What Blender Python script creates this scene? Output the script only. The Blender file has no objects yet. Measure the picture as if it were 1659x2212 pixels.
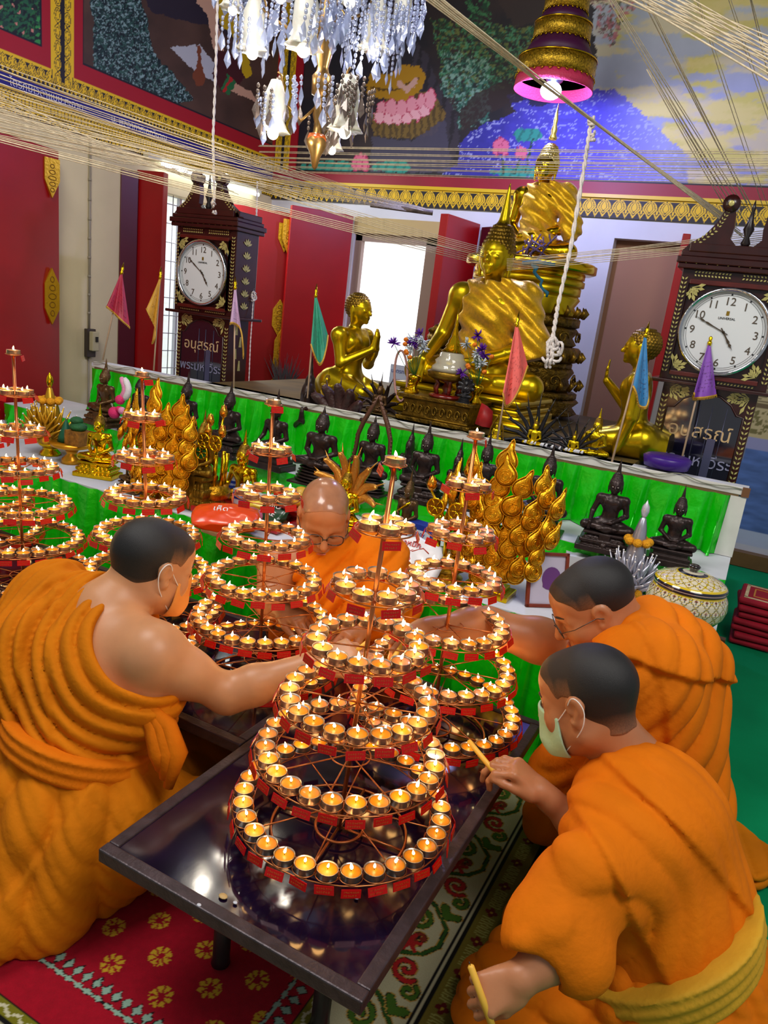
import bpy, bmesh, math, random
import numpy as np
from mathutils import Vector, Matrix, Euler

PI = math.pi
random.seed(7); RNG = np.random.default_rng(7)
scene = bpy.context.scene
COL = scene.collection

# ------------------------------------------------------------------ camera
FOC, PPX, PPY = 1579.163, 826.798, 1135.172
CAM = np.array([0.0, 0.0, 1.41])
FWD = np.array([-0.418153, 0.864069, -0.279961])
CUP = np.array([-0.233, 0.196, 0.953]); RGT = np.array([0.878, 0.463, 0.119])
# exact orthonormal frame from pitch / roll / heading
_al, _pit, _rol = math.radians(25.8144), 0.2833, -0.1245
def _rotz(v):
    c, s = math.cos(_al), math.sin(_al)
    return np.array([c*v[0]-s*v[1], s*v[0]+c*v[1], v[2]])
_f = np.array([0, math.cos(_pit), -math.sin(_pit)]); _u = np.array([0, math.sin(_pit), math.cos(_pit)]); _r = np.array([1.0, 0, 0])
FWD = _rotz(_f)
RGT = _rotz(_r*math.cos(_rol) - _u*math.sin(_rol))
CUP = _rotz(_u*math.cos(_rol) + _r*math.sin(_rol))
cam_data = bpy.data.cameras.new('camera')
cam = bpy.data.objects.new('camera', cam_data); COL.objects.link(cam)
cam_data.sensor_width = 36; cam_data.sensor_fit = 'AUTO'
cam_data.lens = FOC*36/2212
cam_data.shift_x = (829.5-PPX)/2212; cam_data.shift_y = (PPY-1106)/2212
cam_data.clip_start = 0.02; cam_data.clip_end = 60
m = Matrix.Identity(4)
for i in range(3):
    m[i][0] = RGT[i]; m[i][1] = CUP[i]; m[i][2] = -FWD[i]; m[i][3] = CAM[i]
cam.matrix_world = m
scene.camera = cam

def ray(u, v): return FWD + (u-PPX)/FOC*RGT - (v-PPY)/FOC*CUP
def atz(u, v, z): d = ray(u, v); return CAM + d*((z-CAM[2])/d[2])
def aty(u, v, y): d = ray(u, v); return CAM + d*(y/d[1])
def atx(u, v, x): d = ray(u, v); return CAM + d*(x/d[0])
def atd(u, v, dep): return CAM + ray(u, v)*dep

# ------------------------------------------------------------------ view, world, lights
scene.view_settings.view_transform = 'Standard'; scene.view_settings.look = 'None'
scene.view_settings.gamma = 1; scene.view_settings.use_curve_mapping = False
scene.view_settings.exposure = 0.0
cy = scene.cycles
cy.use_denoising = True; cy.use_adaptive_sampling = True; cy.adaptive_threshold = 0.025
cy.max_bounces = 5; cy.diffuse_bounces = 2; cy.glossy_bounces = 3; cy.transmission_bounces = 4; cy.transparent_max_bounces = 10
cy.sample_clamp_indirect = 4.0; cy.sample_clamp_direct = 0
cy.caustics_reflective = False; cy.caustics_refractive = False
try: cy.use_light_tree = True
except Exception: pass

world = bpy.data.worlds.new('world'); scene.world = world; world.use_nodes = True
wb = world.node_tree.nodes['Background']; wb.inputs[0].default_value = (0.93, 0.95, 1.0, 1); wb.inputs[1].default_value = 0.27

def area(name, loc, target, size, power, color=(1, 1, 1), sy=None):
    L = bpy.data.lights.new(name, 'AREA'); L.energy = power; L.color = color
    L.shape = 'RECTANGLE'; L.size = size; L.size_y = sy or size
    o = bpy.data.objects.new(name, L); COL.objects.link(o); o.location = loc
    d = Vector(target)-Vector(loc); o.rotation_euler = d.to_track_quat('-Z', 'Y').to_euler()
    return o
def point(name, loc, power, color=(1, 1, 1), r=0.03, parent=None):
    L = bpy.data.lights.new(name, 'POINT'); L.energy = power; L.color = color; L.shadow_soft_size = r
    o = bpy.data.objects.new(name, L); COL.objects.link(o); o.location = loc
    if parent: o.parent = parent
    return o
area('overhead_fill', (1.2, 0.6, 3.9), (-0.8, 2.2, 0.5), 1.6, 78, (1.0, 0.96, 0.9))  # added fill light with no visible fixture, brightens the room from above
area('overhead_fill', (-2.0, 1.0, 3.9), (-1.6, 3.5, 0.8), 1.4, 78, (1.0, 0.97, 0.93))  # second added fill, unseen, over the left tables and altar

# ------------------------------------------------------------------ materials
MATS = {}
def mat(name, color=(0.8, 0.8, 0.8), rough=0.5, metal=0.0, noise=0.0, nscale=20, bump=0.0, bscale=60, emit=0, ecol=None,
        trans=0.0, sheen=0.0, coat=0.0, sss=0.0, vcol=None, alpha=1.0, spec=None, col2=None, ior=None, aniso=None, bdist=0.004):
    if name in MATS: return MATS[name]
    M = bpy.data.materials.new(name); M.use_nodes = True; nt = M.node_tree; N = nt.nodes; b = N['Principled BSDF']
    c = tuple(color[:3])+(1,)
    b.inputs['Base Color'].default_value = c; b.inputs['Roughness'].default_value = rough; b.inputs['Metallic'].default_value = metal
    if spec is not None: b.inputs['Specular IOR Level'].default_value = spec
    if ior: b.inputs['IOR'].default_value = ior
    b.inputs['Transmission Weight'].default_value = trans; b.inputs['Alpha'].default_value = alpha
    b.inputs['Sheen Weight'].default_value = sheen; b.inputs['Coat Weight'].default_value = coat; b.inputs['Coat Roughness'].default_value = 0.08
    if sss:
        b.inputs['Subsurface Weight'].default_value = sss; b.inputs['Subsurface Radius'].default_value = (0.02, 0.008, 0.004); b.inputs['Subsurface Scale'].default_value = 0.5
    if emit:
        b.inputs['Emission Color'].default_value = tuple((ecol or color)[:3])+(1,); b.inputs['Emission Strength'].default_value = emit
    tc = N.new('ShaderNodeTexCoord')
    src = None
    if vcol:
        a = N.new('ShaderNodeVertexColor'); a.layer_name = vcol; src = a.outputs['Color']
    if noise:
        n = N.new('ShaderNodeTexNoise'); n.inputs['Scale'].default_value = nscale; n.inputs['Detail'].default_value = 6
        nt.links.new(tc.outputs['Object'], n.inputs['Vector'])
        r = N.new('ShaderNodeMapRange'); r.inputs[1].default_value = 0.3; r.inputs[2].default_value = 0.7
        nt.links.new(n.outputs[0], r.inputs[0])
        mx = N.new('ShaderNodeMix'); mx.data_type = 'RGBA'
        nt.links.new(r.outputs[0], mx.inputs['Factor'])
        if col2 is None:
            lo = tuple(x*(1-noise) for x in c[:3])+(1,); hi = tuple(min(1, x*(1+noise*0.6)) for x in c[:3])+(1,)
        else: lo, hi = c, tuple(col2[:3])+(1,)
        if src is None:
            mx.inputs[6].default_value = lo; mx.inputs[7].default_value = hi
        else:
            mx.blend_type = 'MULTIPLY'; mx.inputs['Factor'].default_value = 1
            nt.links.remove(mx.inputs['Factor'].links[0]); nt.links.new(src, mx.inputs[6])
            r2 = N.new('ShaderNodeMapRange'); r2.inputs[3].default_value = 1-noise; r2.inputs[4].default_value = 1.0
            nt.links.new(r.outputs[0], r2.inputs[0]); nt.links.new(r2.outputs[0], mx.inputs[7])
        src = mx.outputs[2]
    if src is not None: nt.links.new(src, b.inputs['Base Color'])
    if bump:
        n = N.new('ShaderNodeTexNoise'); n.inputs['Scale'].default_value = bscale; n.inputs['Detail'].default_value = 4
        nt.links.new(tc.outputs['Object'], n.inputs['Vector'])
        bp = N.new('ShaderNodeBump'); bp.inputs['Strength'].default_value = bump; bp.inputs['Distance'].default_value = bdist
        nt.links.new(n.outputs[0], bp.inputs['Height']); nt.links.new(bp.outputs[0], b.inputs['Normal'])
    M.use_backface_culling = False
    MATS[name] = M
    return M

# ------------------------------------------------------------------ object helpers
def tag(o, label=None, cat=None, group=None, kind=None):
    if label: o['label'] = label
    if cat: o['category'] = cat
    if group: o['group'] = group
    if kind: o['kind'] = kind
    return o
def empty(name, loc=(0, 0, 0), rz=0, **k):
    o = bpy.data.objects.new(name, None); COL.objects.link(o); o.location = tuple(loc); o.rotation_euler = (0, 0, rz)
    o.empty_display_size = 0.05
    return tag(o, **k) if k else o
def link(name, me, mt=None, parent=None, **k):
    o = bpy.data.objects.new(name, me); COL.objects.link(o)
    if mt is not None:
        if not isinstance(mt, (list, tuple)): mt = [mt]
        if len(me.materials) == 0:
            for x in mt: me.materials.append(x)
    if parent is not None: o.parent = parent
    return tag(o, **k) if k else o
def copy_tree(o, parent=None):
    c = o.copy(); COL.objects.link(c)
    if parent is not None: c.parent = parent
    for ch in list(o.children): copy_tree(ch, c)
    return c
def mesh_np(name, V, Fc, smooth=True):
    me = bpy.data.meshes.new(name)
    V = np.asarray(V, np.float32); Fc = np.asarray(Fc, np.int32)
    me.vertices.add(len(V)); me.vertices.foreach_set('co', V.ravel())
    k = Fc.shape[1]; me.loops.add(Fc.size); me.loops.foreach_set('vertex_index', Fc.ravel())
    me.polygons.add(len(Fc)); me.polygons.foreach_set('loop_start', np.arange(0, Fc.size, k, dtype=np.int32))
    me.polygons.foreach_set('loop_total', np.full(len(Fc), k, np.int32))
    if smooth: me.polygons.foreach_set('use_smooth', np.ones(len(Fc), bool))
    me.update(calc_edges=True); me.validate(verbose=False)
    return me

def spl(P, n=6):
    P = [np.array(p, float) for p in P]; P = [P[0]]+P+[P[-1]]; o = []
    for i in range(1, len(P)-2):
        for j in range(n):
            t = j/n; a, b, c, d = P[i-1:i+3]; o.append(.5*(2*b+(c-a)*t+(2*a-5*b+4*c-d)*t*t+(3*b-a-3*c+d)*t**3))
    return o+[P[-1]]
class MB:
    """collects shapes into one mesh"""
    def __init__(s): s.v = []; s.f = []; s.m = []; s.sm = []; s.n = 0; s.mi = 0
    def add(s, V, F, smooth=False):
        b = s.n
        for p in V: s.v.append(tuple(float(x) for x in p))
        s.n += len(V)
        for f in F: s.f.append(tuple(i+b for i in f)); s.m.append(s.mi); s.sm.append(smooth)
        return s
    def box(s, c, size, rz=0, mtx=None, bev=0):
        x, y, z = [a/2 for a in size]
        V = [(-x, -y, -z), (x, -y, -z), (x, y, -z), (-x, y, -z), (-x, -y, z), (x, -y, z), (x, y, z), (-x, y, z)]
        M_ = mtx if mtx is not None else Matrix.Rotation(rz, 4, 'Z')
        V = [tuple(Vector(c)+(M_.to_3x3() @ Vector(p))) for p in V]
        return s.add(V, [(0, 3, 2, 1), (4, 5, 6, 7), (0, 1, 5, 4), (1, 2, 6, 5), (2, 3, 7, 6), (3, 0, 4, 7)])
    def hexa(s, P8):
        return s.add(P8, [(0, 3, 2, 1), (4, 5, 6, 7), (0, 1, 5, 4), (1, 2, 6, 5), (2, 3, 7, 6), (3, 0, 4, 7)])
    def tube(s, pts, r, n=8, cap=True, closed=False):
        pts = [np.array(p, float) for p in pts]; N_ = len(pts)
        rs = r if hasattr(r, '__len__') else [r]*N_
        T = []
        for i in range(N_):
            if closed: t = pts[(i+1) % N_]-pts[i-1]
            else: t = pts[min(i+1, N_-1)]-pts[max(i-1, 0)]
            T.append(t/(np.linalg.norm(t)+1e-12))
        ref = np.array([0, 0, 1.0]) if abs(T[0][2]) < 0.9 else np.array([1.0, 0, 0])
        a = np.cross(T[0], ref); a /= np.linalg.norm(a); V = []
        for i in range(N_):
            a = a-T[i]*(a@T[i]); a /= (np.linalg.norm(a)+1e-12); b = np.cross(T[i], a)
            for j in range(n):
                th = 2*PI*j/n; V.append(pts[i]+(a*math.cos(th)+b*math.sin(th))*rs[i])
        F = []
        for i in range(N_ if closed else N_-1):
            for j in range(n):
                i2 = (i+1) % N_
                F.append((i*n+j, i*n+(j+1) % n, i2*n+(j+1) % n, i2*n+j))
        if cap and not closed: F += [tuple(range(n))[::-1], tuple((N_-1)*n+j for j in range(n))]
        return s.add(V, F, True)
    def rod(s, a, b, r, n=8, r2=None): return s.tube([a, b], [r, r if r2 is None else r2], n)
    def lathe(s, prof, c=(0, 0, 0), n=24, axis=None, sx=1, sy=1, smooth=True, wob=None):
        V = []
        for k, (r, z) in enumerate(prof):
            for j in range(n):
                th = 2*PI*j/n; rr_ = r*(wob(th, k) if wob else 1)
                V.append((c[0]+rr_*sx*math.cos(th), c[1]+rr_*sy*math.sin(th), c[2]+z))
        F = []
        for i in range(len(prof)-1):
            for j in range(n): F.append((i*n+j, i*n+(j+1) % n, (i+1)*n+(j+1) % n, (i+1)*n+j))
        F += [tuple(range(n))[::-1], tuple((len(prof)-1)*n+j for j in range(n))]
        return s.add(V, F, smooth)
    def ball(s, c, r, n=12, m=8, mtx=None):
        r = r if hasattr(r, '__len__') else (r, r, r)
        V = []; F = []
        for i in range(m+1):
            ph = PI*i/m
            for j in range(n):
                th = 2*PI*j/n; p = Vector((r[0]*math.sin(ph)*math.cos(th), r[1]*math.sin(ph)*math.sin(th), r[2]*math.cos(ph)))
                if mtx is not None: p = mtx.to_3x3() @ p
                V.append((c[0]+p.x, c[1]+p.y, c[2]+p.z))
        for i in range(m):
            for j in range(n): F.append((i*n+j, (i+1)*n+j, (i+1)*n+(j+1) % n, i*n+(j+1) % n))
        return s.add(V, F, True)
    def prism(s, poly, c, ax, ay, az, t, smooth=False):
        """outline poly (2D) in the plane ax, ay at c, thickness t along az"""
        c = np.array(c, float); ax = np.array(ax, float); ay = np.array(ay, float); az = np.array(az, float); n = len(poly)
        V = [c+ax*p[0]+ay*p[1] for p in poly]+[c+ax*p[0]+ay*p[1]+az*t for p in poly]
        F = [tuple(range(n))[::-1], tuple(range(n, 2*n))]+[(i, (i+1) % n, n+(i+1) % n, n+i) for i in range(n)]
        return s.add(V, F, smooth)
    def quad(s, a, b, c, d): return s.add([a, b, c, d], [(0, 1, 2, 3)])
    def strip(s, A, B, smooth=True, closed=False):
        n = len(A); V = list(A)+list(B)
        F = [(i, (i+1) % n, n+(i+1) % n, n+i) for i in range(n if closed else n-1)]
        return s.add(V, F, smooth)
    def mesh(s, name):
        me = bpy.data.meshes.new(name); me.from_pydata(s.v, [], s.f)
        me.polygons.foreach_set('use_smooth', s.sm); me.polygons.foreach_set('material_index', s.m)
        bm = bmesh.new(); bm.from_mesh(me); bmesh.ops.recalc_face_normals(bm, faces=bm.faces); bm.to_mesh(me); bm.free()
        me.update(); return me
    def build(s, name, mt, parent=None, **k):
        return link(name, s.mesh(name), mt, parent, **k)
def bevel(o, w=0.003, seg=2):
    md = o.modifiers.new('bevel', 'BEVEL'); md.width = w; md.segments = seg; md.limit_method = 'ANGLE'; md.angle_limit = 0.6
    return o

# ------------------------------------------------------------------ signed-distance modelling
def smin(a, b, k):
    if k <= 0: return np.minimum(a, b)
    h = np.maximum(k-np.abs(a-b), 0)/k
    return np.minimum(a, b)-h*h*k*0.25
def smax(a, b, k): return -smin(-a, -b, k)
def nrm(v): v = np.array(v, float); return v/(np.linalg.norm(v)+1e-12)
def frame(fwd, up=(0, 0, 1)):
    """rows: right, forward, up of a figure's local frame"""
    f = nrm(fwd); r = nrm(np.cross(f, up)); u = np.cross(r, f); return np.array([r, f, u])
class Field:
    def __init__(s, lo, hi, res):
        s.lo = np.array(lo, float); s.res = res
        s.n = np.ceil((np.array(hi)-s.lo)/res).astype(int)+1
        s.ax = [s.lo[i]+res*np.arange(s.n[i]) for i in range(3)]
        s.F = np.full(tuple(s.n), 0.2, np.float32)
    def sub(s, lo, hi):
        a = np.clip(np.floor((np.array(lo)-s.lo)/s.res).astype(int), 0, s.n)
        b = np.clip(np.ceil((np.array(hi)-s.lo)/s.res).astype(int)+1, 0, s.n)
        if (b <= a).any(): return None
        sl = tuple(slice(a[i], b[i]) for i in range(3))
        X = s.ax[0][sl[0]][:, None, None]; Y = s.ax[1][sl[1]][None, :, None]; Z = s.ax[2][sl[2]][None, None, :]
        return sl, X, Y, Z
    def apply(s, lo, hi, fn, k, cut=False):
        pad = 0.03+k
        q = s.sub(np.array(lo)-pad, np.array(hi)+pad)
        if q is None: return s
        sl, X, Y, Z = q; d = fn(X, Y, Z)
        if cut: s.F[sl] = smax(s.F[sl], -d, k)
        else: s.F[sl] = smin(s.F[sl], d, k)
        return s
    def cone(s, a, b, r1, r2=None, k=0.02, cut=False, flat=None):
        r2 = r1 if r2 is None else r2; a = np.array(a, float); b = np.array(b, float)
        R = max(r1, r2); ab = b-a; L = ab@ab+1e-12
        def fn(X, Y, Z):
            px, py, pz = X-a[0], Y-a[1], Z-a[2]
            t = np.clip((px*ab[0]+py*ab[1]+pz*ab[2])/L, 0, 1)
            return np.sqrt((px-ab[0]*t)**2+(py-ab[1]*t)**2+(pz-ab[2]*t)**2)-(r1+(r2-r1)*t)
        return s.apply(np.minimum(a, b)-R, np.maximum(a, b)+R, fn, k, cut)
    def chain(s, pts, rs, k=0.02, k2=None):
        for i in range(len(pts)-1): s.cone(pts[i], pts[i+1], rs[i], rs[i+1], k if i == 0 else (k2 if k2 is not None else k))
        return s
    def ell(s, c, r, k=0.02, R=None, cut=False):
        c = np.array(c, float); r = np.array(r if hasattr(r, '__len__') else (r, r, r), float); m_ = r.max()
        def fn(X, Y, Z):
            px, py, pz = X-c[0], Y-c[1], Z-c[2]
            if R is not None:
                px, py, pz = (R[0][0]*px+R[0][1]*py+R[0][2]*pz), (R[1][0]*px+R[1][1]*py+R[1][2]*pz), (R[2][0]*px+R[2][1]*py+R[2][2]*pz)
            k0 = np.sqrt((px/r[0])**2+(py/r[1])**2+(pz/r[2])**2); k1 = np.sqrt((px/r[0]**2)**2+(py/r[1]**2)**2+(pz/r[2]**2)**2)+1e-9
            return np.where(k0 < 1e-3, -r.min(), k0*(k0-1)/k1)
        return s.apply(c-m_, c+m_, fn, k, cut)
    def box(s, c, h, rad=0.0, k=0.01, R=None, cut=False):
        c = np.array(c, float); h = np.array(h, float); m_ = np.linalg.norm(h)+rad
        def fn(X, Y, Z):
            px, py, pz = X-c[0], Y-c[1], Z-c[2]
            if R is not None:
                px, py, pz = (R[0][0]*px+R[0][1]*py+R[0][2]*pz), (R[1][0]*px+R[1][1]*py+R[1][2]*pz), (R[2][0]*px+R[2][1]*py+R[2][2]*pz)
            qx, qy, qz = np.abs(px)-h[0]+rad, np.abs(py)-h[1]+rad, np.abs(pz)-h[2]+rad
            return np.sqrt(np.maximum(qx, 0)**2+np.maximum(qy, 0)**2+np.maximum(qz, 0)**2)+np.minimum(np.maximum(qx, np.maximum(qy, qz)), 0)-rad
        return s.apply(c-m_, c+m_, fn, k, cut)
    def half(s, p, n, k=0.01):
        """keep the side the normal n points away from"""
        n = nrm(n); p = np.array(p, float)
        X = s.ax[0][:, None, None]; Y = s.ax[1][None, :, None]; Z = s.ax[2][None, None, :]
        s.F = smax(s.F, ((X-p[0])*n[0]+(Y-p[1])*n[1]+(Z-p[2])*n[2]).astype(np.float32), k); return s
    def disp(s, fn, band=0.06):
        i = np.nonzero(np.abs(s.F) < band)
        P = np.stack([s.ax[0][i[0]], s.ax[1][i[1]], s.ax[2][i[2]]], 1)
        s.F[i] = s.F[i]-fn(P).astype(np.float32); return s
    def copy(s):
        o = Field.__new__(Field); o.lo, o.res, o.n, o.ax, o.F = s.lo, s.res, s.n, s.ax, s.F.copy(); return o
    def mesh(s, name):
        F = s.F.copy(); F[0] = 1; F[-1] = 1; F[:, 0] = 1; F[:, -1] = 1; F[:, :, 0] = 1; F[:, :, -1] = 1
        ins = F < 0; n = F.shape
        c = np.zeros((n[0]-1, n[1]-1, n[2]-1), np.int8)
        for dx in (0, 1):
            for dy in (0, 1):
                for dz in (0, 1): c += ins[dx:n[0]-1+dx, dy:n[1]-1+dy, dz:n[2]-1+dz]
        act = (c > 0) & (c < 8); I = np.argwhere(act); idx = np.full(act.shape, -1, np.int32); idx[act] = np.arange(len(I))
        S = np.zeros((len(I), 3)); C = np.zeros(len(I))
        for ax in range(3):
            o1, o2 = [a for a in range(3) if a != ax]
            for d1 in (0, 1):
                for d2 in (0, 1):
                    a = I.copy(); a[:, o1] += d1; a[:, o2] += d2; b = a.copy(); b[:, ax] += 1
                    fa = F[a[:, 0], a[:, 1], a[:, 2]]; fb = F[b[:, 0], b[:, 1], b[:, 2]]
                    mk = (fa < 0) != (fb < 0); t = fa[mk]/(fa[mk]-fb[mk])
                    P = a[mk].astype(float); P[:, ax] += t; S[mk] += P; C[mk] += 1
        V = s.lo+s.res*(S/C[:, None]); Q = []
        for ax in range(3):
            o1, o2 = [(1, 2), (2, 0), (0, 1)][ax]
            sl0 = [slice(1, -1)]*3; sl0[ax] = slice(0, -1); sl1 = list(sl0); sl1[ax] = slice(1, None)
            A = ins[tuple(sl0)]; B = ins[tuple(sl1)]
            off = np.array([1, 1, 1]); off[ax] = 0
            for flip, mk in ((False, A & ~B), (True, B & ~A)):
                e = np.argwhere(mk)+off
                if len(e) == 0: continue
                e1 = e.copy(); e1[:, o1] -= 1; e2 = e1.copy(); e2[:, o2] -= 1; e3 = e.copy(); e3[:, o2] -= 1
                q = np.stack([idx[tuple(x.T)] for x in (e, e1, e2, e3)], 1)
                Q.append(q[:, ::-1] if flip else q)
        Q = np.concatenate(Q); Q = Q[(Q >= 0).all(1)]
        return mesh_np(name, V, Q)
def wnoise(P, sc, seed=0):
    """cheap smooth noise in -1..1"""
    r = np.random.default_rng(seed); o = np.zeros(len(P))
    for i in range(6):
        d = r.normal(size=3); d /= np.linalg.norm(d); o += np.sin((P@d)*sc*(0.7+0.5*i)+r.uniform(0, 6.3))/(1+0.4*i)
    return o/2.2
def ridge(x):
    """soft pleat profile, sharp crests, 0..1"""
    s_ = 0.5+0.5*np.sin(x); return s_**1.6
# ------------------------------------------------------------------ people
Q = 1.0
SKIN = mat('skin_tan', (0.60, 0.27, 0.12), rough=0.42, noise=0.10, nscale=14, bump=0.06, bscale=160, sss=0.12, bdist=0.002)
SKIN2 = mat('skin_brown', (0.50, 0.20, 0.085), rough=0.40, noise=0.10, nscale=14, bump=0.06, bscale=160, sss=0.12, bdist=0.002)
HAIR = mat('hair_stubble', (0.018, 0.014, 0.013), rough=0.5, vcol='Col', noise=0.4, nscale=300, bump=0.5, bscale=900, bdist=0.0015)
BALD = mat('shaved_scalp', (0.40, 0.175, 0.09), rough=0.22, noise=0.15, nscale=30, bump=0.12, bscale=300, bdist=0.001, coat=0.3)
ROBE = mat('robe_saffron', (0.74, 0.175, 0.002), rough=0.85, noise=0.14, nscale=7, bump=0.5, bscale=55, bdist=0.004, spec=.15)
ROBE2 = mat('robe_ochre', (0.66, 0.185, 0.002), rough=0.85, noise=0.14, nscale=7, bump=0.5, bscale=55, bdist=0.004, spec=.15)
SASH = mat('sash_mustard', (0.62, 0.33, 0.01), rough=0.8, noise=0.1, nscale=12, bump=0.3, bscale=90, bdist=0.003)
MASKO = mat('mask_orange', (0.85, 0.33, 0.06), rough=0.8, bump=0.15, bscale=120)
MASKG = mat('mask_green', (0.45, 0.72, 0.48), rough=0.8, bump=0.15, bscale=120)
STRAP = mat('mask_strap', (0.9, 0.88, 0.85), rough=0.7)
BLKF = mat('black_frame', (0.012, 0.012, 0.014), rough=0.25, coat=0.5)
LENS = mat('lens', (1, 1, 1), rough=0.02, trans=1.0, ior=1.05, alpha=0.25)
INK = mat('tattoo_ink', (0.10, 0.10, 0.11), rough=0.5)
WAXY = mat('taper_wax', (0.95, 0.52, 0.06), rough=0.45, sss=0.3)
BROW = mat('eyebrow', (0.03, 0.018, 0.012), rough=0.7)
LIP = mat('lip', (0.50, 0.13, 0.08), rough=0.4)

def L2W(R, c):
    c = np.array(c, float)
    return lambda x, y, z: c + R[0]*x + R[1]*y + R[2]*z
def head_skull(F, W, R, s=1.0, g=0.0):
    F.ell(W(0, -.022, .036), (.077+g, .095+g, .083+g), 0.0, R)
    F.ell(W(0, .045, .045), (.060+g, .050+g, .055+g), .03, R)
def head_full(F, W, R, neck, nr=.060, nose=1.0, chub=0.0):
    head_skull(F, W, R)
    F.ell(W(0, .028, -.03), (.062+chub, .062, .088), .03, R)
    for sx in (-1, 1):
        F.cone(W(.048*sx, .0, -.058), W(.018*sx, .072, -.098), .030+chub, .020+chub*.5, .03)
        F.ell(W(.036*sx, .060, -.030), (.026+chub, .026, .028), .03, R)
        F.cone(W(.014*sx, .088, .016), W(.046*sx, .068, .012), .009, .008, .018)
    F.ell(W(0, .078, -.100), .019, .02, R)
    for sx in (-1, 1): F.ell(W(.031*sx, .094, -.004), (.015, .010, .010), .014, R, cut=True)
    for sx in (-1, 1): F.ell(W(.031*sx, .077, -.005), (.015, .0125, .0115), .004, R)
    F.cone(W(0, .090, .010), W(0, .112*nose, -.034), .0085, .0125, .012)
    for sx in (-1, 1):
        F.ell(W(.012*sx, .099, -.039), .0085, .008, R)
        F.ell(W(.007*sx, .108, -.0475), .0035, .003, R, cut=True)
    F.cone(W(-.016, .090, -.066), W(.016, .090, -.066), .0075, .0075, .010)
    F.cone(W(-.013, .089, -.078), W(.013, .089, -.078), .0085, .0085, .008)
    F.cone(W(-.024, .092, -.0715), W(.024, .092, -.0715), .0018, .0018, .004, cut=True)
    for sx in (-1, 1):
        Re = R
        F.ell(W(.079*sx, -.006, .008), (.0085, .021, .024), .006, Re)
        F.ell(W(.078*sx, .000, -.020), (.0075, .012, .016), .008, Re)
        F.ell(W(.087*sx, .000, .006), (.006, .012, .015), .005, Re, cut=True)
        F.ell(W(.085*sx, .004, -.012), (.006, .007, .008), .004, Re, cut=True)
    F.cone(W(0, -.028, -.045), neck, nr, nr*1.08, .035)

def hand_sdf(F, wrist, d, n, thumb, curl=(.5, .6, .7, .8), tcurl=.3, tout=.7, s=1.0, spread=.06, pinch=False):
    """d finger direction, n back-of-hand normal, thumb = +1/-1 side"""
    d = nrm(d); n = nrm(np.array(n)-d*(np.array(n)@d)); w = np.cross(d, n)*thumb
    wrist = np.array(wrist, float)
    F.cone(wrist-d*.03*s, wrist+d*.012*s, .027*s, .026*s, .015)
    kn = []
    for i, off in enumerate((.030, .010, -.010, -.028)):
        k = wrist+d*(.086-.004*abs(i-1)-.004*(i == 3))*s+w*off*s
        F.cone(wrist+w*off*.55*s+d*.005*s, k, .0155*s, .0125*s, .012); kn.append(k)
    F.ell(wrist+d*.045*s-n*.006*s, (.034*s, .040*s, .014*s), .012, np.array([w, d, n]))
    F.ell(wrist+d*.03*s+w*.024*s-n*.010*s, (.017*s, .028*s, .015*s), .012, np.array([w, d, n]))
    tips = []
    for i, k in enumerate(kn):
        L = [(.043, .026, .021), (.047, .030, .022), (.043, .028, .022), (.034, .021, .019)][i]
        dd = nrm(d+w*spread*(1.5-i)); p = k; a = 0; r = (.0098, .0098, .0092, .0082)[i]*s
        for j in range(3):
            a += curl[i]*(1.0, 1.1, .7)[j]
            q = p+(dd*math.cos(a)-n*math.sin(a))*L[j]*s
            F.cone(p, q, r*(1-.08*j), r*(.92-.08*j), .004); p = q
        tips.append(p)
    b = wrist+d*.022*s+w*.030*s-n*.008*s
    t1 = nrm(d*.75+w*tout-n*.25)
    p1 = b+t1*.036*s; F.cone(b, p1, .0150*s, .0115*s, .012)
    t2 = nrm(t1*math.cos(tcurl)+(-w*.8-n*.5+d*.2)*math.sin(tcurl)); p2 = p1+t2*.030*s; F.cone(p1, p2, .0112*s, .0102*s, .004)
    t3 = nrm(t2*math.cos(tcurl)+(-w*.8-n*.5+d*.2)*math.sin(tcurl)); p3 = p2+t3*.024*s; F.cone(p2, p3, .0100*s, .0082*s, .004)
    tips.append(p3)
    return tips

def arm_sdf(F, sh, el, wr, r=(.060, .046, .047, .028), k=.03):
    sh, el, wr = map(lambda a: np.array(a, float), (sh, el, wr))
    F.ell(sh, .064*r[0]/.06, .05)
    mid = sh+(el-sh)*.45
    F.cone(sh, mid, r[0], r[0]*.90, k); F.cone(mid, el, r[0]*.90, r[1]*.92, k)
    fm = el+(wr-el)*.28
    F.cone(el, fm, r[1]*.95, r[2], k); F.cone(fm, wr, r[2], r[3], k)
def hair_cap(F0, W, R, res, low=-.045, front=.072, side=.038, name='hair', g=.0018):
    """cap over the skull, cut at the hairline"""
    c = W(0, 0, 0); F = Field(c-.14, c+.14, res)
    F.ell(W(0, -.022, .036), (.077+g, .095+g, .083+g), 0.0, R); F.ell(W(0, .045, .045), (.060+g*.6, .050+g*.6, .055+g*.6), .03, R)
    F.cone(W(0, -.030, -.03), W(0, -.040, -.075), .0585, .054, .035)
    X = F.ax[0][:, None, None]-c[0]; Y = F.ax[1][None, :, None]-c[1]; Z = F.ax[2][None, None, :]-c[2]
    lx = X*R[0][0]+Y*R[0][1]+Z*R[0][2]; ly = X*R[1][0]+Y*R[1][1]+Z*R[1][2]; lz = X*R[2][0]+Y*R[2][1]+Z*R[2][2]
    zl = np.interp(ly, [-.14, -.05, -.012, 0.0, .022, .034, .050, .062, .075, .1], [low-.02, low-.02, low, .028, .030, .018, .052, .062, front, front+.05])
    F.F = smax(F.F, (zl-lz-.004*np.sin(lx*140)*.3).astype(np.float32), .004)
    return F
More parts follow.
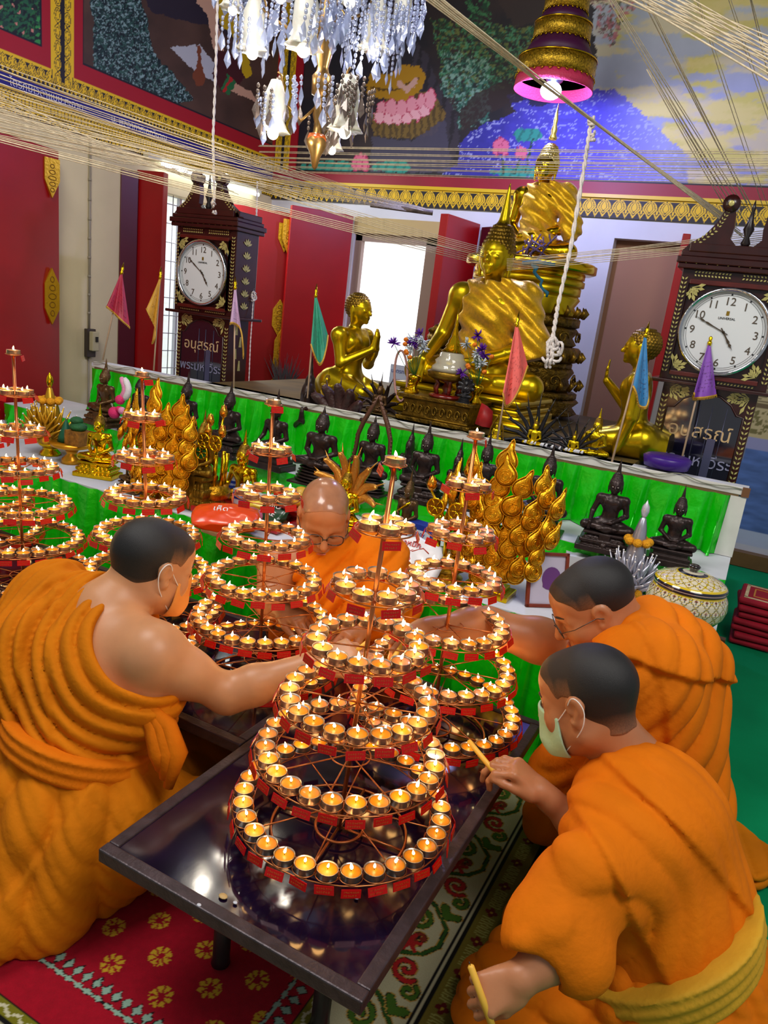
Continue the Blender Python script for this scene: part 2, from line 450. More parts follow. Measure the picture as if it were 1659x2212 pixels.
def hair_mesh(F, W, R, parent, skin, low=-.045):
    me = F.mesh('hair'); n = len(me.vertices); V = np.empty(n*3); me.vertices.foreach_get('co', V); q = (V.reshape(-1, 3)-W(0, 0, 0))@R.T
    zl = np.interp(q[:, 1], [-.14, -.05, -.012, 0.0, .022, .034, .050, .062, .075, .1], [low-.02, low-.02, low, .028, .030, .018, .052, .062, .072, .12])
    t = np.clip((q[:, 2]-zl)/.045+.15*wnoise(q, 60, 3), 0, 1)**.9; t = np.maximum(t, np.clip((q[:, 2]-.03)/.04, 0, 1)*.9); C = np.ones((n, 4)); C[:, :3] = np.array(skin)*.62*(1-t[:, None])+np.array([.012, .010, .010])*t[:, None]
    me.color_attributes.new('Col', 'FLOAT_COLOR', 'POINT').data.foreach_set('color', C.ravel().astype(np.float32)); return link('hair', me, HAIR, parent)
def sub_mesh(name, F, mt, parent, **k): return link(name, F.mesh(name), mt, parent, **k)

def brows(W, parent, z=.024):
    mb = MB()
    for sx in (-1, 1):
        mb.tube([W(sx*(.012+.011*i), .097-.0022*i*i*.9, z+.004*math.sin(i*.8)-.001*i) for i in range(5)], [.0022, .0034, .0034, .003, .0015], 6)
    mb.build('eyebrows', BROW, parent)
def lashes(W, parent):
    mb = MB()
    for sx in (-1, 1): mb.tube([W(sx*(.018+.0065*i), .0905-.001*(i-1.5)**2-.0012*i, -.0085-.0012*math.sin(i*.8)) for i in range(5)], .0011, 5)
    mb.build('eyelashes', BROW, parent)
def glasses(W, parent, rx=.026, rz=.018, y=.108, z=-.008, wire=.0017, square=2.6, temple=True):
    g = MB(); l = MB()
    for sx in (-1, 1):
        pts = []
        for i in range(28):
            t = 2*PI*i/28; c_, s_ = math.cos(t), math.sin(t)
            pts.append(W(sx*.033+rx*math.copysign(abs(c_)**(2/square), c_), y-.006*abs(sx*.033+rx*c_)/.06, z+rz*math.copysign(abs(s_)**(2/square), s_)))
        g.tube(pts, wire, 6, closed=True); l.add(pts, [tuple(range(28))], False)
        if temple: g.tube([W(sx*.059, y-.006, z+.006), W(sx*.074, .07, z+.006), W(sx*.082, .01, z+.012), W(sx*.084, -.012, z)], wire*.85, 6)
    g.tube([W(-.008, y, z+.003), W(0, y+.003, z+.006), W(.008, y, z+.003)], wire, 6)
    o = g.build('glasses', BLKF, parent); l.build('lenses', LENS, o); return o
def face_mask(W, R, parent, mt, res):
    c = W(0, .05, -.06); F = Field(c-.11, c+.11, res*.8)
    g = .0075
    F.ell(W(0, .028, -.03), (.064+g, .064+g, .090+g), 0, R)
    for sx in (-1, 1): F.cone(W(.048*sx, .0, -.058), W(.018*sx, .074, -.098), .030+g, .022+g, .03)
    F.cone(W(0, .092, -.01), W(0, .104, -.075), .016, .020, .05)
    I = F.copy(); I.F = I.F+.006
    X = F.ax[0][:, None, None]-c[0]; Y = F.ax[1][None, :, None]-c[1]; Z = F.ax[2][None, None, :]-c[2]
    o = np.array([0, .05, -.06])
    lx = X*R[0][0]+Y*R[0][1]+Z*R[0][2]; ly = X*R[1][0]+Y*R[1][1]+Z*R[1][2]+.05; lz = X*R[2][0]+Y*R[2][1]+Z*R[2][2]-.06
    F.F = smax(F.F, -I.F, .001)
    F.F = smax(F.F, (.043-ly).astype(np.float32)+0*F.F, .004)
    F.F = smax(F.F, (lz-.002+.26*np.abs(lx)).astype(np.float32)+0*F.F, .004)
    F.F = smax(F.F, (-.112-lz).astype(np.float32)+0*F.F, .004)
    m_ = sub_mesh('face_mask', F, mt, parent)
    s = MB()
    for sx in (-1, 1):
        s.tube(spl([W(sx*.067, .046, -.024), W(sx*.078, .016, .004), W(sx*.087, -.006, .030), W(sx*.091, -.022, .026), W(sx*.091, -.030, .004), W(sx*.088, -.020, -.026), W(sx*.078, .004, -.054), W(sx*.058, .046, -.092)]), .0012, 6)
    s.build('ear_loop', STRAP, m_)
    return m_
def taper(name, a, b, r, label, group=None, lit=False):
    a = np.array(a, float); b = np.array(b, float); mb = MB(); mb.tube([a, a+(b-a)*.5, b-(b-a)*.02, b], [r, r, r*.95, r*.6], 12)
    o = mb.build(name, WAXY, None, label=label, cat='candle', group=group)
    w = MB(); w.rod(b, b+nrm(b-a)*.006, .0008, 5); w.build('wick', BLKF, o)
    return o
RM = .0042/Q; RR = .0065/Q; RH = .0026/Q
def pf(ph, P, seed, A):
    """cloth pleats: soft crests, sharp valleys, fading along their length"""
    w = ph+1.1*wnoise(P, 5, seed)+.5*wnoise(P, 13, seed+9); m_ = np.clip(.45+.9*wnoise(P, 4.2, seed+3), 0, 1)
    return A*((np.abs(np.sin(w))**.7-.5)*m_*1.3+(np.abs(np.sin(w*1.73+2))**.8-.5)*(1-m_)*.7)
def radial_folds(c, ax, n, A, seed=0):
    ax = nrm(ax); u = nrm(np.cross(ax, [.3, .9, .1])); v = np.cross(ax, u)
    def fn(P):
        q = P-c; return pf(np.arctan2(q@u, q@v)*n*.5+(q@ax)*1.5, P, seed, A)
    return fn
def line_folds(d, wl, A, seed=0):
    d = nrm(d); return lambda P: pf((P@d)*PI/wl, P, seed, A)
def center_folds(c, r, wl, A, seed=0):
    return lambda P: pf((np.sqrt((((P-c)/r)**2).sum(1))-1)*PI/wl, P, seed, A)
def step(p, n, h, seed=0, wv=.02, w=.012):
    """edge of an overlapping layer: the cloth is h thicker beyond the plane"""
    n = nrm(n); p = np.array(p)
    return lambda P: h*np.clip(.5+((P-p)@n+wv*wnoise(P, 6, seed))/w, 0, 1)
def floor_cut(F, z=.004): F.half((0, 0, z), (0, 0, -1), .004); return F

# ================= monk at the left, seen from behind, reaching right
def monk_left():
    f = nrm((.52, .85, 0)); r = np.array([f[1], -f[0], 0]); up = np.array([0, 0, 1.])
    N_ = atd(232, 1312, 1.80); Rs = atd(330, 1415, 1.70); Ls = atd(128, 1330, 1.92)
    El = atd(492, 1500, 1.77); Wr = atd(690, 1430, 1.80); Hd = atd(765, 1405, 1.80)
    Pv = atd(150, 1740, 1.78); Hc = atd(330, 1222, 1.84)
    Wst = atd(175, 1590, 1.78)
    fh = nrm(.66*RGT+.62*nrm(FWD*[1, 1, 0])-.38*up); R = frame(fh, up)
    W = L2W(R, Hc)
    F = Field((-1.65, .6, .0), (-.60, 1.65, .96), RM)
    Ch = N_*.5+Wst*.5+f*.01; 
    F.ell(Wst, (.135, .105, .12), 0, np.array([r, f, up]))
    F.ell(Ch, (.165, .115, .17), .08, np.array([r, f, up]))
    F.cone(Ls, Rs, .068, .068, .06); F.cone(N_-up*.05, Ch, .08, .10, .05)
    F.cone(Ls-up*.10+f*-.02, Rs-up*.12-f*.02, .075, .075, .06)
    F.ell(Pv, (.17, .14, .12), .08, np.array([r, f, up]))
    F.cone(Pv+r*.08, Pv+r*.10+f*.34-up*.10, .085, .065, .05); F.cone(Pv-r*.08, Pv-r*.10+f*.34-up*.10, .085, .065, .05)
    F.cone(N_-up*.02, Rs, .055, .05, .05); F.cone(N_-up*.02, Ls, .055, .05, .05)
    arm_sdf(F, Rs, El, Wr, r=(.060, .046, .046, .029))
    hd = nrm(Hd-Wr)
    hand_sdf(F, Wr, hd, nrm(up*.8-FWD*.5), 1, curl=(.55, .7, .8, .85), tcurl=.45, tout=.35)
    head_full(F, W, R, N_+up*.01-f*.0, nr=.060)
    body = sub_mesh('person', F, SKIN, None, label='monk with orange face mask, bare back and reaching right arm, kneeling left of tables', cat='person')
    H = hair_cap(F, W, R, RH); hair_mesh(H, W, R, body, (.5, .2, .085))
    brows(W, body); face_mask(W, R, body, MASKO, RH)
    # ---- robe over the left shoulder
    G = Field((-1.75, .5, 0), (-.75, 1.75, .90), RR)
    G.ell(Wst, (.165, .135, .13), 0, np.array([r, f, up])); G.ell(Ch, (.185, .14, .18), .08, np.array([r, f, up]))
    G.cone(Ls, Rs, .088, .07, .06); G.cone(Ls-up*.10-f*.02, Rs-up*.12-f*.02, .105, .092, .06)
    G.cone(N_-r*.045-up*.01, Ls+up*.02, .078, .090, .05); G.cone(N_-r*.02+f*.05-up*.03, Ch+f*.1+r*.08, .07, .08, .05)
    G.cone(Ls, Ls-up*.22+f*.02, .100, .105, .06); G.cone(Ls-up*.2+f*.02, Ls-up*.27+f*.16, .10, .08, .06)
    G.ell(atd(60, 1480, 1.80), (.09, .09, .17), .07)
    # bare back, right shoulder and neck stay free
    S = atd(352, 1352, 1.72)
    G.ell(S, (.150, .20, .165), .012, np.array([nrm(RGT), nrm(FWD), nrm(CUP)]), cut=True)
    G.cone(atd(275, 1270, 1.80), atd(330, 1150, 1.80), .085, .12, .03, cut=True)
    S0 = atd(330, 1380, 1.70)
    G.disp(center_folds(S0, np.array([.19, .19, .19]), .21, .016, seed=3))
    G.disp(step(atd(150, 1380, 1.8), nrm(-RGT*.9-CUP*.2), .012, 5)); G.disp(step(atd(90, 1420, 1.8), nrm(-RGT*.95+CUP*.1), .010, 6)); G.disp(lambda P: .004*wnoise(P, 22, 4))
    # skirt
    K = Field((-1.8, .4, -.01), (-.80, 1.85, .62), RR)
    kR = Pv+r*.13+f*.36; kR[2] = .10; kL = Pv-r*.16+f*.34; kL[2] = .10
    K.ell(Pv+up*.02, (.20, .17, .15), 0, np.array([r, f, up])); K.cone(Wst-up*.04, Pv, .145, .18, .05)
    K.cone(Pv+r*.06, kR, .15, .09, .07); K.cone(Pv-r*.06, kL, .15, .10, .07)
    K.cone(Pv+[0, 0, -.1], Pv-f*.26+r*.04-[0, 0, .15], .17, .11, .08)
    K.cone(Pv, atz(110, 1930, .07), .14, .07, .12); K.cone(Pv, atz(300, 1735, .09), .13, .06, .12)
    K.cone(atz(60, 1960, .05), atz(250, 1800, .05), .05, .05, .10); K.cone(atz(0, 1985, .05), atz(60, 1960, .05), .06, .05, .08)
    K.disp(radial_folds(Wst+up*.12, (0.25, 0.1, 1), 12, .020, seed=8)); K.disp(step(atd(120, 1800, 1.6), nrm(RGT*.85-CUP*.5), .014, 81, .04))
    K.disp(line_folds(nrm(RGT*.8+CUP*.55), .055, .010, 83)); K.disp(lambda P: .004*wnoise(P, 20, 9))
    floor_cut(K)
    g1 = sub_mesh('upper_robe', G, ROBE2, body)
    sub_mesh('lower_robe', K, ROBE2, body)
    # sash round the waist
    B = Field(Wst-[.30, .30, .24], Wst+[.30, .30, .20], RR)
    t = nrm(CUP*.93+RGT*.34); Rb = frame(f, t)
    B.ell(Wst-up*.03, (.205, .182, .30), 0, Rb)
    B.half(Wst+t*.022, t, .018); B.half(Wst-t*.055, -t, .018)
    B.disp(lambda P: .0035*np.sin((P@t)*2*PI/.026+1.2*wnoise(P, 7, 5)))
    sub_mesh('sash', B, ROBE, body)
    kn = MB()
    for i in range(3):
        p0 = atd(300+8*i, 1520, 1.66)
        kn.tube([p0+RGT*.0, p0+RGT*(.03+.01*i)-CUP*.05, p0+RGT*(.05+.012*i)-CUP*.11-FWD*.01, p0+RGT*.05-CUP*(.15+.02*i)], [.012, .02, .024, .012], 8)
    kn.build('robe_knot', ROBE, body)
    tp = atd(790, 1393, 1.80)
    c1 = taper('taper_candle', atd(763, 1411, 1.80), atd(796, 1388, 1.80)+up*.005, .0055, 'short yellow taper candle held by the monk with the orange face mask', 'hand-held tapers')
    return body
# ================= monk in the centre, facing the camera, glasses, looking down
def monk_centre():
    f = nrm((.36, -.93, 0)); r = np.array([f[1], -f[0], 0]); up = np.array([0, 0, 1.])
    Hc = atd(699, 1118, 2.36); N_ = atd(706, 1195, 2.45)
    Rs = atd(608, 1218, 2.42); Ls = atd(808, 1212, 2.42)
    R = frame(nrm(nrm((.60, -.80, 0))*.92-up*.36), up); W = L2W(R, Hc)
    Ch = atd(705, 1270, 2.47); Pv = atd(700, 1400, 2.50)
    elR = atd(578, 1300, 2.36); wrR = atd(617, 1322, 2.22); elL = atd(838, 1310, 2.34); wrL = atd(782, 1345, 2.14)
    F = Field((-1.62, 1.60, .0), (-.78, 2.35, .90), RM)
    Rb = np.array([r, f, up])
    F.ell(Ch, (.16, .11, .17), 0, Rb); F.cone(Rs, Ls, .066, .066, .05); F.ell(Pv, (.17, .13, .14), .08, Rb)
    F.cone(N_, Rs, .055, .05, .05); F.cone(N_, Ls, .055, .05, .05)
    F.cone(Pv, Pv+f*.25+r*.18-up*.12, .09, .07, .05); F.cone(Pv, Pv+f*.25-r*.18-up*.12, .09, .07, .05)
    arm_sdf(F, Rs, elR, wrR, r=(.056, .044, .043, .028)); arm_sdf(F, Ls, elL, wrL, r=(.056, .044, .043, .028))
    hand_sdf(F, wrR, nrm(atd(655, 1338, 2.16)-wrR), nrm(up+f*.3), 1, curl=(.8, .9, 1.0, 1.0), tcurl=.5, tout=.4, s=.95)
    hand_sdf(F, wrL, nrm(atd(738, 1362, 2.08)-wrL), nrm(up+f*.5), -1, curl=(.6, .7, .8, .9), tcurl=.5, tout=.4, s=.95)
    head_full(F, W, R, N_, nr=.058, chub=.004)
    body = sub_mesh('person', F, SKIN2, None, label='bald monk in round black glasses looking down, kneeling between the tables and the altar', cat='person')
    lashes(W, body); glasses(W, body, rx=.0265, rz=.019)
    H = hair_cap(F, W, R, RH, name='shaved_scalp', g=.0012); sub_mesh('hair', H, BALD, body, label='shaved glossy scalp')
    m = MB(); m.tube([W(-.020, .099, -.0725), W(-.010, .1005, -.070), W(0, .101, -.0715), W(.010, .1005, -.070), W(.020, .099, -.0725)], [.0015, .004, .0035, .004, .0015], 6)
    m.build('lips', LIP, body)
    G = Field((-1.75, 1.58, -.01), (-.70, 2.42, .80), RR)
    G.ell(Ch, (.182, .135, .18), 0, Rb); G.ell(Pv, (.21, .17, .17), .08, Rb)
    G.cone(Ls, Rs, .088, .082, .05); G.cone(N_-r*.06, Ls, .074, .090, .04)
    G.cone(Ls, elL, .088, .085, .05); G.cone(Pv, Pv+f*.28+r*.2-up*.12, .15, .11, .06); G.cone(Pv, Pv+f*.28-r*.2-up*.12, .15, .11, .06)
    G.cone(N_+f*.06-r*.02, Ch+f*.1, .06, .07, .05); G.cone(elL, wrL-nrm(wrL-elL)*.10, .085, .06, .05)
    # bare right shoulder, arm, neck
    G.ell(Rs+r*.045+up*.01, (.125, .17, .12), .012, Rb, cut=True)
    G.cone(N_+up*.02, N_+up*.2+f*.06, .075, .10, .01, cut=True)
    G.cone(Rs, elR, .075, .065, .01, cut=True); G.cone(elR, wrR+nrm(wrR-elR)*.12, .062, .06, .01, cut=True)
    G.disp(line_folds(nrm(r*.75+up*.65), .05, .014, 12)); G.disp(step(atd(752, 1260, 2.3), nrm(RGT*.96-CUP*.2), .010, 7, .01)); G.disp(lambda P: .004*wnoise(P, 20, 14)); floor_cut(G)
    sub_mesh('robe', G, ROBE, body)
    P_ = MB(); a = atd(770, 1235, 2.27); 
    band = []
    taper('taper_candle', atd(742, 1362, 2.08), atd(684, 1370, 2.03), .0055, 'short yellow taper candle held by the bald monk in round glasses', 'hand-held tapers')
    return body
# ================= monk at the back right, profile, glasses, leaning in with his arm out
def monk_back_right():
    up = np.array([0, 0, 1.]); rg = nrm(RGT*[1, 1, 0]); fw = nrm(FWD*[1, 1, 0])
    f = nrm(-rg*.95+fw*.12); r = np.array([f[1], -f[0], 0])
    Hc = atd(1282, 1308, 1.86); N_ = atd(1385, 1392, 1.90)
    R = frame(nrm(-rg*.80+fw*.04-up*.60), up); W = L2W(R, Hc)
    Rs = atd(1255, 1408, 2.02); Ls = atd(1385, 1470, 1.74)
    El = atd(1050, 1352, 2.00); Wr = atd(915, 1362, 1.88)
    Ch = atd(1392, 1500, 1.90); Wst = atd(1405, 1600, 1.90); Pv = atd(1400, 1730, 1.92)
    Rb = np.array([r, f, up])
    F = Field((-.95, 1.35, 0), (.42, 2.25, .95), RM)
    F.ell(Ch, (.16, .12, .17), 0, Rb); F.ell(Wst, (.15, .13, .14), .08, Rb); F.ell(Pv, (.14, .13, .12), .08, Rb)
    F.cone(Rs, Ls, .068, .068, .05); F.cone(N_, Ch, .085, .10, .05)
    arm_sdf(F, Rs, El, Wr, r=(.066, .052, .048, .030))
    hand_sdf(F, Wr, nrm(atd(872, 1385, 1.80)-Wr), nrm(up*.7+FWD*-.5), -1, curl=(.5, .7, .9, 1.0), tcurl=.5, tout=.4)
    head_full(F, W, R, N_, nr=.068, chub=.008)
    F.ell(W(0, .045, -.105), (.045, .04, .025), .03, R)
    body = sub_mesh('person', F, SKIN2, None, label='monk in thin wire glasses leaning in with outstretched arm, kneeling beside the green-skirted altar', cat='person')
    H = hair_cap(F, W, R, RH); hair_mesh(H, W, R, body, (.5, .2, .085))
    brows(W, body); lashes(W, body); glasses(W, body, rx=.025, rz=.016, wire=.0012, square=3)
    m = MB(); m.tube([W(-.020, .099, -.0725), W(-.010, .1005, -.070), W(0, .101, -.0715), W(.010, .1005, -.070), W(.020, .099, -.0725)], [.0015, .004, .0035, .004, .0015], 6)
    m.build('lips', LIP, body)
    G = Field((-.55, 1.35, -.01), (.50, 2.35, .82), RR)
    G.ell(Ch, (.185, .15, .18), 0, Rb); G.ell(Wst, (.18, .17, .16), .08, Rb); G.ell(Pv, (.17, .165, .16), .08, Rb)
    G.cone(Ls, Rs+r*-.04, .092, .08, .05); G.cone(N_-up*.01, Ls, .078, .09, .04); G.cone(N_-f*.03, Ch-f*.04, .088, .11, .05)
    G.cone(atd(1475, 1440, 1.90), atd(1492, 1520, 1.92), .080, .070, .06); G.cone(atd(1390, 1480, 1.72), atd(1300, 1600, 1.75), .10, .10, .07)
    G.cone(atd(1300, 1600, 1.75), atd(1220, 1680, 1.85), .10, .09, .07)
    G.cone(Pv, atz(1255, 1700, .10), .16, .10, .08); G.cone(Pv, atz(1450, 1800, .10), .14, .10, .08); G.cone(Pv, atz(1180, 1770, .09), .12, .07, .10)
    G.cone(atd(1455, 1640, 1.86), atd(1475, 1800, 1.9), .06, .06, .07)
    G.cone(N_+f*.02+up*.03, Hc-up*.02, .072, .085, .01, cut=True)
    G.cone(Rs, El, .088, .07, .012, cut=True); G.ell(Rs+f*.06, .10, .012, Rb, cut=True)
    d1 = nrm(rg*.6+up*.8)
    G.disp(line_folds(nrm(up*.55+rg*-.85), .07, .014, 22)); G.disp(step(atd(1440, 1450, 1.7), nrm(CUP*.9+RGT*.25), .020, 25, .015)); G.disp(step(atd(1400, 1560, 1.75), nrm(RGT*.9+CUP*.2), .010, 26, .015)); G.disp(lambda P: .004*wnoise(P, 17, 24)); floor_cut(G)
    sub_mesh('robe', G, ROBE, body)
    # folded corner of cloth lying on the carpet behind him
    c0 = atz(1592, 1835, .03); T = Field(c0-[.26, .26, .05], c0+[.26, .26, .10], .004/Q); Rt = frame(nrm(atz(1650, 1885, 0)-atz(1550, 1800, 0)))
    T.box(c0+[0, 0, -.012], (.085, .125, .012), .010, 0, Rt); T.box(c0+[.01, .0, .014], (.080, .115, .010), .009, .004, Rt)
    T.disp(line_folds((1, .3, 0), .05, .004, 31)); floor_cut(T, .003)
    sub_mesh('sitting_cloth', T, ROBE2, None, label='folded saffron sitting cloth lying on the green carpet behind the kneeling monk', cat='cloth')
    taper('taper_candle', atd(870, 1392, 1.80), atd(845, 1428, 1.76), .006, 'short yellow taper candle held by the monk in thin wire glasses', 'hand-held tapers')
    return body
# ================= monk at the front right, seen from behind, white mask
def monk_front_right():
    up = np.array([0, 0, 1.]); rg = nrm(RGT*[1, 1, 0]); fw = nrm(FWD*[1, 1, 0])
    f = nrm(-rg*.80+fw*.55); r = np.array([f[1], -f[0], 0])
    Hc = atd(1268, 1510, 1.576); N_ = atd(1362, 1660, 1.576)
    R = frame(nrm(-rg*.72+fw*.52-up*.42), up); W = L2W(R, Hc)
    Rs = atd(1440, 1720, 1.665); Ls = atd(1322, 1838, 1.399)
    Rs = atd(1400, 1725, 1.687)
    elR = atd(1270, 1800, 1.621); wrR = atd(1168, 1710, 1.621)
    elL = atd(1215, 2035, 1.25); wrL = atd(1128, 2112, 1.21)
    Ch = atd(1390, 1830, 1.510); Wst = atd(1440, 2000, 1.487); Pv = atd(1440, 2140, 1.487)
    Rb = np.array([r, f, up])
    F = Field((-.55, .75, 0), (.42, 1.70, .95), RM)
    F.ell(Ch, (.155, .11, .16), 0, Rb); F.ell(Wst, (.14, .115, .13), .08, Rb); F.ell(Pv, (.16, .14, .12), .08, Rb)
    F.cone(Rs, Ls, .062, .060, .05); F.cone(N_, Ch, .075, .09, .05); F.cone(N_-up*.01, Rs, .052, .055, .04)
    arm_sdf(F, Rs, elR, wrR, r=(.052, .040, .036, .025)); arm_sdf(F, Ls, elL, wrL, r=(.052, .042, .040, .027))
    hand_sdf(F, wrR, nrm(atd(1105, 1650, 1.621)-wrR), nrm(CUP*.55+RGT*.65-FWD*.4), -1, curl=(.85, .75, .7, .6), tcurl=.15, tout=.15, s=.95, spread=.02)
    hand_sdf(F, wrL, nrm(atd(1050, 2148, 1.20)-wrL), nrm(-FWD*.8+CUP*.4), -1, curl=(1.0, 1.05, 1.1, 1.1), tcurl=.5, tout=.3, s=.84)
    head_full(F, W, R, N_+up*.01, nr=.058)
    body = sub_mesh('person', F, SKIN2, None, label='monk with white and green face mask seen from behind, kneeling right of the front table', cat='person')
    H = hair_cap(F, W, R, RH); hair_mesh(H, W, R, body, (.5, .2, .085))
    brows(W, body); face_mask(W, R, body, MASKG, RH)
    G = Field((-.52, .72, -.01), (.52, 1.80, .80), RR)
    G.ell(Ch, (.185, .145, .18), 0, Rb); G.ell(Wst, (.175, .15, .15), .08, Rb)
    G.cone(Ls, Rs, .088, .082, .05); G.cone(N_-r*.03-up*.035, Ls, .066, .085, .04); G.cone(N_-up*.05, Rs, .062, .072, .04)
    G.cone(Ls, elL+nrm(Ls-elL)*.03, .080, .066, .05)
    G.cone(atd(1250, 1890, 1.29), atd(1168, 2000, 1.25), .066, .056, .035); G.cone(atd(1168, 2000, 1.25), atd(1132, 2035, 1.22), .054, .034, .02); G.cone(atd(1200, 2010, 1.24), atd(1250, 2070, 1.23), .06, .055, .03)
    G.cone(N_+up*.02, N_+up*.2+f*.05, .058, .075, .010, cut=True); G.cone(N_+up*.005, N_+r*.10+up*.045, .036, .055, .010, cut=True)
    G.cone(elL+(wrL-elL)*.42, wrL, .046, .05, .012, cut=True)
    G.cone(elR+nrm(elR-wrR)*.02, wrR, .048, .048, .012, cut=True)
    S0 = atd(1180, 1900, 1.443)
    G.disp(center_folds(atd(1180, 2010, 1.332), np.array([.24]*3), .26, .009, seed=46)); G.disp(step(atd(1330, 1900, 1.332), nrm(RGT*.88+CUP*.40), .016, 42, .012)); G.disp(step(atd(1430, 1760, 1.443), nrm(RGT*.75+CUP*.65), .012, 43, .012)); G.disp(lambda P: .003*wnoise(P, 18, 44))
    g1 = sub_mesh('upper_robe', G, ROBE, body)
    K = Field((-.60, .62, -.01), (.60, 1.75, .50), RR)
    K.ell(Pv-up*.03, (.195, .175, .13), 0, Rb); K.cone(Wst-up*.05, Pv, .14, .17, .05)
    K.cone(Pv, atz(1130, 2130, .06), .15, .075, .08); K.cone(Pv, atz(1075, 2205, .06), .14, .075, .08); K.cone(Pv, Pv-f*.25-up*.14, .18, .12, .08)
    K.cone(Pv+r*.05, Pv+r*.1-up*.2, .17, .17, .08); K.cone(Pv, atz(1180, 1990, .07), .14, .07, .1); K.cone(atz(1180, 1990, .06), atz(1080, 2150, .06), .06, .07, .08)
    K.disp(radial_folds(Wst+up*.1, (0, 0, 1), 13, .018, seed=48)); K.disp(line_folds(nrm(CUP*.8+RGT*.3), .06, .010, 84)); K.disp(lambda P: .004*wnoise(P, 18, 49)); floor_cut(K)
    sub_mesh('lower_robe', K, ROBE, body)
    t = nrm(CUP*.88-RGT*.45); B = Field(Wst-.34, Wst+.34, RR); wc = atd(1428, 2050, 1.476)
    B.ell(wc, (.196, .176, .34), 0, frame(f, t)); B.half(wc+t*.050, t, .018); B.half(wc-t*.050, -t, .018)
    B.disp(lambda P: .0035*np.sin((P@t)*2*PI/.024+1.2*wnoise(P, 7, 51)))
    sub_mesh('sash', B, SASH, body, label='mustard yellow sash')
    # tattoos: rows of small strokes
    a = MB()
    for i in range(7):
        for j in range(5):
            pass
    lit = taper('taper_candle', atd(1068, 1668, 1.615), atd(1012, 1600, 1.68), .0062, 'yellow taper candle held up at a tealight by the white-masked monk', 'hand-held tapers')
    taper('taper_candle', atd(1070, 2235, 1.185), atd(1016, 2085, 1.19), .0060, 'long yellow taper candle held low in the fist of the white-masked monk', 'hand-held tapers')
    return body
def people():
    monk_left(); monk_centre(); monk_back_right(); monk_front_right()
# ------------------------------------------------------------------ painted surfaces
def S(r, g, b):
    f = lambda c: (c/255/12.92) if c/255 <= .04045 else ((c/255+.055)/1.055)**2.4
    return np.array([f(r), f(g), f(b)])
def S3(r, g, b): return tuple(S(r, g, b))
def painted(name, o, ux, uy, lx, ly, res, fn, mt, parent=None, **k):
    """flat grid lx by ly from corner o, vertex colours from fn(s, t, P)"""
    nx = max(2, int(lx/res)+1); ny = max(2, int(ly/res)+1)
    s, t = np.meshgrid(np.linspace(0, lx, nx), np.linspace(0, ly, ny), indexing='ij'); s = s.ravel(); t = t.ravel()
    ux = nrm(ux); uy = nrm(uy); P = np.array(o, float)+s[:, None]*ux+t[:, None]*uy
    i, j = np.meshgrid(np.arange(nx-1), np.arange(ny-1), indexing='ij'); a = (i*ny+j).ravel()
    me = mesh_np(name, P, np.stack([a, a+ny, a+ny+1, a+1], 1), False)
    C = np.ones((len(s), 4), np.float32); C[:, :3] = np.clip(fn(s, t, P), 0, 1)
    at = me.color_attributes.new('Col', 'FLOAT_COLOR', 'POINT'); at.data.foreach_set('color', C.ravel())
    return link(name, me, mt, parent, **k)
_tab = np.random.default_rng(3).random((64, 64, 8)).astype(np.float32)
def vn(x, y, ch=0):
    xi = np.floor(x).astype(int); yi = np.floor(y).astype(int); fx = x-xi; fy = y-yi
    fx = fx*fx*(3-2*fx); fy = fy*fy*(3-2*fy); T = _tab[..., ch]
    g = lambda a, b: T[a % 64, b % 64]
    return (g(xi, yi)*(1-fx)+g(xi+1, yi)*fx)*(1-fy)+(g(xi, yi+1)*(1-fx)+g(xi+1, yi+1)*fx)*fy
def fbm(x, y, oct=4, ch=0):
    o = 0; a = .5; n = 0
    for i in range(oct): o = o+a*vn(x*2**i+i*7.3, y*2**i+i*3.1, (ch+i) % 8); n += a; a *= .5
    return o/n
def inpoly(x, y, poly):
    r = np.zeros(len(x), bool); n = len(poly)
    for i in range(n):
        x1, y1 = poly[i]; x2, y2 = poly[(i+1) % n]
        if y1 == y2: continue
        c = ((y1 > y) != (y2 > y)) & (x < (x2-x1)*(y-y1)/(y2-y1)+x1); r ^= c
    return r
def dline(x, y, pts):
    d = np.full(len(x), 1e9); 
    for (x1, y1), (x2, y2) in zip(pts[:-1], pts[1:]):
        L = (x2-x1)**2+(y2-y1)**2+1e-12; t = np.clip(((x-x1)*(x2-x1)+(y-y1)*(y2-y1))/L, 0, 1)
        d = np.minimum(d, np.hypot(x-x1-t*(x2-x1), y-y1-t*(y2-y1)))
    return d
def lay(C, m, col, a=1.0):
    m = np.asarray(m, float)*a; C[:] = C*(1-m[:, None])+np.asarray(col)*m[:, None]
def spiral(cx, cy, r, a0, turns, s=1, n=26):
    return [(cx+r*(1-.82*i/n)*math.cos(a0+s*turns*2*PI*i/n), cy+r*(1-.82*i/n)*math.sin(a0+s*turns*2*PI*i/n)) for i in range(n+1)]
PAINT = mat('wall_painting', rough=0.55, vcol='Col'); CARPET = mat('carpet_pile', rough=0.95, vcol='Col', bump=0.5, bscale=500, noise=.12, nscale=300, sheen=.1, bdist=.003, spec=.15)
XW, YW = -4.2, 5.65
YEL, BLK, RED_ = S(235, 190, 20), S(28, 22, 26), S(165, 12, 30)

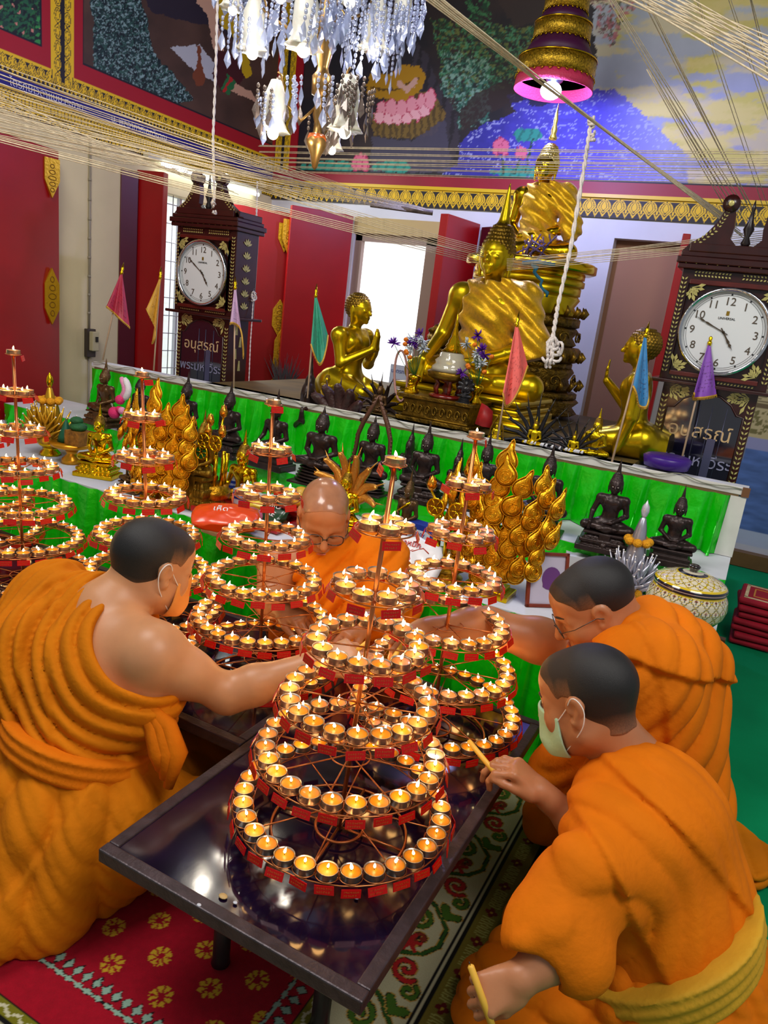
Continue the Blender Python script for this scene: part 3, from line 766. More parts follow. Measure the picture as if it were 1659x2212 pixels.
def kanok(s, t, h, w):
    t = t*1.0
    """row of flame leaves in yellow on black; t 0..h up from the points"""
    v = t/h; C = np.tile(BLK, (len(s), 1)); lay(C, v > .9, YEL)
    for off, sc in ((.5, .55), (0, 1.0)):
        uu = np.abs(((s/w+off) % 1)-.5)*2; vv = v/.92 if sc == 1 else v/.92*1.5+.02
        # rounded above, drawn to a point below
        hw = np.where(vv > .55, np.sqrt(np.clip(1-((vv-.55)/.45)**2, 0, 1)), np.clip(vv/.55, 0, 1)**1.25)*.93*(1 if sc == 1 else .5)
        ins = (uu < hw) & (vv < 1) & (vv > 0); d = hw-uu; lay(C, (uu < hw+.09) & (vv < 1.03), BLK); lay(C, ins, YEL); lay(C, ins & (np.abs(d-.26) < .055) & (vv > .2), BLK); lay(C, ins & (np.abs(d-.55) < .05) & (vv > .35), BLK)
    return C
def tangle(s, t, h, w):
    """interlaced gold leaf band on black"""
    C = np.tile(YEL*.85, (len(s), 1)); v = t/h
    a = np.sin(2*PI*s/w+2.2*np.sin(v*PI)); b = np.sin(2*PI*s/w*1.0-2.5*np.sin(v*PI)+1.3)
    lay(C, np.abs(a) < .22, BLK); lay(C, np.abs(b) < .20, BLK); lay(C, np.abs(np.abs(v-.5)-.46) < .03, BLK)
    return C
def room():
    wallm = mat('wall_cream', S3(226, 210, 168), rough=.8, noise=.07, nscale=3, bump=.15, bscale=12)
    wallb = mat('wall_bluewhite', S3(222, 222, 228), rough=.8, noise=.07, nscale=3, bump=.15, bscale=12)
    redm = mat('shutter_red', S3(158, 6, 12), rough=.35, noise=.12, nscale=4, bump=.08, bscale=10)
    maroon = mat('maroon_wood', S3(84, 14, 30), rough=.4, noise=.15, nscale=5)
    goldpl = mat('gold_plaque', S3(215, 165, 30), rough=.35, metal=.6, bump=.6, bscale=60)
    dark = mat('dark_line', (0.01, .01, .012), rough=.6)
    green = mat('carpet_green', S3(0, 146, 92), rough=.95, noise=.18, nscale=2.5, bump=.4, bscale=400, spec=.15)
    # floor
    mb = MB(); mb.box((-1.5, 2.2, -.055), (7, 8.2, .1)); mb.build('floor', green, kind='structure')
    # walls above and below the painted bands
    w = MB(); t = .12
    def wall_y(x0, x1, z0, z1): w.box(((x0+x1)/2, YW+t/2, (z0+z1)/2), (x1-x0, t, z1-z0))
    win = [(-3.33, -2.30, .35, 2.13)]
    rwin = (-1.20, -.72, .35, 2.10)
    wall_y(XW-.1, -3.33, 0, 2.13); wall_y(-2.30, rwin[0], 0, 2.10); wall_y(rwin[1], 2.2, 0, 2.10)
    wall_y(XW-.1, rwin[0], 2.13, 2.232); wall_y(rwin[0], 2.2, 2.10, 2.232); wall_y(-2.30, rwin[0], 2.10, 2.13); wall_y(-3.33, -2.30, 0, .35); wall_y(rwin[0], rwin[1], 0, .35)
    w.build('wall_back', wallb, kind='structure')
    w = MB()
    def wall_x(y0, y1, z0, z1): w.box((XW-t/2, (y0+y1)/2, (z0+z1)/2), (t, y1-y0, z1-z0))
    wall_x(1.0, 3.95, 0, 2.25); wall_x(5.0, YW, 0, 2.25); wall_x(3.95, 5.0, 2.05, 2.25); wall_x(3.95, 5.0, 0, .40); wall_x(1.0, YW, 2.25, 4.2)
    w.build('wall_left', wallm, kind='structure')
    w = MB(); wall_y(XW-.1, 2.2, 2.232, 4.2); w.build('wall_upper', wallb, kind='structure')
    ce = MB(); ce.box((-1.2, 3.4, 4.25), (6.2, 4.8, .1)); ce.build('ceiling', mat('ceiling_dark', S3(60, 50, 60), rough=.8), kind='structure')
    # back wall mural and bands
    zf0, zf1, zy, zr = 2.228, 2.357, 2.380, 2.460
    y0 = YW-.006
    painted('frieze_band', (XW, y0-.01, zf0), (1, 0, 0), (0, 0, 1), 6.3, zf1-zf0, .0042, lambda s, t, P: kanok(s, t, zf1-zf0, .105), PAINT, kind='structure', )
    m = MB(); m.box((-1.05, y0-.012, (zf1+zy)/2), (6.3, .03, zy-zf1)); m.build('trim_1', mat('moulding_yellow', S3(225, 185, 30), rough=.4), kind='structure')
    m = MB(); m.box((-1.05, y0-.004, (zr+zy)/2), (6.3, .012, zr-zy)); m.build('trim_2', mat('band_crimson', S3(150, 16, 42), rough=.5, noise=.15, nscale=3), kind='structure')
    painted('wall_mural', (-3.97, y0, zr), (1, 0, 0), (0, 0, 1), 5.9, 1.55, .009, mural_back, PAINT, kind='structure')
    m = MB(); m.box((-4.0, y0-.005, 3.3), (.07, .02, 1.7)); m.build('trim_3', mat('band_red', S3(165, 12, 30), rough=.5), kind='structure')
    painted('corner_ornament', (-4.19, y0-.008, 2.36), (0, 0, 1), (1, 0, 0), 1.8, .155, .005, lambda s, t, P: vband(s, t, .155, .07), PAINT, kind='structure')
    # left wall paintings
    x0 = XW+.004
    painted('wall_panel_painting', (x0, 1.6, 2.245), (0, 1, 0), (0, 0, 1), YW-1.6-.01, 1.5, .0055, mural_left, PAINT, kind='structure')
    for q_, (v0, tx) in enumerate(((18, 'ไตรภูมิเวลาแบบ.สะอาด'), (238, 'น. พลอากาศเอกวิชาญ'))):
        o_ = atx(v0, 172 if q_ == 0 else 250, XW); txt('inscription', tx, .058, (XW+.008, o_[1], 2.385), (0, 1, 0), (0, 0, 1), mat('letter_pale', S3(190, 190, 230), rough=.4), None, kind='structure')
    # door leaf and shutters
    def slab(name, a, b, z0, z1, th, mt, **k):
        a = np.array(a[:2]); b = np.array(b[:2]); d = b-a; L = np.linalg.norm(d); d /= L; n = np.array([-d[1], d[0]])
        mb = MB(); P = [np.array([*q, z]) for z in (z0, z1) for q in (a, b, b+n*th, a+n*th)]; mb.hexa(P); return bevel(mb.build(name, mt, None, **k), .004)
    def plaque(o, c, ax, h, wd, cut=False):
        c = np.array(c, float); ax = nrm(ax); nn = nrm(np.cross(ax, [0, 0, 1]))
        if nn@(CAM-c) < 0: nn = -nn
        P = [(0, -h/2), (wd/2, -h*.22), (wd/2, h*.22), (0, h/2), (-wd/2, h*.22), (-wd/2, -h*.22)]
        if cut: P = [(0, -h/2), (wd/2, -h*.05), (wd/2, h/2), (-wd/2, h/2), (-wd/2, -h*.05)]
        mb = MB(); mb.prism(P, c, ax, (0, 0, 1), nn, .018); q = mb.build('plaque', goldpl, o)
        r = MB()
        for i in range(5): r.tube([c+nn*.019+ax*(math.cos(j*PI/6)*wd*.26*(1-abs(i-2)*.25))+np.array([0, 0, (i-2)*h*.15+math.sin(j*PI/6)*h*.05]) for j in range(12)], .0022, 5, closed=True)
        r.build('plaque_relief', mat('gold_dark', S3(120, 80, 10), rough=.4, metal=.5), q); return q
    d1 = slab('door_1', atx(-260, 270, XW+.25), atx(127, 318, XW+.10), .02, 2.10, .05, redm, kind='structure')
    dirw = nrm([.15, .85, 0])
    for v, h, c in ((385, .22, True), (640, .34, False)): plaque(d1, atx(110, v, XW+.115), dirw, h, .095, c)
    # window on the left wall: recess, bright panes, grille
    glow = mat('daylight', (1, 1, 1), emit=1.15, ecol=(0.95, .97, 1.0)); fr = mat('alu_frame', S3(190, 190, 200), rough=.4, metal=.3)
    gl2 = mat('daylight_garden', (1, 1, 1), emit=.8, ecol=(0.86, .95, .86))
    w1 = MB(); w1.quad((XW-.16, 3.95, .40), (XW-.16, 5.0, .40), (XW-.16, 5.0, 2.05), (XW-.16, 3.95, 2.05)); o = w1.build('window_1', gl2, kind='structure')
    g = MB()
    for y in (4.2, 4.42, 4.62, 4.82): g.box((XW-.10, y, 1.22), (.03, .022, 1.65))
    for y in (4.30, 4.52, 4.72): g.rod((XW-.07, y, .4), (XW-.07, y, 2.05), .004, 6)
    for i in range(12): g.rod((XW-.07, 3.95, .5+i*.135), (XW-.07, 5.0, .5+i*.135), .004, 6)
    g.build('window_grille', fr, o)
    slab('window_2', atx(262, 370, XW+.01), atx(300, 380, XW+.05), .42, 2.12, .05, maroon, kind='structure')
    a = atx(296, 372, XW+.02); s2 = slab('window_3', (XW+.02, a[1]), (XW+.22, a[1]+.05), .42, 2.14, .06, redm, kind='structure')
    zt = atx(540, 440, XW+.30)[2]
    s3 = slab('window_4', (XW+.10, 4.92), (XW+.46, 5.30), .42, 2.08, .05, redm, kind='structure')
    e = np.array([XW+.46, 5.30]); 
    for v, h, c in ((515, .22, True), (685, .30, False), (845, .2, False)):
        p = atd(596 if v == 515 else (588 if v == 685 else 578), v, 6.15); plaque(s3, (XW+.44, 5.27, p[2]), (.36, .38, 0), h, .11, c)
    # cable and switch box
    c = MB(); b0 = atx(190, 740, XW); c.rod((XW+.008, b0[1], b0[2]+.08), (XW+.008, b0[1], 2.24), .008, 8); c.rod((XW+.006, b0[1], b0[2]-.08), (XW+.006, b0[1], .2), .006, 8)
    for i in range(9): c.rod((XW+.008, b0[1], 1.15+i*.12), (XW+.008, b0[1], 1.165+i*.12), .0105, 8)
    cb = c.build('cable_conduit', mat('conduit', S3(150, 140, 120), rough=.5), None, label='thin conduit running down the cream wall to the breaker box', cat='cable')
    bb = empty('breaker_box', (XW, b0[1], b0[2]-.10), label='small beige breaker box on the cream wall beside the red door', cat='switch box')
    m = MB(); m.box((.02, 0, .10), (.03, .075, .19)); bevel(m.build('back_plate', mat('plate_brown', S3(60, 50, 42), rough=.5), bb), .004)
    m = MB(); m.box((.05, .008, .115), (.04, .055, .13)); bevel(m.build('cover', mat('plate_beige', S3(190, 178, 140), rough=.4), bb), .006)
    m = MB(); m.box((.072, .012, .13), (.008, .02, .035)); m.build('switch', BLKF, bb)
    # back wall window with curtainless bright panes
    w2 = MB(); w2.quad((-3.33, YW+.10, .35), (-2.30, YW+.10, .35), (-2.30, YW+.10, 2.13), (-3.33, YW+.10, 2.13)); o = w2.build('window_5', glow, kind='structure')
    hz = mat('frame_brown', S3(150, 125, 112), rough=.5); g = MB()
    for x, wd in ((-3.30, .07), (-2.62, .10), (-2.33, .04)): g.box((x, YW+.05, 1.2), (wd, .05, 1.7))
    g.box((-2.8, YW+.05, 1.98), (1.05, .05, .06)); g.box((-2.8, YW+.05, .38), (1.05, .05, .06)); g.build('window_frame', hz, o)
    m = MB(); m.box((-2.815, YW+.03, 2.07), (1.03, .09, .12)); m.build('window_head', mat('reveal_ochre', S3(190, 165, 110), rough=.7), o)
    p_ = aty(868, 815, YW-.02); sg = MB(); sg.box((p_[0], YW-.01, p_[2]), (.24, .006, .19)); so = sg.build('paper_notice', mat('paper_blue', S3(196, 204, 226), rough=.7), None, label='pale paper notice with blue handwriting fixed to the bright window', cat='notice')
    txt('notice_text', 'บาตรทองคำ', .045, (p_[0]-.11, YW-.015, p_[2]+.03), (1, 0, 0), (0, 0, 1), mat('ink_blue', S3(60, 70, 150), rough=.6), so)
    txt('notice_text', 'ถวายพระ', .05, (p_[0]-.09, YW-.015, p_[2]-.05), (1, 0, 0), (0, 0, 1), mat('ink_pink', S3(190, 130, 120), rough=.6), so)
    sL = slab('window_6', (-3.36, YW-.02), (-3.70, YW-.42), .38, 2.13, .05, redm, kind='structure')
    plaque(sL, (-3.70, YW-.40, aty(690, 520, YW-.4)[2]), (.34, .40, 0), .28, .12, True); plaque(sL, (-3.70, YW-.40, aty(664, 770, YW-.4)[2]), (.34, .4, 0), .42, .12)
    slab('window_7', (-2.28, YW-.02), (-2.36, YW-.46), .38, 2.13, .07, redm, kind='structure')
    slab('window_8', (-2.20, YW-.03), (-2.10, YW-.10), .38, 2.11, .05, maroon, kind='structure')
    # window recess on the right with its reveal and red leaf
    m = MB(); rv = mat('reveal_ochre', S3(190, 165, 110), rough=.7)
    m.box(((rwin[0]+rwin[1])/2, YW+.11, 1.2), (rwin[1]-rwin[0], .02, 1.8)); m.build('window_9', mat('reveal_brown', S3(165, 120, 90), rough=.7), kind='structure')
    slab('window_10', (-.74, YW-.02), (-.72, YW-.22), .38, 2.13, .05, redm, kind='structure')
    # painted board behind the right-hand clock
    painted('painted_panel', (-.22, YW-.02, .09), (1, 0, 0), (0, 0, 1), 1.2, 1.9, .008, panel_right, PAINT, label='large painted panel of a pavilion above blue water, behind the right clock', cat='painting')
    m = MB(); m.box((.38, YW-.06, .05), (1.3, .09, .10)); m.build('trim_4', mat('base_brown', S3(110, 78, 40), rough=.5, noise=.2, nscale=8), kind='structure')

def vband(s, t, h, w):
    C = np.tile(YEL, (len(s), 1)); v = t/h; u = (s/w) % 1
    dm = np.abs(v-.5)*2; lay(C, (dm < .16+.12*np.abs(u-.5)), BLK)
    for sd in (0, 1):
        a = np.abs(v-(.28 if sd == 0 else .72))*6; e = a**1.6+((u-.5)*2.0)**2
        lay(C, np.abs(e-.85) < .12, BLK); lay(C, np.abs(e-.35) < .07, BLK)
    lay(C, (v < .03) | (v > .97), BLK*1.2); return C
def px(P): 
    d = P-CAM; k = d@FWD; return PPX+FOC*(d@RGT)/k, PPY-FOC*(d@CUP)/k
def leaves(C, u, v, mask, dens, cols, seed, sc=1.0, ch=0):
    """dabs of foliage in several tones"""
    for i, c in enumerate(cols):
        n = fbm(u*dens*(1+.35*i)+seed, v*dens*(1+.35*i), 3, (ch+i) % 8); lay(C, mask*np.clip((n-.50-.03*i)/.12, 0, 1), c, .9)
def flower(C, u, v, cx, cy, r, petals, col, core=None, squash=1.0, edge=None):
    th = np.arctan2(-(v-cy)/squash, u-cx); d = np.hypot(u-cx, (v-cy)/squash); R_ = r*(.62+.38*np.abs(np.cos(th*petals/2)))
    lay(C, d < R_, col); 
    if edge is not None: lay(C, (d < R_) & (d > R_*.86), edge)
    if core is not None: lay(C, d < r*.3, core)
def mural_back(s, t, P):
    # laid out in the plane of the wall; (a, b) are wall coordinates scaled to a drawing sheet
    u, v = px(P); u = u+9*(fbm(u/7, v/7, 3, 5)-.5)+3*(vn(u/2.2, v/2.2, 6)-.5); v = v+9*(fbm(u/7, v/7, 3, 7)-.5)+3*(vn(u/2.2, v/2.2, 3)-.5); n = fbm(u/60, v/60, 5); n2 = fbm(u/16, v/9, 4, 2)
    C = np.tile(S(26, 24, 34), (len(u), 1)); 
    lay(C, np.ones(len(u)), S(60, 42, 40), np.clip(n*1.6-.5, 0, .8))
    uu = u+22*(n-.5)*2; vv = v+18*(n2-.5)*2
    # sky at the right
    sky = inpoly(uu, vv, [(1290, -60), (1275, 60), (1300, 150), (1230, 200), (1180, 300), (1300, 420), (2200, 470), (2200, -200), (1290, -200)])
    k = np.clip((v+100)/500, 0, 1)
    skc = S(196, 206, 210)*(1-k[:, None])+S(150, 150, 205)*k[:, None]
    C[sky] = (skc*(.82+.3*n[:, None]))[sky]
    lay(C, (sky & (u > 1330))*np.clip((fbm(u/95, v/26, 5, 3)-.50)/.12, 0, 1), S(222, 205, 60), .8)
    lay(C, (sky & (u > 1250))*np.clip((fbm(u/120+5, v/22, 4, 5)-.5)/.15, 0, 1), S(235, 215, 150), .6)
    # water
    wat = inpoly(uu, v+8*(n2-.5), [(960, 420), (960, 330), (1040, 268), (1120, 240), (1090, 205), (1150, 190), (1330, 195), (1480, 330), (1480, 430)])
    wk = (1-np.clip((u-1300)/170, 0, 1))[:, None]; C[wat] = ((skc*(.82+.3*n[:, None]))*(1-wk)+wk*((S(52, 48, 150)*(1-np.clip((u-1050)/260, 0, 1))[:, None]+S(96, 84, 226)*np.clip((u-1050)/260, 0, 1)[:, None])*(.7+.5*n2[:, None])))[wat]
    lay(C, wat & (np.abs(fbm(u/45, v/7, 4, 4)-.5) < .018), S(190, 195, 240), .6)
    ha = np.clip(1-np.hypot((u-1290)/200, (v-300)/160), 0, 1); lay(C, ha > 0, S(110, 90, 225), .0)
    # rocks and trees
    leaves(C, u, v, inpoly(uu, vv, [(930, 40), (1120, 60), (1240, 40), (1230, 130), (1130, 170), (1060, 190), (1010, 230), (960, 180)]), 1/9, [S(20, 60, 40), S(38, 100, 60), S(110, 120, 60), S(80, 150, 110)], 3, ch=1)
    leaves(C, u, v, inpoly(uu, vv, [(960, 110), (1060, 130), (1050, 260), (1000, 290), (960, 200)]), 1/7, [S(15, 50, 45), S(50, 110, 90), S(130, 170, 150)], 9)
    leaves(C, u, v, inpoly(uu, vv, [(1000, -40), (1070, -40), (1060, 50), (1010, 60)]), 1/8, [S(20, 70, 45), S(60, 130, 80)], 19)
    leaves(C, u, v, inpoly(uu, vv, [(1275, -60), (1370, -60), (1365, 30), (1330, 95), (1290, 70)]), 1/8, [S(120, 60, 70), S(200, 120, 130), S(90, 90, 60)], 29, ch=2)
    lay(C, inpoly(u+10*(n2-.5), v, [(1050, -40), (1250, -40), (1220, 30), (1110, 60)]), S(60, 45, 42), .7)
    lay(C, inpoly(u+8*(n2-.5), v+8*(n-.5), [(1020, 205), (1090, 175), (1135, 215), (1060, 240), (1000, 285), (990, 250)]), S(46, 30, 30), .9)
    lay(C, inpoly(u, v, [(1135, 205), (1180, 195), (1190, 225), (1150, 232)]), S(26, 24, 60), .9)
    # sheltering tree trunk
    tr = inpoly(u, v, [(900, 90), (925, 120), (950, 190), (985, 240), (992, 300), (990, 360), (905, 370), (860, 300), (880, 180)])
    lay(C, tr, S(52, 46, 56)); lay(C, tr & (np.sin(u/4+v/20+3*n) > .5), S(24, 20, 28), .8)
    # meadow straw, robe, lotus seat
    st = inpoly(u, v, [(800, 255), (835, 215), (930, 195), (965, 245), (940, 290), (880, 300), (810, 295)])
    lay(C, st, S(118, 92, 40)); lay(C, st & (np.sin(u/2.2+4*n2) > .3), S(70, 52, 26), .8)
    lay(C, inpoly(u+6*(n2-.5), v, [(805, 295), (890, 305), (960, 255), (975, 372), (800, 372)]), S(70, 66, 84), .9)
    lay(C, inpoly(u, v, [(790, 195), (800, 160), (840, 160), (870, 140), (905, 142), (920, 165), (912, 190), (880, 222), (850, 215), (790, 205)]), S(176, 128, 16))
    lay(C, dline(u, v, [(800, 190), (850, 195), (905, 170)]) < 2.5, S(90, 60, 8)); lay(C, dline(u, v, [(862, 180), (880, 195), (895, 175)]) < 6, S(205, 160, 140))
    for i, (a, b) in enumerate(((825, 240), (845, 235), (868, 238), (890, 232), (912, 224), (930, 214))):
        e = ((u-a)/13)**2+((v-b)/23)**2; lay(C, e < 1, S(232, 150, 160)); lay(C, (e < 1) & (e > .8), S(190, 60, 90))
    for i, (a, b) in enumerate(((820, 255), (838, 256), (858, 258), (878, 255), (898, 250), (918, 240))):
        e = ((u-a)/12)**2+((v-b)/12)**2; lay(C, e < 1, S(240, 175, 180)); lay(C, (e < 1) & (e > .8), S(190, 60, 90))
    # lotus flowers and leaves by the water
    for cx, cy, sx, sy in ((1140, 292, 36, 14), (1120, 372, 55, 13), (850, 360, 42, 14), (715, 362, 60, 16)):
        e = ((u-cx)/sx)**2+((v-cy)/sy)**2+.25*np.sin(u/5); lay(C, e < 1, S(40, 150, 130)); lay(C, (e < 1) & (np.sin((u-cx)/3+(v-cy)/6) > .6), S(20, 100, 90), .7)
    for cx, cy, h in ((1082, 318, 24), (1125, 330, 18), (778, 352, 26)):
        for k_ in (-1, 0, 1):
            e = ((u-cx-k_*h*.4)/(h*.32))**2+((v-cy+h*.15*(k_ == 0))/(h*.75))**2; lay(C, e < 1, S(228, 110, 140)); lay(C, (e < 1) & (e > .75), S(180, 40, 90))
    for x1, y1, x2, y2 in ((1085, 335, 1088, 372), (1122, 345, 1112, 375), (1150, 300, 1135, 372)): lay(C, dline(u, v, [(x1, y1), (x2, y2)]) < 2, S(20, 60, 50))
    lay(C, (P[:, 2] < 2.475) | (P[:, 0] < -3.955), S(10, 14, 20))
    return C
def mural_left(s, t, P):
    u, v = px(P); y = P[:, 1]; z = P[:, 2]; u = u+8*(fbm(u/7, v/7, 3, 5)-.5); v = v+8*(fbm(u/7, v/7, 3, 7)-.5); n = fbm(u/50, v/50, 5); n2 = fbm(u/12, v/8, 4, 2)
    C = np.tile(S(165, 12, 30), (len(u), 1))
    # lower bands: gold ornament, blue inscription band, flame-leaf band
    b1 = z < 2.365; C[b1] = tangle(y[b1], (z[b1]-2.285), .08, .05); 
    q = z < 2.285; C[q] = kanok(y[q], z[q]-2.245, .04, .04)
    blue = (z >= 2.365) & (z < 2.448); C[blue] = S(26, 16, 120); lay(C, (np.abs(z-2.369) < .004) | (np.abs(z-2.446) < .003), S(210, 170, 60))
    k = (z >= 2.448) & (z < 2.545); C[k] = kanok(y[k], .097-(2.545-z[k]), .097, .062)
    lay(C, (z >= 2.538) & (z < 2.55), YEL)
    y1 = 3.47; hv = .155
    vb = (np.abs(y-y1) < hv*.5) & (z >= 2.50); C[vb] = vband(z[vb], y[vb]-y1+hv*.5, hv, .085)
    lay(C, (z >= 2.55) & (np.abs(np.abs(y-y1)-hv*.5) < .006), YEL)
    # panels
    pR = (y > y1+.145) & (y < 5.60) & (z > 2.645); pL = (y < y1-.145) & (z > 2.645)
    base = S(78, 54, 42)*(.5+1.0*n[:, None]); C[pR] = base[pR]
    C[pL] = (S(14, 26, 24)*(.6+.8*n[:, None]))[pL]
    lay(C, pR & inpoly(u+14*(n-.5), v+10*(n2-.5), [(280, -60), (480, -60), (560, 90), (520, 100), (470, 60), (330, 30)]), S(34, 28, 44), .9)
    bush = pR & inpoly(u+16*(n-.5), v+12*(n2-.5), [(200, -60), (290, -60), (330, 110), (420, 215), (380, 228), (200, 180)])
    lay(C, bush, S(10, 26, 30)); leaves(C, u, v, bush, 1/5, [S(20, 50, 50), S(50, 90, 80), S(140, 170, 170)], 5)
    lay(C, pR & inpoly(u, v, [(368, 102), (432, 96), (500, 190), (468, 180), (425, 160)]), S(186, 186, 190))
    lay(C, pR & inpoly(u, v, [(424, 98), (434, 98), (434, 130), (443, 165), (438, 186), (424, 186), (416, 166), (428, 130)]), S(122, 62, 34))
    lay(C, pR & inpoly(u, v, [(425, -40), (470, -20), (470, 40), (482, 110), (460, 105), (448, 30), (425, 5)]), S(206, 160, 128))
    lay(C, pR & inpoly(u, v, [(455, -40), (500, -40), (545, 160), (530, 170), (500, 70), (478, 60)]), S(206, 168, 20))
    lay(C, pR & inpoly(u, v, [(470, 110), (505, 115), (530, 165), (495, 205), (475, 195), (458, 160)]), S(70, 24, 26))
    lay(C, pR & inpoly(u, v, [(492, 160), (512, 178), (495, 206), (476, 192)]), S(40, 110, 60)); lay(C, pR & (dline(u, v, [(500, 170), (484, 197)]) < 3), S(190, 40, 40))
    lay(C, pR & inpoly(u, v, [(510, 180), (545, 200), (570, 235), (540, 215), (500, 198)]), S(206, 160, 128))
    leaves(C, u, v, pL, 1/7, [S(20, 60, 50), S(40, 110, 60)], 7); 
    for i in range(26):
        cx, cy = RNG.uniform(0, 138), RNG.uniform(-10, 125); e = ((u-cx)/3)**2+((v-cy)/4)**2; lay(C, pL & (e < 1), S(200, 130, 120))
    for cx, cy in ((88, 90), (128, 105), (20, 60), (40, 75), (60, 50), (105, 40)):
        for k_ in range(7):
            a = cx+(5 if k_ % 2 else -5); e = ((u-a)*.8+(v-cy+k_*8)*.3)**2/22+((v-cy+k_*8))**2/16; lay(C, pL & (e < 1), S(50, 140, 70) if cx in (88, 128) else S(30, 90, 60))
    lay(C, (pR & ((y < y1+.155) | (z < 2.655))) | (pL & ((y > y1-.155) | (z < 2.655))), S(12, 12, 24))
    return C
def panel_right(s, t, P):
    u, v = px(P); n = fbm(s*9, t*14, 4); C = np.tile(S(150, 150, 160), (len(u), 1))*(.7+.6*n[:, None])
    lay(C, t < 1.45, S(196, 178, 130)); lay(C, (t < .72) & (t > .05), S(80, 110, 170)*1.0); m = (t < .72)
    C[m] = (C*(.6+.8*fbm(s*10, t*40, 3, 3)[:, None]))[m]; lay(C, t < .16, S(190, 200, 220), .8)
    lay(C, (t > .72) & (t < .80), S(150, 150, 190)); lay(C, (np.abs(t-.9) < .08) & (fbm(s*60, t*60, 2) > .5), S(120, 110, 60))
    lay(C, (t > .98) & (((s*3.2) % 1) < .18), S(222, 205, 140)); lay(C, (t > 1.0) & (((s*3.2) % 1) > .3) & (fbm(s*2, t*90, 2) > .5), S(110, 90, 60))
    return C
def txt(name, body, size, o, ux, uy, mt, parent=None, depth=.0006, align='LEFT', **k):
    """lettering as flat mesh; o origin, ux reading direction, uy up"""
    cu = bpy.data.curves.new(name, 'FONT'); cu.body = body; cu.size = size; cu.extrude = depth; cu.align_x = align; cu.resolution_u = 3
    ob = bpy.data.objects.new(name, cu); COL.objects.link(ob); dg = bpy.context.evaluated_depsgraph_get()
    me = bpy.data.meshes.new_from_object(ob.evaluated_get(dg)); bpy.data.objects.remove(ob); bpy.data.curves.remove(cu)
    ux = Vector(nrm(ux)); uy = Vector(nrm(uy)); uz = ux.cross(uy)
    M = Matrix.Identity(4)
    for i in range(3): M[i][0] = ux[i]; M[i][1] = uy[i]; M[i][2] = uz[i]; M[i][3] = o[i]
    me.transform(M); me.materials.clear(); return link(name, me, mt, parent, **k)

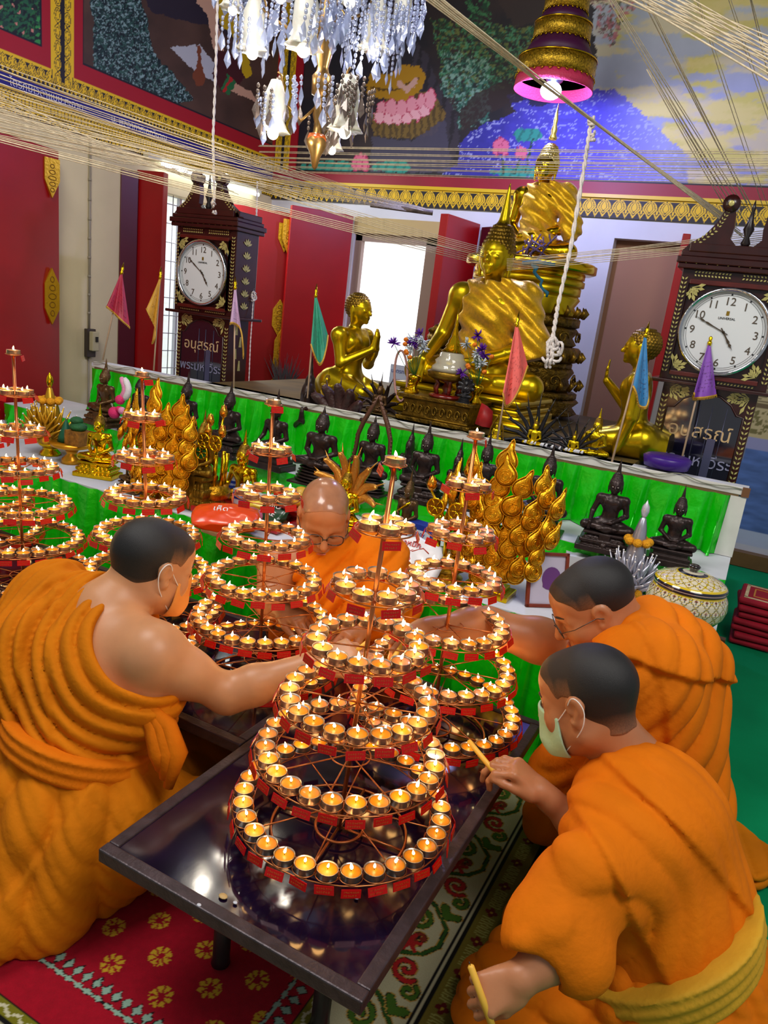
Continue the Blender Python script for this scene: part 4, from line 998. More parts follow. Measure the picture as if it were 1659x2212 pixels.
# ------------------------------------------------------------------ carpet
def carpet():
    def fn(s, t, P):
        x, y = P[:, 0], P[:, 1]; n = fbm(x*90, y*90, 3); C = np.tile(S(164, 4, 32), (len(x), 1))*(.85+.3*n[:, None])
        jx = x+.0022*(vn(x*300, y*300)-.5)*2; jy = y+.0022*(vn(x*300+9, y*300, 2)-.5)*2
        # flower lattice
        i = np.round((jx+.949)/.07); j = np.round((jy-.905)/.07); par = ((i+j) % 2) != 0
        fx = (jx+.949)/.07-i; fy = (jy-.905)/.07-j
        i2 = np.where(par, np.where(np.abs(fx) > np.abs(fy), i+np.sign(fx), i), i); j2 = np.where(par, np.where(np.abs(fx) > np.abs(fy), j, j+np.sign(fy)), j)
        dx = jx+.949-i2*.07; dy = jy-.905-j2*.07; r = np.hypot(dx, dy); th = np.arctan2(dy, dx)
        pet = (r > .0085) & (r < .0245) & (np.cos(th*8) > -.45+.35*(.016-r)/.01)
        field = (x < -.60) & (y > .875); lay(C, pet & field, S(212, 170, 40))
        def leafrow(a, b, m):
            # a along, b across: paired lozenges
            u_ = ((a/.028) % 1-.5)*.028; k = np.floor(a/.028) % 2
            h1 = (np.abs(u_)*1.3+np.abs(b-.012)*.9 < .0125) ; h2 = (np.abs(u_)*.7+np.abs(b+.012)*2.2 < .0125)
            e1 = (np.abs(u_)*1.3+np.abs(b-.012)*.9 < .0155) | (np.abs(u_)*.7+np.abs(b+.012)*2.2 < .0155)
            lay(C, m & e1, S(20, 14, 18)); lay(C, m & (h1 | h2), S(150, 185, 165))
        leafrow(jx, jy-.843, (np.abs(y-.843) < .045) & (x < -.57)); leafrow(jy, jx+.588, (np.abs(x+.588) < .03) & (y > .80))
        def strips(c, al, m, sgn):
            # c = distance outward from the field edge
            ol = m & (c > .0) & (c < .034); lay(C, ol, S(122, 118, 22)); lay(C, m & (np.abs(c) < .003), S(18, 14, 10)); lay(C, m & (np.abs(c-.034) < .0035), S(16, 14, 12))
            zz = np.abs(c-.017-.006*np.sign(np.sin(al*2*PI/.04))*((al/.02) % 1)); lay(C, ol & (zz < .0035), S(210, 205, 170))
            be = m & (c > .0375) & (c < .215); lay(C, be, S(176, 172, 138))
            lay(C, m & (c > .2) & (c < .205), S(20, 16, 16))
            per = .30; a = (al % per); bb = c-.125
            for k_ in (-1, 0, 1):
                o = k_*per
                ST = [([(o-.02, -.05), (o+.03, -.062), (o+.08, -.03), (o+.11, .03), (o+.15, .055), (o+.21, .05), (o+.26, .0), (o+.28, -.05)], .0045, S(40, 80, 24)),
                      (spiral(o+.055, .018, .034, 2.2, 1.3), .006, S(165, 26, 26)), (spiral(o+.20, -.018, .034, -.8, 1.3), .006, S(60, 96, 22)),
                      ([(o+.11, -.055), (o+.135, -.03), (o+.13, .0)], .010, S(165, 26, 26)), ([(o+.255, .06), (o+.245, .035), (o+.27, .02)], .010, S(60, 96, 22)),
                      (spiral(o+.005, .045, .022, .5, 1.0), .005, S(60, 96, 22)), (spiral(o+.15, .01, .018, 3, 1.0), .005, S(120, 40, 20))]
                for pts, wd, col in ST:
                    d = dline(a, bb, pts); w_ = wd*(.75+.6*vn(al*120, c*120, 3)); lay(C, be & (d < w_+.0035), S(172, 138, 60)); lay(C, be & (d < w_+.0012), S(24, 22, 12)); lay(C, be & (d < w_-.0005), col)
                for q in range(5):
                    th0 = q*1.1-1.0; d = dline(a, bb, [(o+.125+.010*math.cos(th0), -.008+.01*math.sin(th0)), (o+.125+.026*math.cos(th0), -.008+.026*math.sin(th0))]); lay(C, be & (d < .005), S(165, 26, 26))
            o2 = m & (c >= .215) & (c < .285); lay(C, o2, S(116, 104, 34)); lay(C, m & (np.abs(c-.217) < .004), S(14, 12, 10)); lay(C, m & (c > .285), S(20, 12, 12))
            p2 = .105; ph = (al/p2) % 1; d = np.hypot((ph-.5)*p2, c-.25)
            th = np.arctan2(c-.25, (ph-.5)*p2); lay(C, o2 & (d < .016*(.6+.4*np.abs(np.cos(2*th)))), S(96, 16, 20)); lay(C, o2 & (d < .004), S(180, 150, 40))
            aa = np.abs(ph-.5)*p2; lay(C, o2 & (aa > .018) & (np.abs(((aa/.008) % 1)-.5-np.abs(c-.25)*22) < .22) & (np.abs(c-.25) < .016), S(160, 160, 84))
        mR = (x > -.552) & ((x+.552) > -(y-.735)*1.0-.0) ; strips(x+.552, y, mR & (y > .735-(x+.552)), 1)
        mB = (y < .735) & (~(mR & (y > .735-(x+.552)))); strips(.735-y, x, mB, -1)
        return C
    painted('patterned_carpet', (-1.75, .40, .0035), (1, 0, 0), (0, 1, 0), 1.495, 1.95, .0032, fn, CARPET, label='red carpet with yellow rosettes and a beige and green scroll border under the tables', cat='carpet')
    m = MB(); m.box((-1.8, 1.4, -.003), (3.65, 2.4, .006)); m.build('red_carpet', mat('carpet_red', S3(140, 4, 26), rough=.95, noise=.15, nscale=120, bump=.4, bscale=400, spec=.15), None, label='plain red carpet runner spread below the patterned carpet', cat='carpet')
# ------------------------------------------------------------------ altar, tables, candle trees
Z1, Z2, Z3 = .505, .625, .905      # altar levels
Y1, Y2, Y3 = 2.27, 2.85, 3.21
TZ = .36
SATIN = mat('green_satin', S3(16, 216, 14), rough=.27, metal=.25, noise=.15, nscale=5, bump=.5, bscale=11, bdist=.02, spec=.8)
CLOTHW = mat('white_cloth', S3(214, 216, 226), rough=.7, noise=.06, nscale=6, bump=.2, bscale=10, bdist=.01)
PAPERW = mat('white_paper', S3(226, 224, 216), rough=.6, noise=.12, nscale=9)
COPPER = mat('copper_wire', S3(196, 120, 70), rough=.28, metal=.9)
ALU = mat('aluminium', S3(190, 180, 170), rough=.3, metal=.85)
WAX = mat('candle_wax', (1.0, .27, .002), rough=.4, sss=.3, coat=.2)
WAXU = mat('candle_wax_melted', (.62, .46, .14), rough=.1, coat=1.0)
FLAME = mat('flame', (1, .9, .5), emit=14, ecol=(1.0, .72, .30))
TAG = mat('tag_red', S3(204, 2, 8), rough=.4, spec=.4)
TAGT = mat('tag_gold', S3(190, 84, 30), rough=.4)
def skirt(name, x0, x1, y, z0, z1, pitch, parent, seed=0, A=.024, slant=.0, flare=.0):
    r = np.random.default_rng(seed); xs = [x0]
    while xs[-1] < x1: xs.append(xs[-1]+pitch*r.uniform(.7, 1.3))
    xs[-1] = x1; nz = 14; n = 12; X = []; Y_ = []
    cols = []
    for a, b in zip(xs[:-1], xs[1:]):
        for i in range(n): cols.append((a+(b-a)*i/n, i/n, r.uniform(.8, 1.2) if i == 0 else cols[-1][2]))
    cols.append((x1, 0, 1)); V = []
    for (x, t, q) in cols:
        for j in range(nz):
            h = j/(nz-1); z = z1+(z0-z1)*h
            # knife pleat: rises across the pleat and tucks back under the next one
            p = (t/.82)**.8 if t < .82 else 1-((t-.82)/.18)**.6*1.0
            d = A*(.25+.75*h)*p*q + .010*math.sin(x*23+h*7)*h*math.sin(h*9+x*5) + flare*h
            xx = x+slant*h*(1+.3*math.sin(x*9)) - (.018*h*(1 if t > .7 and t < .95 else 0))
            V.append((min(xx, x1+.0), y-d, z))
    F = []
    for i in range(len(cols)-1):
        for j in range(nz-1): F.append((i*nz+j, i*nz+j+1, (i+1)*nz+j+1, (i+1)*nz+j))
    return link(name, mesh_np(name, V, F), SATIN, parent)
def altar():
    a = empty('altar_table', (-2, Y1, 0), label='low front altar table with white cloth top and pleated green satin skirt', cat='altar table')
    def P_(o): o.parent = a; o.matrix_parent_inverse = a.matrix_world.inverted(); return o
    # helper: children are built in world coordinates, so keep parents at the origin
    a.location = (0, 0, 0)
    m = MB(); m.box((-2.06, (Y1+Y2)/2+.02, Z1-.015), (4.20, Y2-Y1+.06, .03)); bevel(m.build('table_top', CLOTHW, a), .004)
    skirt('skirt', -4.16, .04, Y1-.014, .015, Z1-.002, .115, a, 1, .075)
    m = MB(); m.box((.036, (Y1+Y2)/2, Z1/2), (.01, Y2-Y1, Z1-.03)); m.build('side_cloth', SATIN, a)
    m = MB(); m.box((.05, Y1+.36, .25), (.05, .03, .46), rz=.0); m.build('leg', mat('wood_dark', S3(80, 50, 36), rough=.5, noise=.2), a)
    b = empty('altar_step', label='narrow middle step of the altar with a short green satin skirt and white top', cat='altar step')
    m = MB(); m.box((-1.96, (Y2+Y3)/2+.03, (Z1+Z2)/2), (3.98, Y3-Y2+.06, Z2-Z1-.002)); m.build('step_top', CLOTHW, b)
    skirt('skirt', -3.95, .03, Y2-.004, Z1+.002, Z2-.001, .12, b, 2, .040)
    c = empty('altar_platform', label='high rear altar platform with white edge board and tall green satin skirt', cat='altar platform')
    bk = mat('platform_brown', S3(104, 84, 40), rough=.6, noise=.4, nscale=6); m = MB(); m.box((-1.8, Y3+.06, Z3/2-.012), (3.64, .11, Z3-.024)); m.build('shelf_back', CLOTHW, c); m = MB(); m.box((-1.62, 4.12, Z3/2-.012), (2.35, 1.70, Z3-.024)); m.build('platform_base', bk, c)
    m = MB(); m.box((-1.8, Y3+.06, Z3-.012), (3.66, .13, .02)); m.build('shelf_top', CLOTHW, c); m = MB(); m.box((-1.62, 4.13, Z3-.012), (2.37, 1.72, .02)); m.build('platform_top', bk, c)
    m = MB(); m.box((-1.80, Y3-.006, Z3-.008), (3.62, .016, .030)); bevel(m.build('edge_board', PAPERW, c), .002)
    m = MB(); m.box((-1.80, Y3-.008, Z3-.030), (3.60, .008, .014)); m.build('edge_strip', mat('edge_brown', S3(120, 96, 60), rough=.6), c)
    m = MB(); m.box((.022, Y3-.008, Z3-.01), (.028, .022, .036)); m.build('edge_end', mat('edge_endgrain', S3(118, 78, 48), rough=.6), c)
    skirt('skirt', -3.62, -.03, Y3-.012, Z2+.002, Z3-.032, .105, c, 3, .080)
    m = MB(); m.quad((-.034, Y3-.016, Z2+.001), (.034, Y3-.014, Z2+.001), (.030, Y3-.014, Z3-.03), (-.028, Y3-.016, Z3-.03))
    m.build('side_paper', PAPERW, c)
    # hook wire of the fairy lights along the edge
    m = MB(); pts = []
    for i in range(150):
        x = -3.60+i*.0242; pts.append((x, Y3-.022-.004*math.sin(i*1.3), Z3+.004+.012*math.sin(i*.62)*math.sin(i*.17)))
    m.tube(pts, .0022, 5); m.build('light_string', mat('wire_clear', S3(150, 150, 130), rough=.4), None, label='thin clear light string drooping along the white edge board of the high altar platform', cat='light string')
def table(name, x0, x1, y0, y1, label, legs):
    t = empty('low_table', label=label, cat='table', group=None)
    top = mat('table_lacquer', S3(26, 12, 38), rough=.09, noise=.5, nscale=9, bump=.02, bscale=30, coat=.6, spec=.8)
    edge = mat('table_edge', S3(74, 62, 66), rough=.35, metal=.35, noise=.35, nscale=30, bump=.3, bscale=120)
    m = MB(); m.box(((x0+x1)/2, (y0+y1)/2, TZ-.014), (x1-x0-.004, y1-y0-.004, .024)); m.build('table_top', top, t)
    m = MB(); w = .026
    for c_, s_ in ((((x0+x1)/2, y0+w/2), (x1-x0, w)), (((x0+x1)/2, y1-w/2), (x1-x0, w)), ((x0+w/2, (y0+y1)/2), (w, y1-y0-2*w)), ((x1-w/2, (y0+y1)/2), (w, y1-y0-2*w))):
        m.box((c_[0], c_[1], TZ-.013), (s_[0], s_[1], .030))
    bevel(m.build('edge_frame', edge, t), .003)
    lm = mat('leg_black', (0.012, .012, .014), rough=.35)
    for (x, y) in legs:
        m = MB(); m.tube([(x, y, TZ-.026), (x, y, .03), (x, y, .012)], [.019, .019, .021], 16); m.build('leg', lm, t)
    for (p, q) in zip(legs[::2], legs[1::2]):
        m = MB(); m.rod((*p, .13), (*q, .13), .006, 8); m.build('crossbar', lm, t)
    for i in range(9):
        pass
    return t
LV = [0, .0654, .186, .3047, .4253, .5443, .664, .7845]
RADS = [0, .205, .1726, .1388, .1001, .0656, .035]
CNT = [0, 30, 25, 20, 15, 9, 5, 1]
TREES = [(-.575, 1.160, .0166, .0255), (-.577, 1.643, -.0130, .0273), (-1.092, 1.567, -.0180, -.0145), (-1.564, 1.621, -.0380, -.0430), (-2.051, 1.536, -.0210, -.0135), (-2.53, 1.70, -.02, -.01)]
def tealight_meshes():
    M_ = {}
    m = MB(); m.lathe([(.0001, 0), (.0188, 0), (.0195, .001), (.0195, .0145), (.0200, .0150), (.0190, .0150), (.0186, .012), (.0001, .012)], n=20); M_['cup'] = m.mesh('tealight_cup'); M_['cup'].materials.append(ALU)
    m = MB(); m.lathe([(.0001, .0115), (.0184, .0115), (.0184, .0128), (.016, .0132), (.0001, .0130)], n=20); M_['wax'] = m.mesh('wax'); M_['wax'].materials.append(WAX)
    m = MB(); m.lathe([(.0001, .0115), (.0184, .0115), (.0184, .0124), (.016, .0122), (.0001, .0120)], n=20); M_['waxu'] = m.mesh('wax_melted'); M_['waxu'].materials.append(WAXU)
    m = MB(); m.tube([(0, 0, .012), (.0004, 0, .017), (.001, .0004, .020)], .0007, 5); M_['wick'] = m.mesh('wick'); M_['wick'].materials.append(mat('wick_black', (.02, .015, .01), rough=.9))
    for i, (h, dx, dy) in enumerate(((.0115, .0008, 0), (.0135, -.001, .0008), (.0100, .0003, -.001))):
        m = MB(); pr = [(.0001, 0), (.0016, .08), (.0028, .25), (.0027, .42), (.0018, .68), (.0008, .88), (.0001, 1)]
        m.lathe([(r_, .0165+h*z_) for r_, z_ in pr], n=10); m.v = [(x+dx*((z-.0165)/h)**2*2, y+dy*((z-.0165)/h)**2*2, z) for x, y, z in m.v]
        M_['flame%d' % i] = m.mesh('flame'); M_['flame%d' % i].materials.append(FLAME)
    return M_
def candle_trees():
    T = tealight_meshes(); tg = []
    rg_ = np.random.default_rng(11)
    for v in range(3):
        m = MB(); m.box((0, 0, 0), (.036, .0016, .0165)); m.mi = 1
        for row in range(2):
            for i in range(7 if row == 0 else 6):
                x = -.0125+i*.0042; z = .003-row*.0065
                for _ in range(4):
                    if rg_.random() < .5: m.box((x+rg_.uniform(-.001, .001), -.0010, z+rg_.uniform(-.0015, .0015)), (.0026, .0003, .0005))
                    else: m.box((x+rg_.uniform(-.001, .001), -.0010, z), (.0005, .0003, .0034))
        me = m.mesh('name_tag'); me.materials.append(TAG); me.materials.append(TAGT); tg.append(me)
    descr = ['tall seven-tier tealight stand at the front corner of the near table', 'seven-tier tealight stand on the back end of the near table, nearest the gold leaf tree',
             'seven-tier tealight stand directly left of the bald monk, on the long table', 'seven-tier tealight stand rising behind the head of the masked monk at the left', 'seven-tier tealight stand at the far left, in front of the red door', 'tealight stand mostly cut off by the left edge of the view, behind another']
    tiers = {}
    for lv in range(1, 7):
        R_ = RADS[lv]; m = MB(); n = CNT[lv]
        circ = lambda r, z, k=48: [(r*math.cos(2*PI*i/k), r*math.sin(2*PI*i/k), z) for i in range(k)]
        m.tube(circ(R_+.021, -.001), .0016, 6, closed=True); m.tube(circ(max(.012, R_-.021), -.001), .0014, 6, closed=True)
        if lv <= 3: m.tube(circ(.042, -.004), .0015, 6, closed=True)
        ns = (0, 8, 8, 6, 4, 4, 3)[lv]
        for i in range(ns): 
            a = 2*PI*(i+.3)/ns; m.rod((0, 0, -.004), ((R_+.02)*math.cos(a), (R_+.02)*math.sin(a), -.0015), .0017, 6)
        tiers[lv] = m
    cupring = MB(); cupring.tube([(.0225*math.cos(2*PI*i/20), .0225*math.sin(2*PI*i/20), .002) for i in range(20)], .0011, 5, closed=True)
    ringme = cupring.mesh('cup_ring'); ringme.materials.append(COPPER)
    all_c = []
    for ti, (tx, ty, lx, ly) in enumerate(TREES):
        root = empty('candle_stand', (tx, ty, TZ), label=descr[ti], cat='candle stand', group='seven-tier tealight stands')
        rg_ = np.random.default_rng(20+ti)
        m = MB(); m.rod((0, 0, .002), (lx*LV[7], ly*LV[7], LV[7]-.002), .0048, 10)
        m.build('pole', COPPER, root)
        m = MB()
        circ = lambda r, z, k=56: [(r*math.cos(2*PI*i/k), r*math.sin(2*PI*i/k), z) for i in range(k)]
        m.tube(circ(.142, .006), .003, 8, closed=True); m.tube(circ(.050, .010), .0032, 8, closed=True)
        for i in range(4):
            a = PI/2*i+.12; m.rod((0, 0, .008), (.142*math.cos(a), .142*math.sin(a), .006), .0030, 8)
        m.build('base_ring', COPPER, root)
        for lv in range(1, 8):
            c = np.array([lx*LV[lv], ly*LV[lv], LV[lv]]); R_ = RADS[lv] if lv < 7 else 0
            ph = rg_.uniform(0, 6.28)
            if lv < 7:
                tm = MB(); src = tiers[lv]; tm.v = list(src.v); tm.f = list(src.f); tm.m = list(src.m); tm.sm = list(src.sm); tm.n = src.n
            else: tm = MB(); tm.box((0, 0, -.002), (.012, .012, .003))
            for i in range(CNT[lv]):
                a = ph+2*PI*i/CNT[lv]; x, y = R_*math.cos(a), R_*math.sin(a)
                tm.tube([(x+.0225*math.cos(2*PI*q/18), y+.0225*math.sin(2*PI*q/18), .003) for q in range(18)], .0011, 5, closed=True)
                tm.rod((x-.02*math.cos(a), y-.02*math.sin(a), -.0005), (x+.02*math.cos(a), y+.02*math.sin(a), -.0005), .001, 5)
                wp = np.array([tx, ty, TZ])+c+[x, y, .0006]
                all_c.append((ti, lv, wp, a))
                # red name tag hanging outside the cup
                o = bpy.data.objects.new('name_tag', tg[i % 3]); COL.objects.link(o); o.parent = root
                aa = a+(PI/CNT[lv] if 1 < lv < 7 else 0)*0+(0 if lv < 7 else -PI/2-.45)
                rr_ = R_+.0275 if lv < 7 else .026
                o.location = tuple(c+[rr_*math.cos(aa), rr_*math.sin(aa), -.0095+.002*rg_.normal()])
                o.rotation_euler = (rg_.normal()*.07+(-.22), rg_.normal()*.05, aa+PI/2+rg_.normal()*.09)
            o = tm.build('ring_tier' if lv < 7 else 'top_cup', COPPER, root); o.location = tuple(c)
    # tealights: the 300 nearest as things of their own
    all_c.sort(key=lambda q: (q[2]-CAM)@FWD)
    near, far = all_c[:300], all_c[300:]
    unl = {}
    tlname = ['front stand', 'stand nearest the altar', 'stand left of the bald monk', 'stand behind the orange-masked monk', 'far left stand', 'stand cut by the left edge']
    lvn = {1: 'lowest tier', 2: 'second lowest tier', 3: 'third lowest tier', 4: 'fourth tier', 5: 'third highest tier', 6: 'five-candle tier', 7: 'top'}
    rank = {}
    for key in {(q[0], q[1]) for q in near}:
        g_ = [i for i, q in enumerate(near) if (q[0], q[1]) == key]; f0 = max(g_, key=lambda i: px(near[i][2][None])[1][0])
        for n_, i in enumerate(sorted(g_, key=lambda i: (near[f0][3]-near[i][3]) % (2*PI-1e-6))): rank[i] = n_
    for k, (ti, lv, wp, a) in enumerate(near):
        u, v = px(wp[None])[0][0], px(wp[None])[1][0]
        unlit = (ti == 0 and lv in (1, 2) and u > 915 and 1560 < v < 1720 and (int(v*7) % 3 != 0)) or (ti == 2 and lv == 1 and v < 1375 and u > 470) or (ti == 2 and lv == 7)
        r = bpy.data.objects.new('tealight', T['cup']); COL.objects.link(r); r.location = tuple(wp)
        tag(r, ('unlit' if unlit else 'lit')+' tealight, '+tlname[ti]+', '+lvn[lv]+('' if lv == 7 else ', frontmost cup' if rank[k] == 0 else ', %s cup clockwise from frontmost' % ORD[rank[k]]), 'tealight', 'tealights on the '+lvn[lv]+' of the '+tlname[ti])
        w = bpy.data.objects.new('wax', T['waxu' if unlit else 'wax']); COL.objects.link(w); w.parent = r
        w = bpy.data.objects.new('wick', T['wick']); COL.objects.link(w); w.parent = r; w.rotation_euler = (0, 0, a*3)
        if not unlit:
            fl = bpy.data.objects.new('flame', T['flame%d' % (k % 3)]); COL.objects.link(fl); fl.parent = r; fl.rotation_euler = (0, 0, a*5)
            s_ = .85+.4*((k*37) % 10)/10; fl.scale = (s_, s_, s_); fl.location = (0, 0, .0165*(1-s_))
    # the rest as one object
    m = MB(); cup = [tuple(v.co) for v in T['cup'].vertices]
    for mi, key in enumerate(('cup', 'wax', 'flame0')):
        vs = [tuple(v.co) for v in T[key].vertices]; fs = [tuple(p.vertices) for p in T[key].polygons]; m.mi = mi
        for (ti, lv, wp, a) in far: m.add([(x+wp[0], y+wp[1], z+wp[2]) for x, y, z in vs], fs, True)
    m.build('tealights', [ALU, WAX, FLAME], None, label='remaining lit tealights massed on the far rings of the stands by the altar', cat='tealights', kind='stuff')
    # light given off by the flames
    L = bpy.data.lights.new('flame_light', 'POINT'); L.energy = FLAME_W; L.color = (1.0, .52, .16); L.shadow_soft_size = .012
    for k, (ti, lv, wp, a) in enumerate(all_c):
        if k % 3 == 0 or lv >= 6:
            o = bpy.data.objects.new('flame_light', L); COL.objects.link(o); o.location = tuple(wp+[0, 0, .030])
FLAME_W = .045
def tables():
    m_ = mat('petal_dry', S3(206, 170, 110), rough=.6); g = np.random.default_rng(8)
    for i, (u, v) in enumerate(((482, 1936), (508, 1950), (430, 1955), (700, 1728), (612, 1740), (905, 1700), (1040, 1668), (770, 1940))):
        c = atz(u, v, TZ+.0015); m = MB(); r_ = .007 if i == 0 else .0035; m.lathe([(.0001, 0), (r_, 0), (r_*.9, .0012), (.0001, .0014)], c, 10, sx=1.3); m.build('wax_drop', m_ if i % 3 == 0 else CLOTHW, None, label='dried wax drop on the near dark table, %s' % ('largest, near the front edge', 'beside the largest drop', 'closest to the left front edge', 'left of the small base circle', 'inside the lowest ring at the left', 'right of the pole', 'near the raised candle', 'in front of the lowest ring')[i], cat='wax drop')
    table('low_table', -.922, -.337, .838, 1.878, 'near low dark lacquered table in front, carrying two tealight stands', [(-.757, 1.03), (-.50, 1.03), (-.757, 1.70), (-.50, 1.70)])
    table('low_table', -1.962, -.926, 1.273, 1.875, 'dark lacquered table in the middle, behind the bare-shouldered monk', [(-1.215, 1.43), (-1.215, 1.70), (-1.75, 1.43), (-1.75, 1.70)])
    table('low_table', -3.002, -1.966, 1.273, 1.875, 'dark lacquered table at the far left edge, under the leftmost tealight stand', [(-2.25, 1.43), (-2.25, 1.70), (-2.8, 1.43), (-2.8, 1.70)])
# ------------------------------------------------------------------ statues
BRONZE = mat('bronze_dark', S3(58, 46, 44), rough=.34, metal=.55, noise=.35, nscale=8, bump=.15, bscale=60)
BRONZB = mat('bronze_brown', S3(104, 76, 44), rough=.34, metal=.6, noise=.3, nscale=8, bump=.15, bscale=60)
GOLD = mat('gold_polished', S3(228, 186, 26), rough=.20, metal=1.0, noise=.12, nscale=10, bump=.05, bscale=60)
GOLDB = mat('gold_leaf_satin', S3(216, 184, 22), rough=.30, metal=.9, noise=.25, nscale=7, bump=.10, bscale=40)
GOLDD = mat('gold_antique', S3(150, 116, 34), rough=.38, metal=.85, noise=.55, nscale=9, bump=.4, bscale=50, bdist=.006)
GCLOTH = mat('gold_cloth', S3(236, 182, 0), rough=.36, metal=.55, noise=.2, nscale=60, bump=.5, bscale=140, sheen=.3, bdist=.003)
BLACKS = mat('black_stone', S3(34, 34, 38), rough=.3, noise=.3, nscale=12)
DKGOLD = mat('throne_gilt', S3(122, 92, 22), rough=.4, metal=.8, noise=.7, nscale=22, bump=.9, bscale=42, bdist=.012)
EYE = mat('statue_eye', S3(240, 235, 220), rough=.3)
def buddha_figure(res=.0105, pose='med', curls=False, robe=False, disciple=False, finial='tall', stand=False, hs=1.28):
    F = Field((-.52, -.42, -.02), (.52, .30, 1.22), res); I = np.eye(3)
    if not stand and not disciple:
        for s in (-1, 1):
            F.cone((s*.10, .06, .095), (s*.34, -.09, .070), .105, .072, .04)
            F.cone((s*.34, -.09, .066), (-s*.05, -.225, .060 if s > 0 else .085), .066, .044, .03)
            F.ell((-s*.10, -.22, .085 if s < 0 else .06), (.07, .032, .028), .02)
        F.ell((0, .05, .11), (.20, .14, .11), .05)
        F.cone((0, -.05, .05), (0, -.18, .05), .10, .06, .04)
    elif disciple:
        F.ell((0, .10, .10), (.17, .22, .10), .03)
        for s in (-1, 1): F.cone((s*.10, .12, .12), (s*.12, -.20, .07), .12, .07, .04)
        F.cone((0, .25, .06), (0, .05, .12), .12, .13, .05)
    else:
        F.cone((0, .02, .0), (0, .02, .40), .115, .12, .03); F.cone((0, .02, .38), (0, .02, .62), .12, .12, .05)
    oz = .0
    F.ell((0, .035, .26+oz), (.125, .088, .15), .06); F.ell((0, .02, .43+oz), (.170, .098, .125), .06)
    F.cone((-.165, .03, .515), (.165, .03, .515), .062, .062, .05)
    for s in (-1, 1): F.ell((s*.07, -.045, .46), (.06, .035, .05), .03)
    P = {'med': (((-.245, .05, .27), (-.06, -.165, .160)), ((.245, .05, .27), (.06, -.170, .175))),
         'earth': (((-.265, .02, .28), (-.27, -.175, .135)), ((.245, .05, .27), (.04, -.165, .165))),
         'pray': (((-.20, -.02, .29), (-.02, -.20, .43)), ((.20, -.02, .29), (.02, -.20, .43))),
         'bless': (((-.235, -.02, .29), (-.16, -.20, .47)), ((.225, .03, .28), (.215, -.02, .06)))}[pose]
    for s, (el, wr) in zip((-1, 1), P):
        sh = (s*.195, .03, .505); F.ell(sh, .064, .03); F.cone(sh, el, .054, .043, .03); F.cone(el, wr, .043, .028, .02)
        if pose == 'med': F.cone(wr, (-s*.06, -.19, wr[2]-.01), .026, .018, .015)
        elif pose == 'earth':
            F.cone(wr, (s*.27, -.205, .045) if s < 0 else (-.07, -.185, .155), .026, .014, .015)
            if s < 0:
                for k in (-.015, 0, .015): F.cone((wr[0]+k, wr[1]-.012, wr[2]-.03), (wr[0]+k*1.3, wr[1]-.03, wr[2]-.115), .009, .007, .004)
        elif pose == 'pray': F.cone(wr, (s*.012, -.215, .53), .024, .016, .01); F.cone((s*.012, -.215, .53), (s*.008, -.21, .585), .016, .009, .008)
        else:
            F.ell((wr[0], wr[1]-.01, wr[2]+(.05 if s < 0 else -.02)), (.032, .014, .042), .01)
            if s < 0:
                for k in range(4): F.cone((wr[0]-.024+.016*k, wr[1]-.01, wr[2]+.08), (wr[0]-.026+.0175*k, wr[1]-.006, wr[2]+.15-.008*abs(k-1.5)), .0085, .0065, .003)
    F.cone((0, .02, .55), (0, .005, .645), .050, .046, .03)
    def hd(kind, *a_):
        c_ = np.array([0, .005, .63]); t_ = lambda p: c_+(np.array(p)-c_)*hs; w_ = lambda r: tuple(np.array(r)*hs) if hasattr(r, '__len__') else r*hs
        if kind == 'ell': F.ell(t_(a_[0]), w_(a_[1]), a_[2]*hs)
        else: F.cone(t_(a_[0]), t_(a_[1]), a_[2]*hs, a_[3]*hs, a_[4]*hs)
    hd('ell', (0, .005, .725), (.078, .088, .088), .01); hd('ell', (0, -.022, .690), (.066, .066, .080), .03)
    hd('ell', (0, -.075, .632), .016, .02)
    hd('cone', (0, -.086, .715), (0, -.104, .682), .007, .012, .010)
    for s in (-1, 1):
        hd('cone', (s*.012, -.086, .722), (s*.050, -.062, .724), .007, .006, .010)
        hd('ell', (s*.030, -.080, .702), (.018, .010, .009), .006)
        hd('ell', (s*.078, .0, .705), (.009, .018, .030), .006); hd('cone', (s*.079, -.002, .69), (s*.074, -.004, .622), .011, .009, .008)
    hd('cone', (-.017, -.086, .661), (.017, -.086, .661), .0065, .0065, .008); hd('cone', (-.013, -.083, .650), (.013, -.083, .650), .007, .007, .006)
    if not disciple:
        hd('ell', (0, .025, .815), (.054, .056, .050), .025)
        if finial == 'tall': hd('cone', (0, .025, .85), (0, .03, 1.04), .030, .004, .02)
        elif finial == 'flame': hd('ell', (0, .025, .875), (.020, .020, .040), .015); hd('cone', (0, .025, .89), (0, .028, .97), .014, .004, .01)
    if curls:
        def cf(P):
            m_ = (P[:, 2] > .735+.25*np.clip(-(P[:, 1])-.05, 0, .1)*0) | ((P[:, 1] > -.035) & (P[:, 2] > .665)); m_ &= (P[:, 2] < .885) & (P[:, 2] > .66) & (np.abs(P[:, 0]) < .10)
            hair = m_ & ((P[:, 2] > .752) | (P[:, 1] > -.045+.4*(.752-P[:, 2])))
            th = np.arctan2(P[:, 0], P[:, 1]-.01); k = .018 if res < .008 else .026
            b = np.maximum(0, np.sin(th*(2*PI*.085/k)/1.0+ (np.floor(P[:, 2]/k) % 2)*PI))*np.abs(np.sin(P[:, 2]*PI/k))
            return hair*(.0035+.0075*b)*(.6 if disciple else 1)
        F.disp(cf, .03)
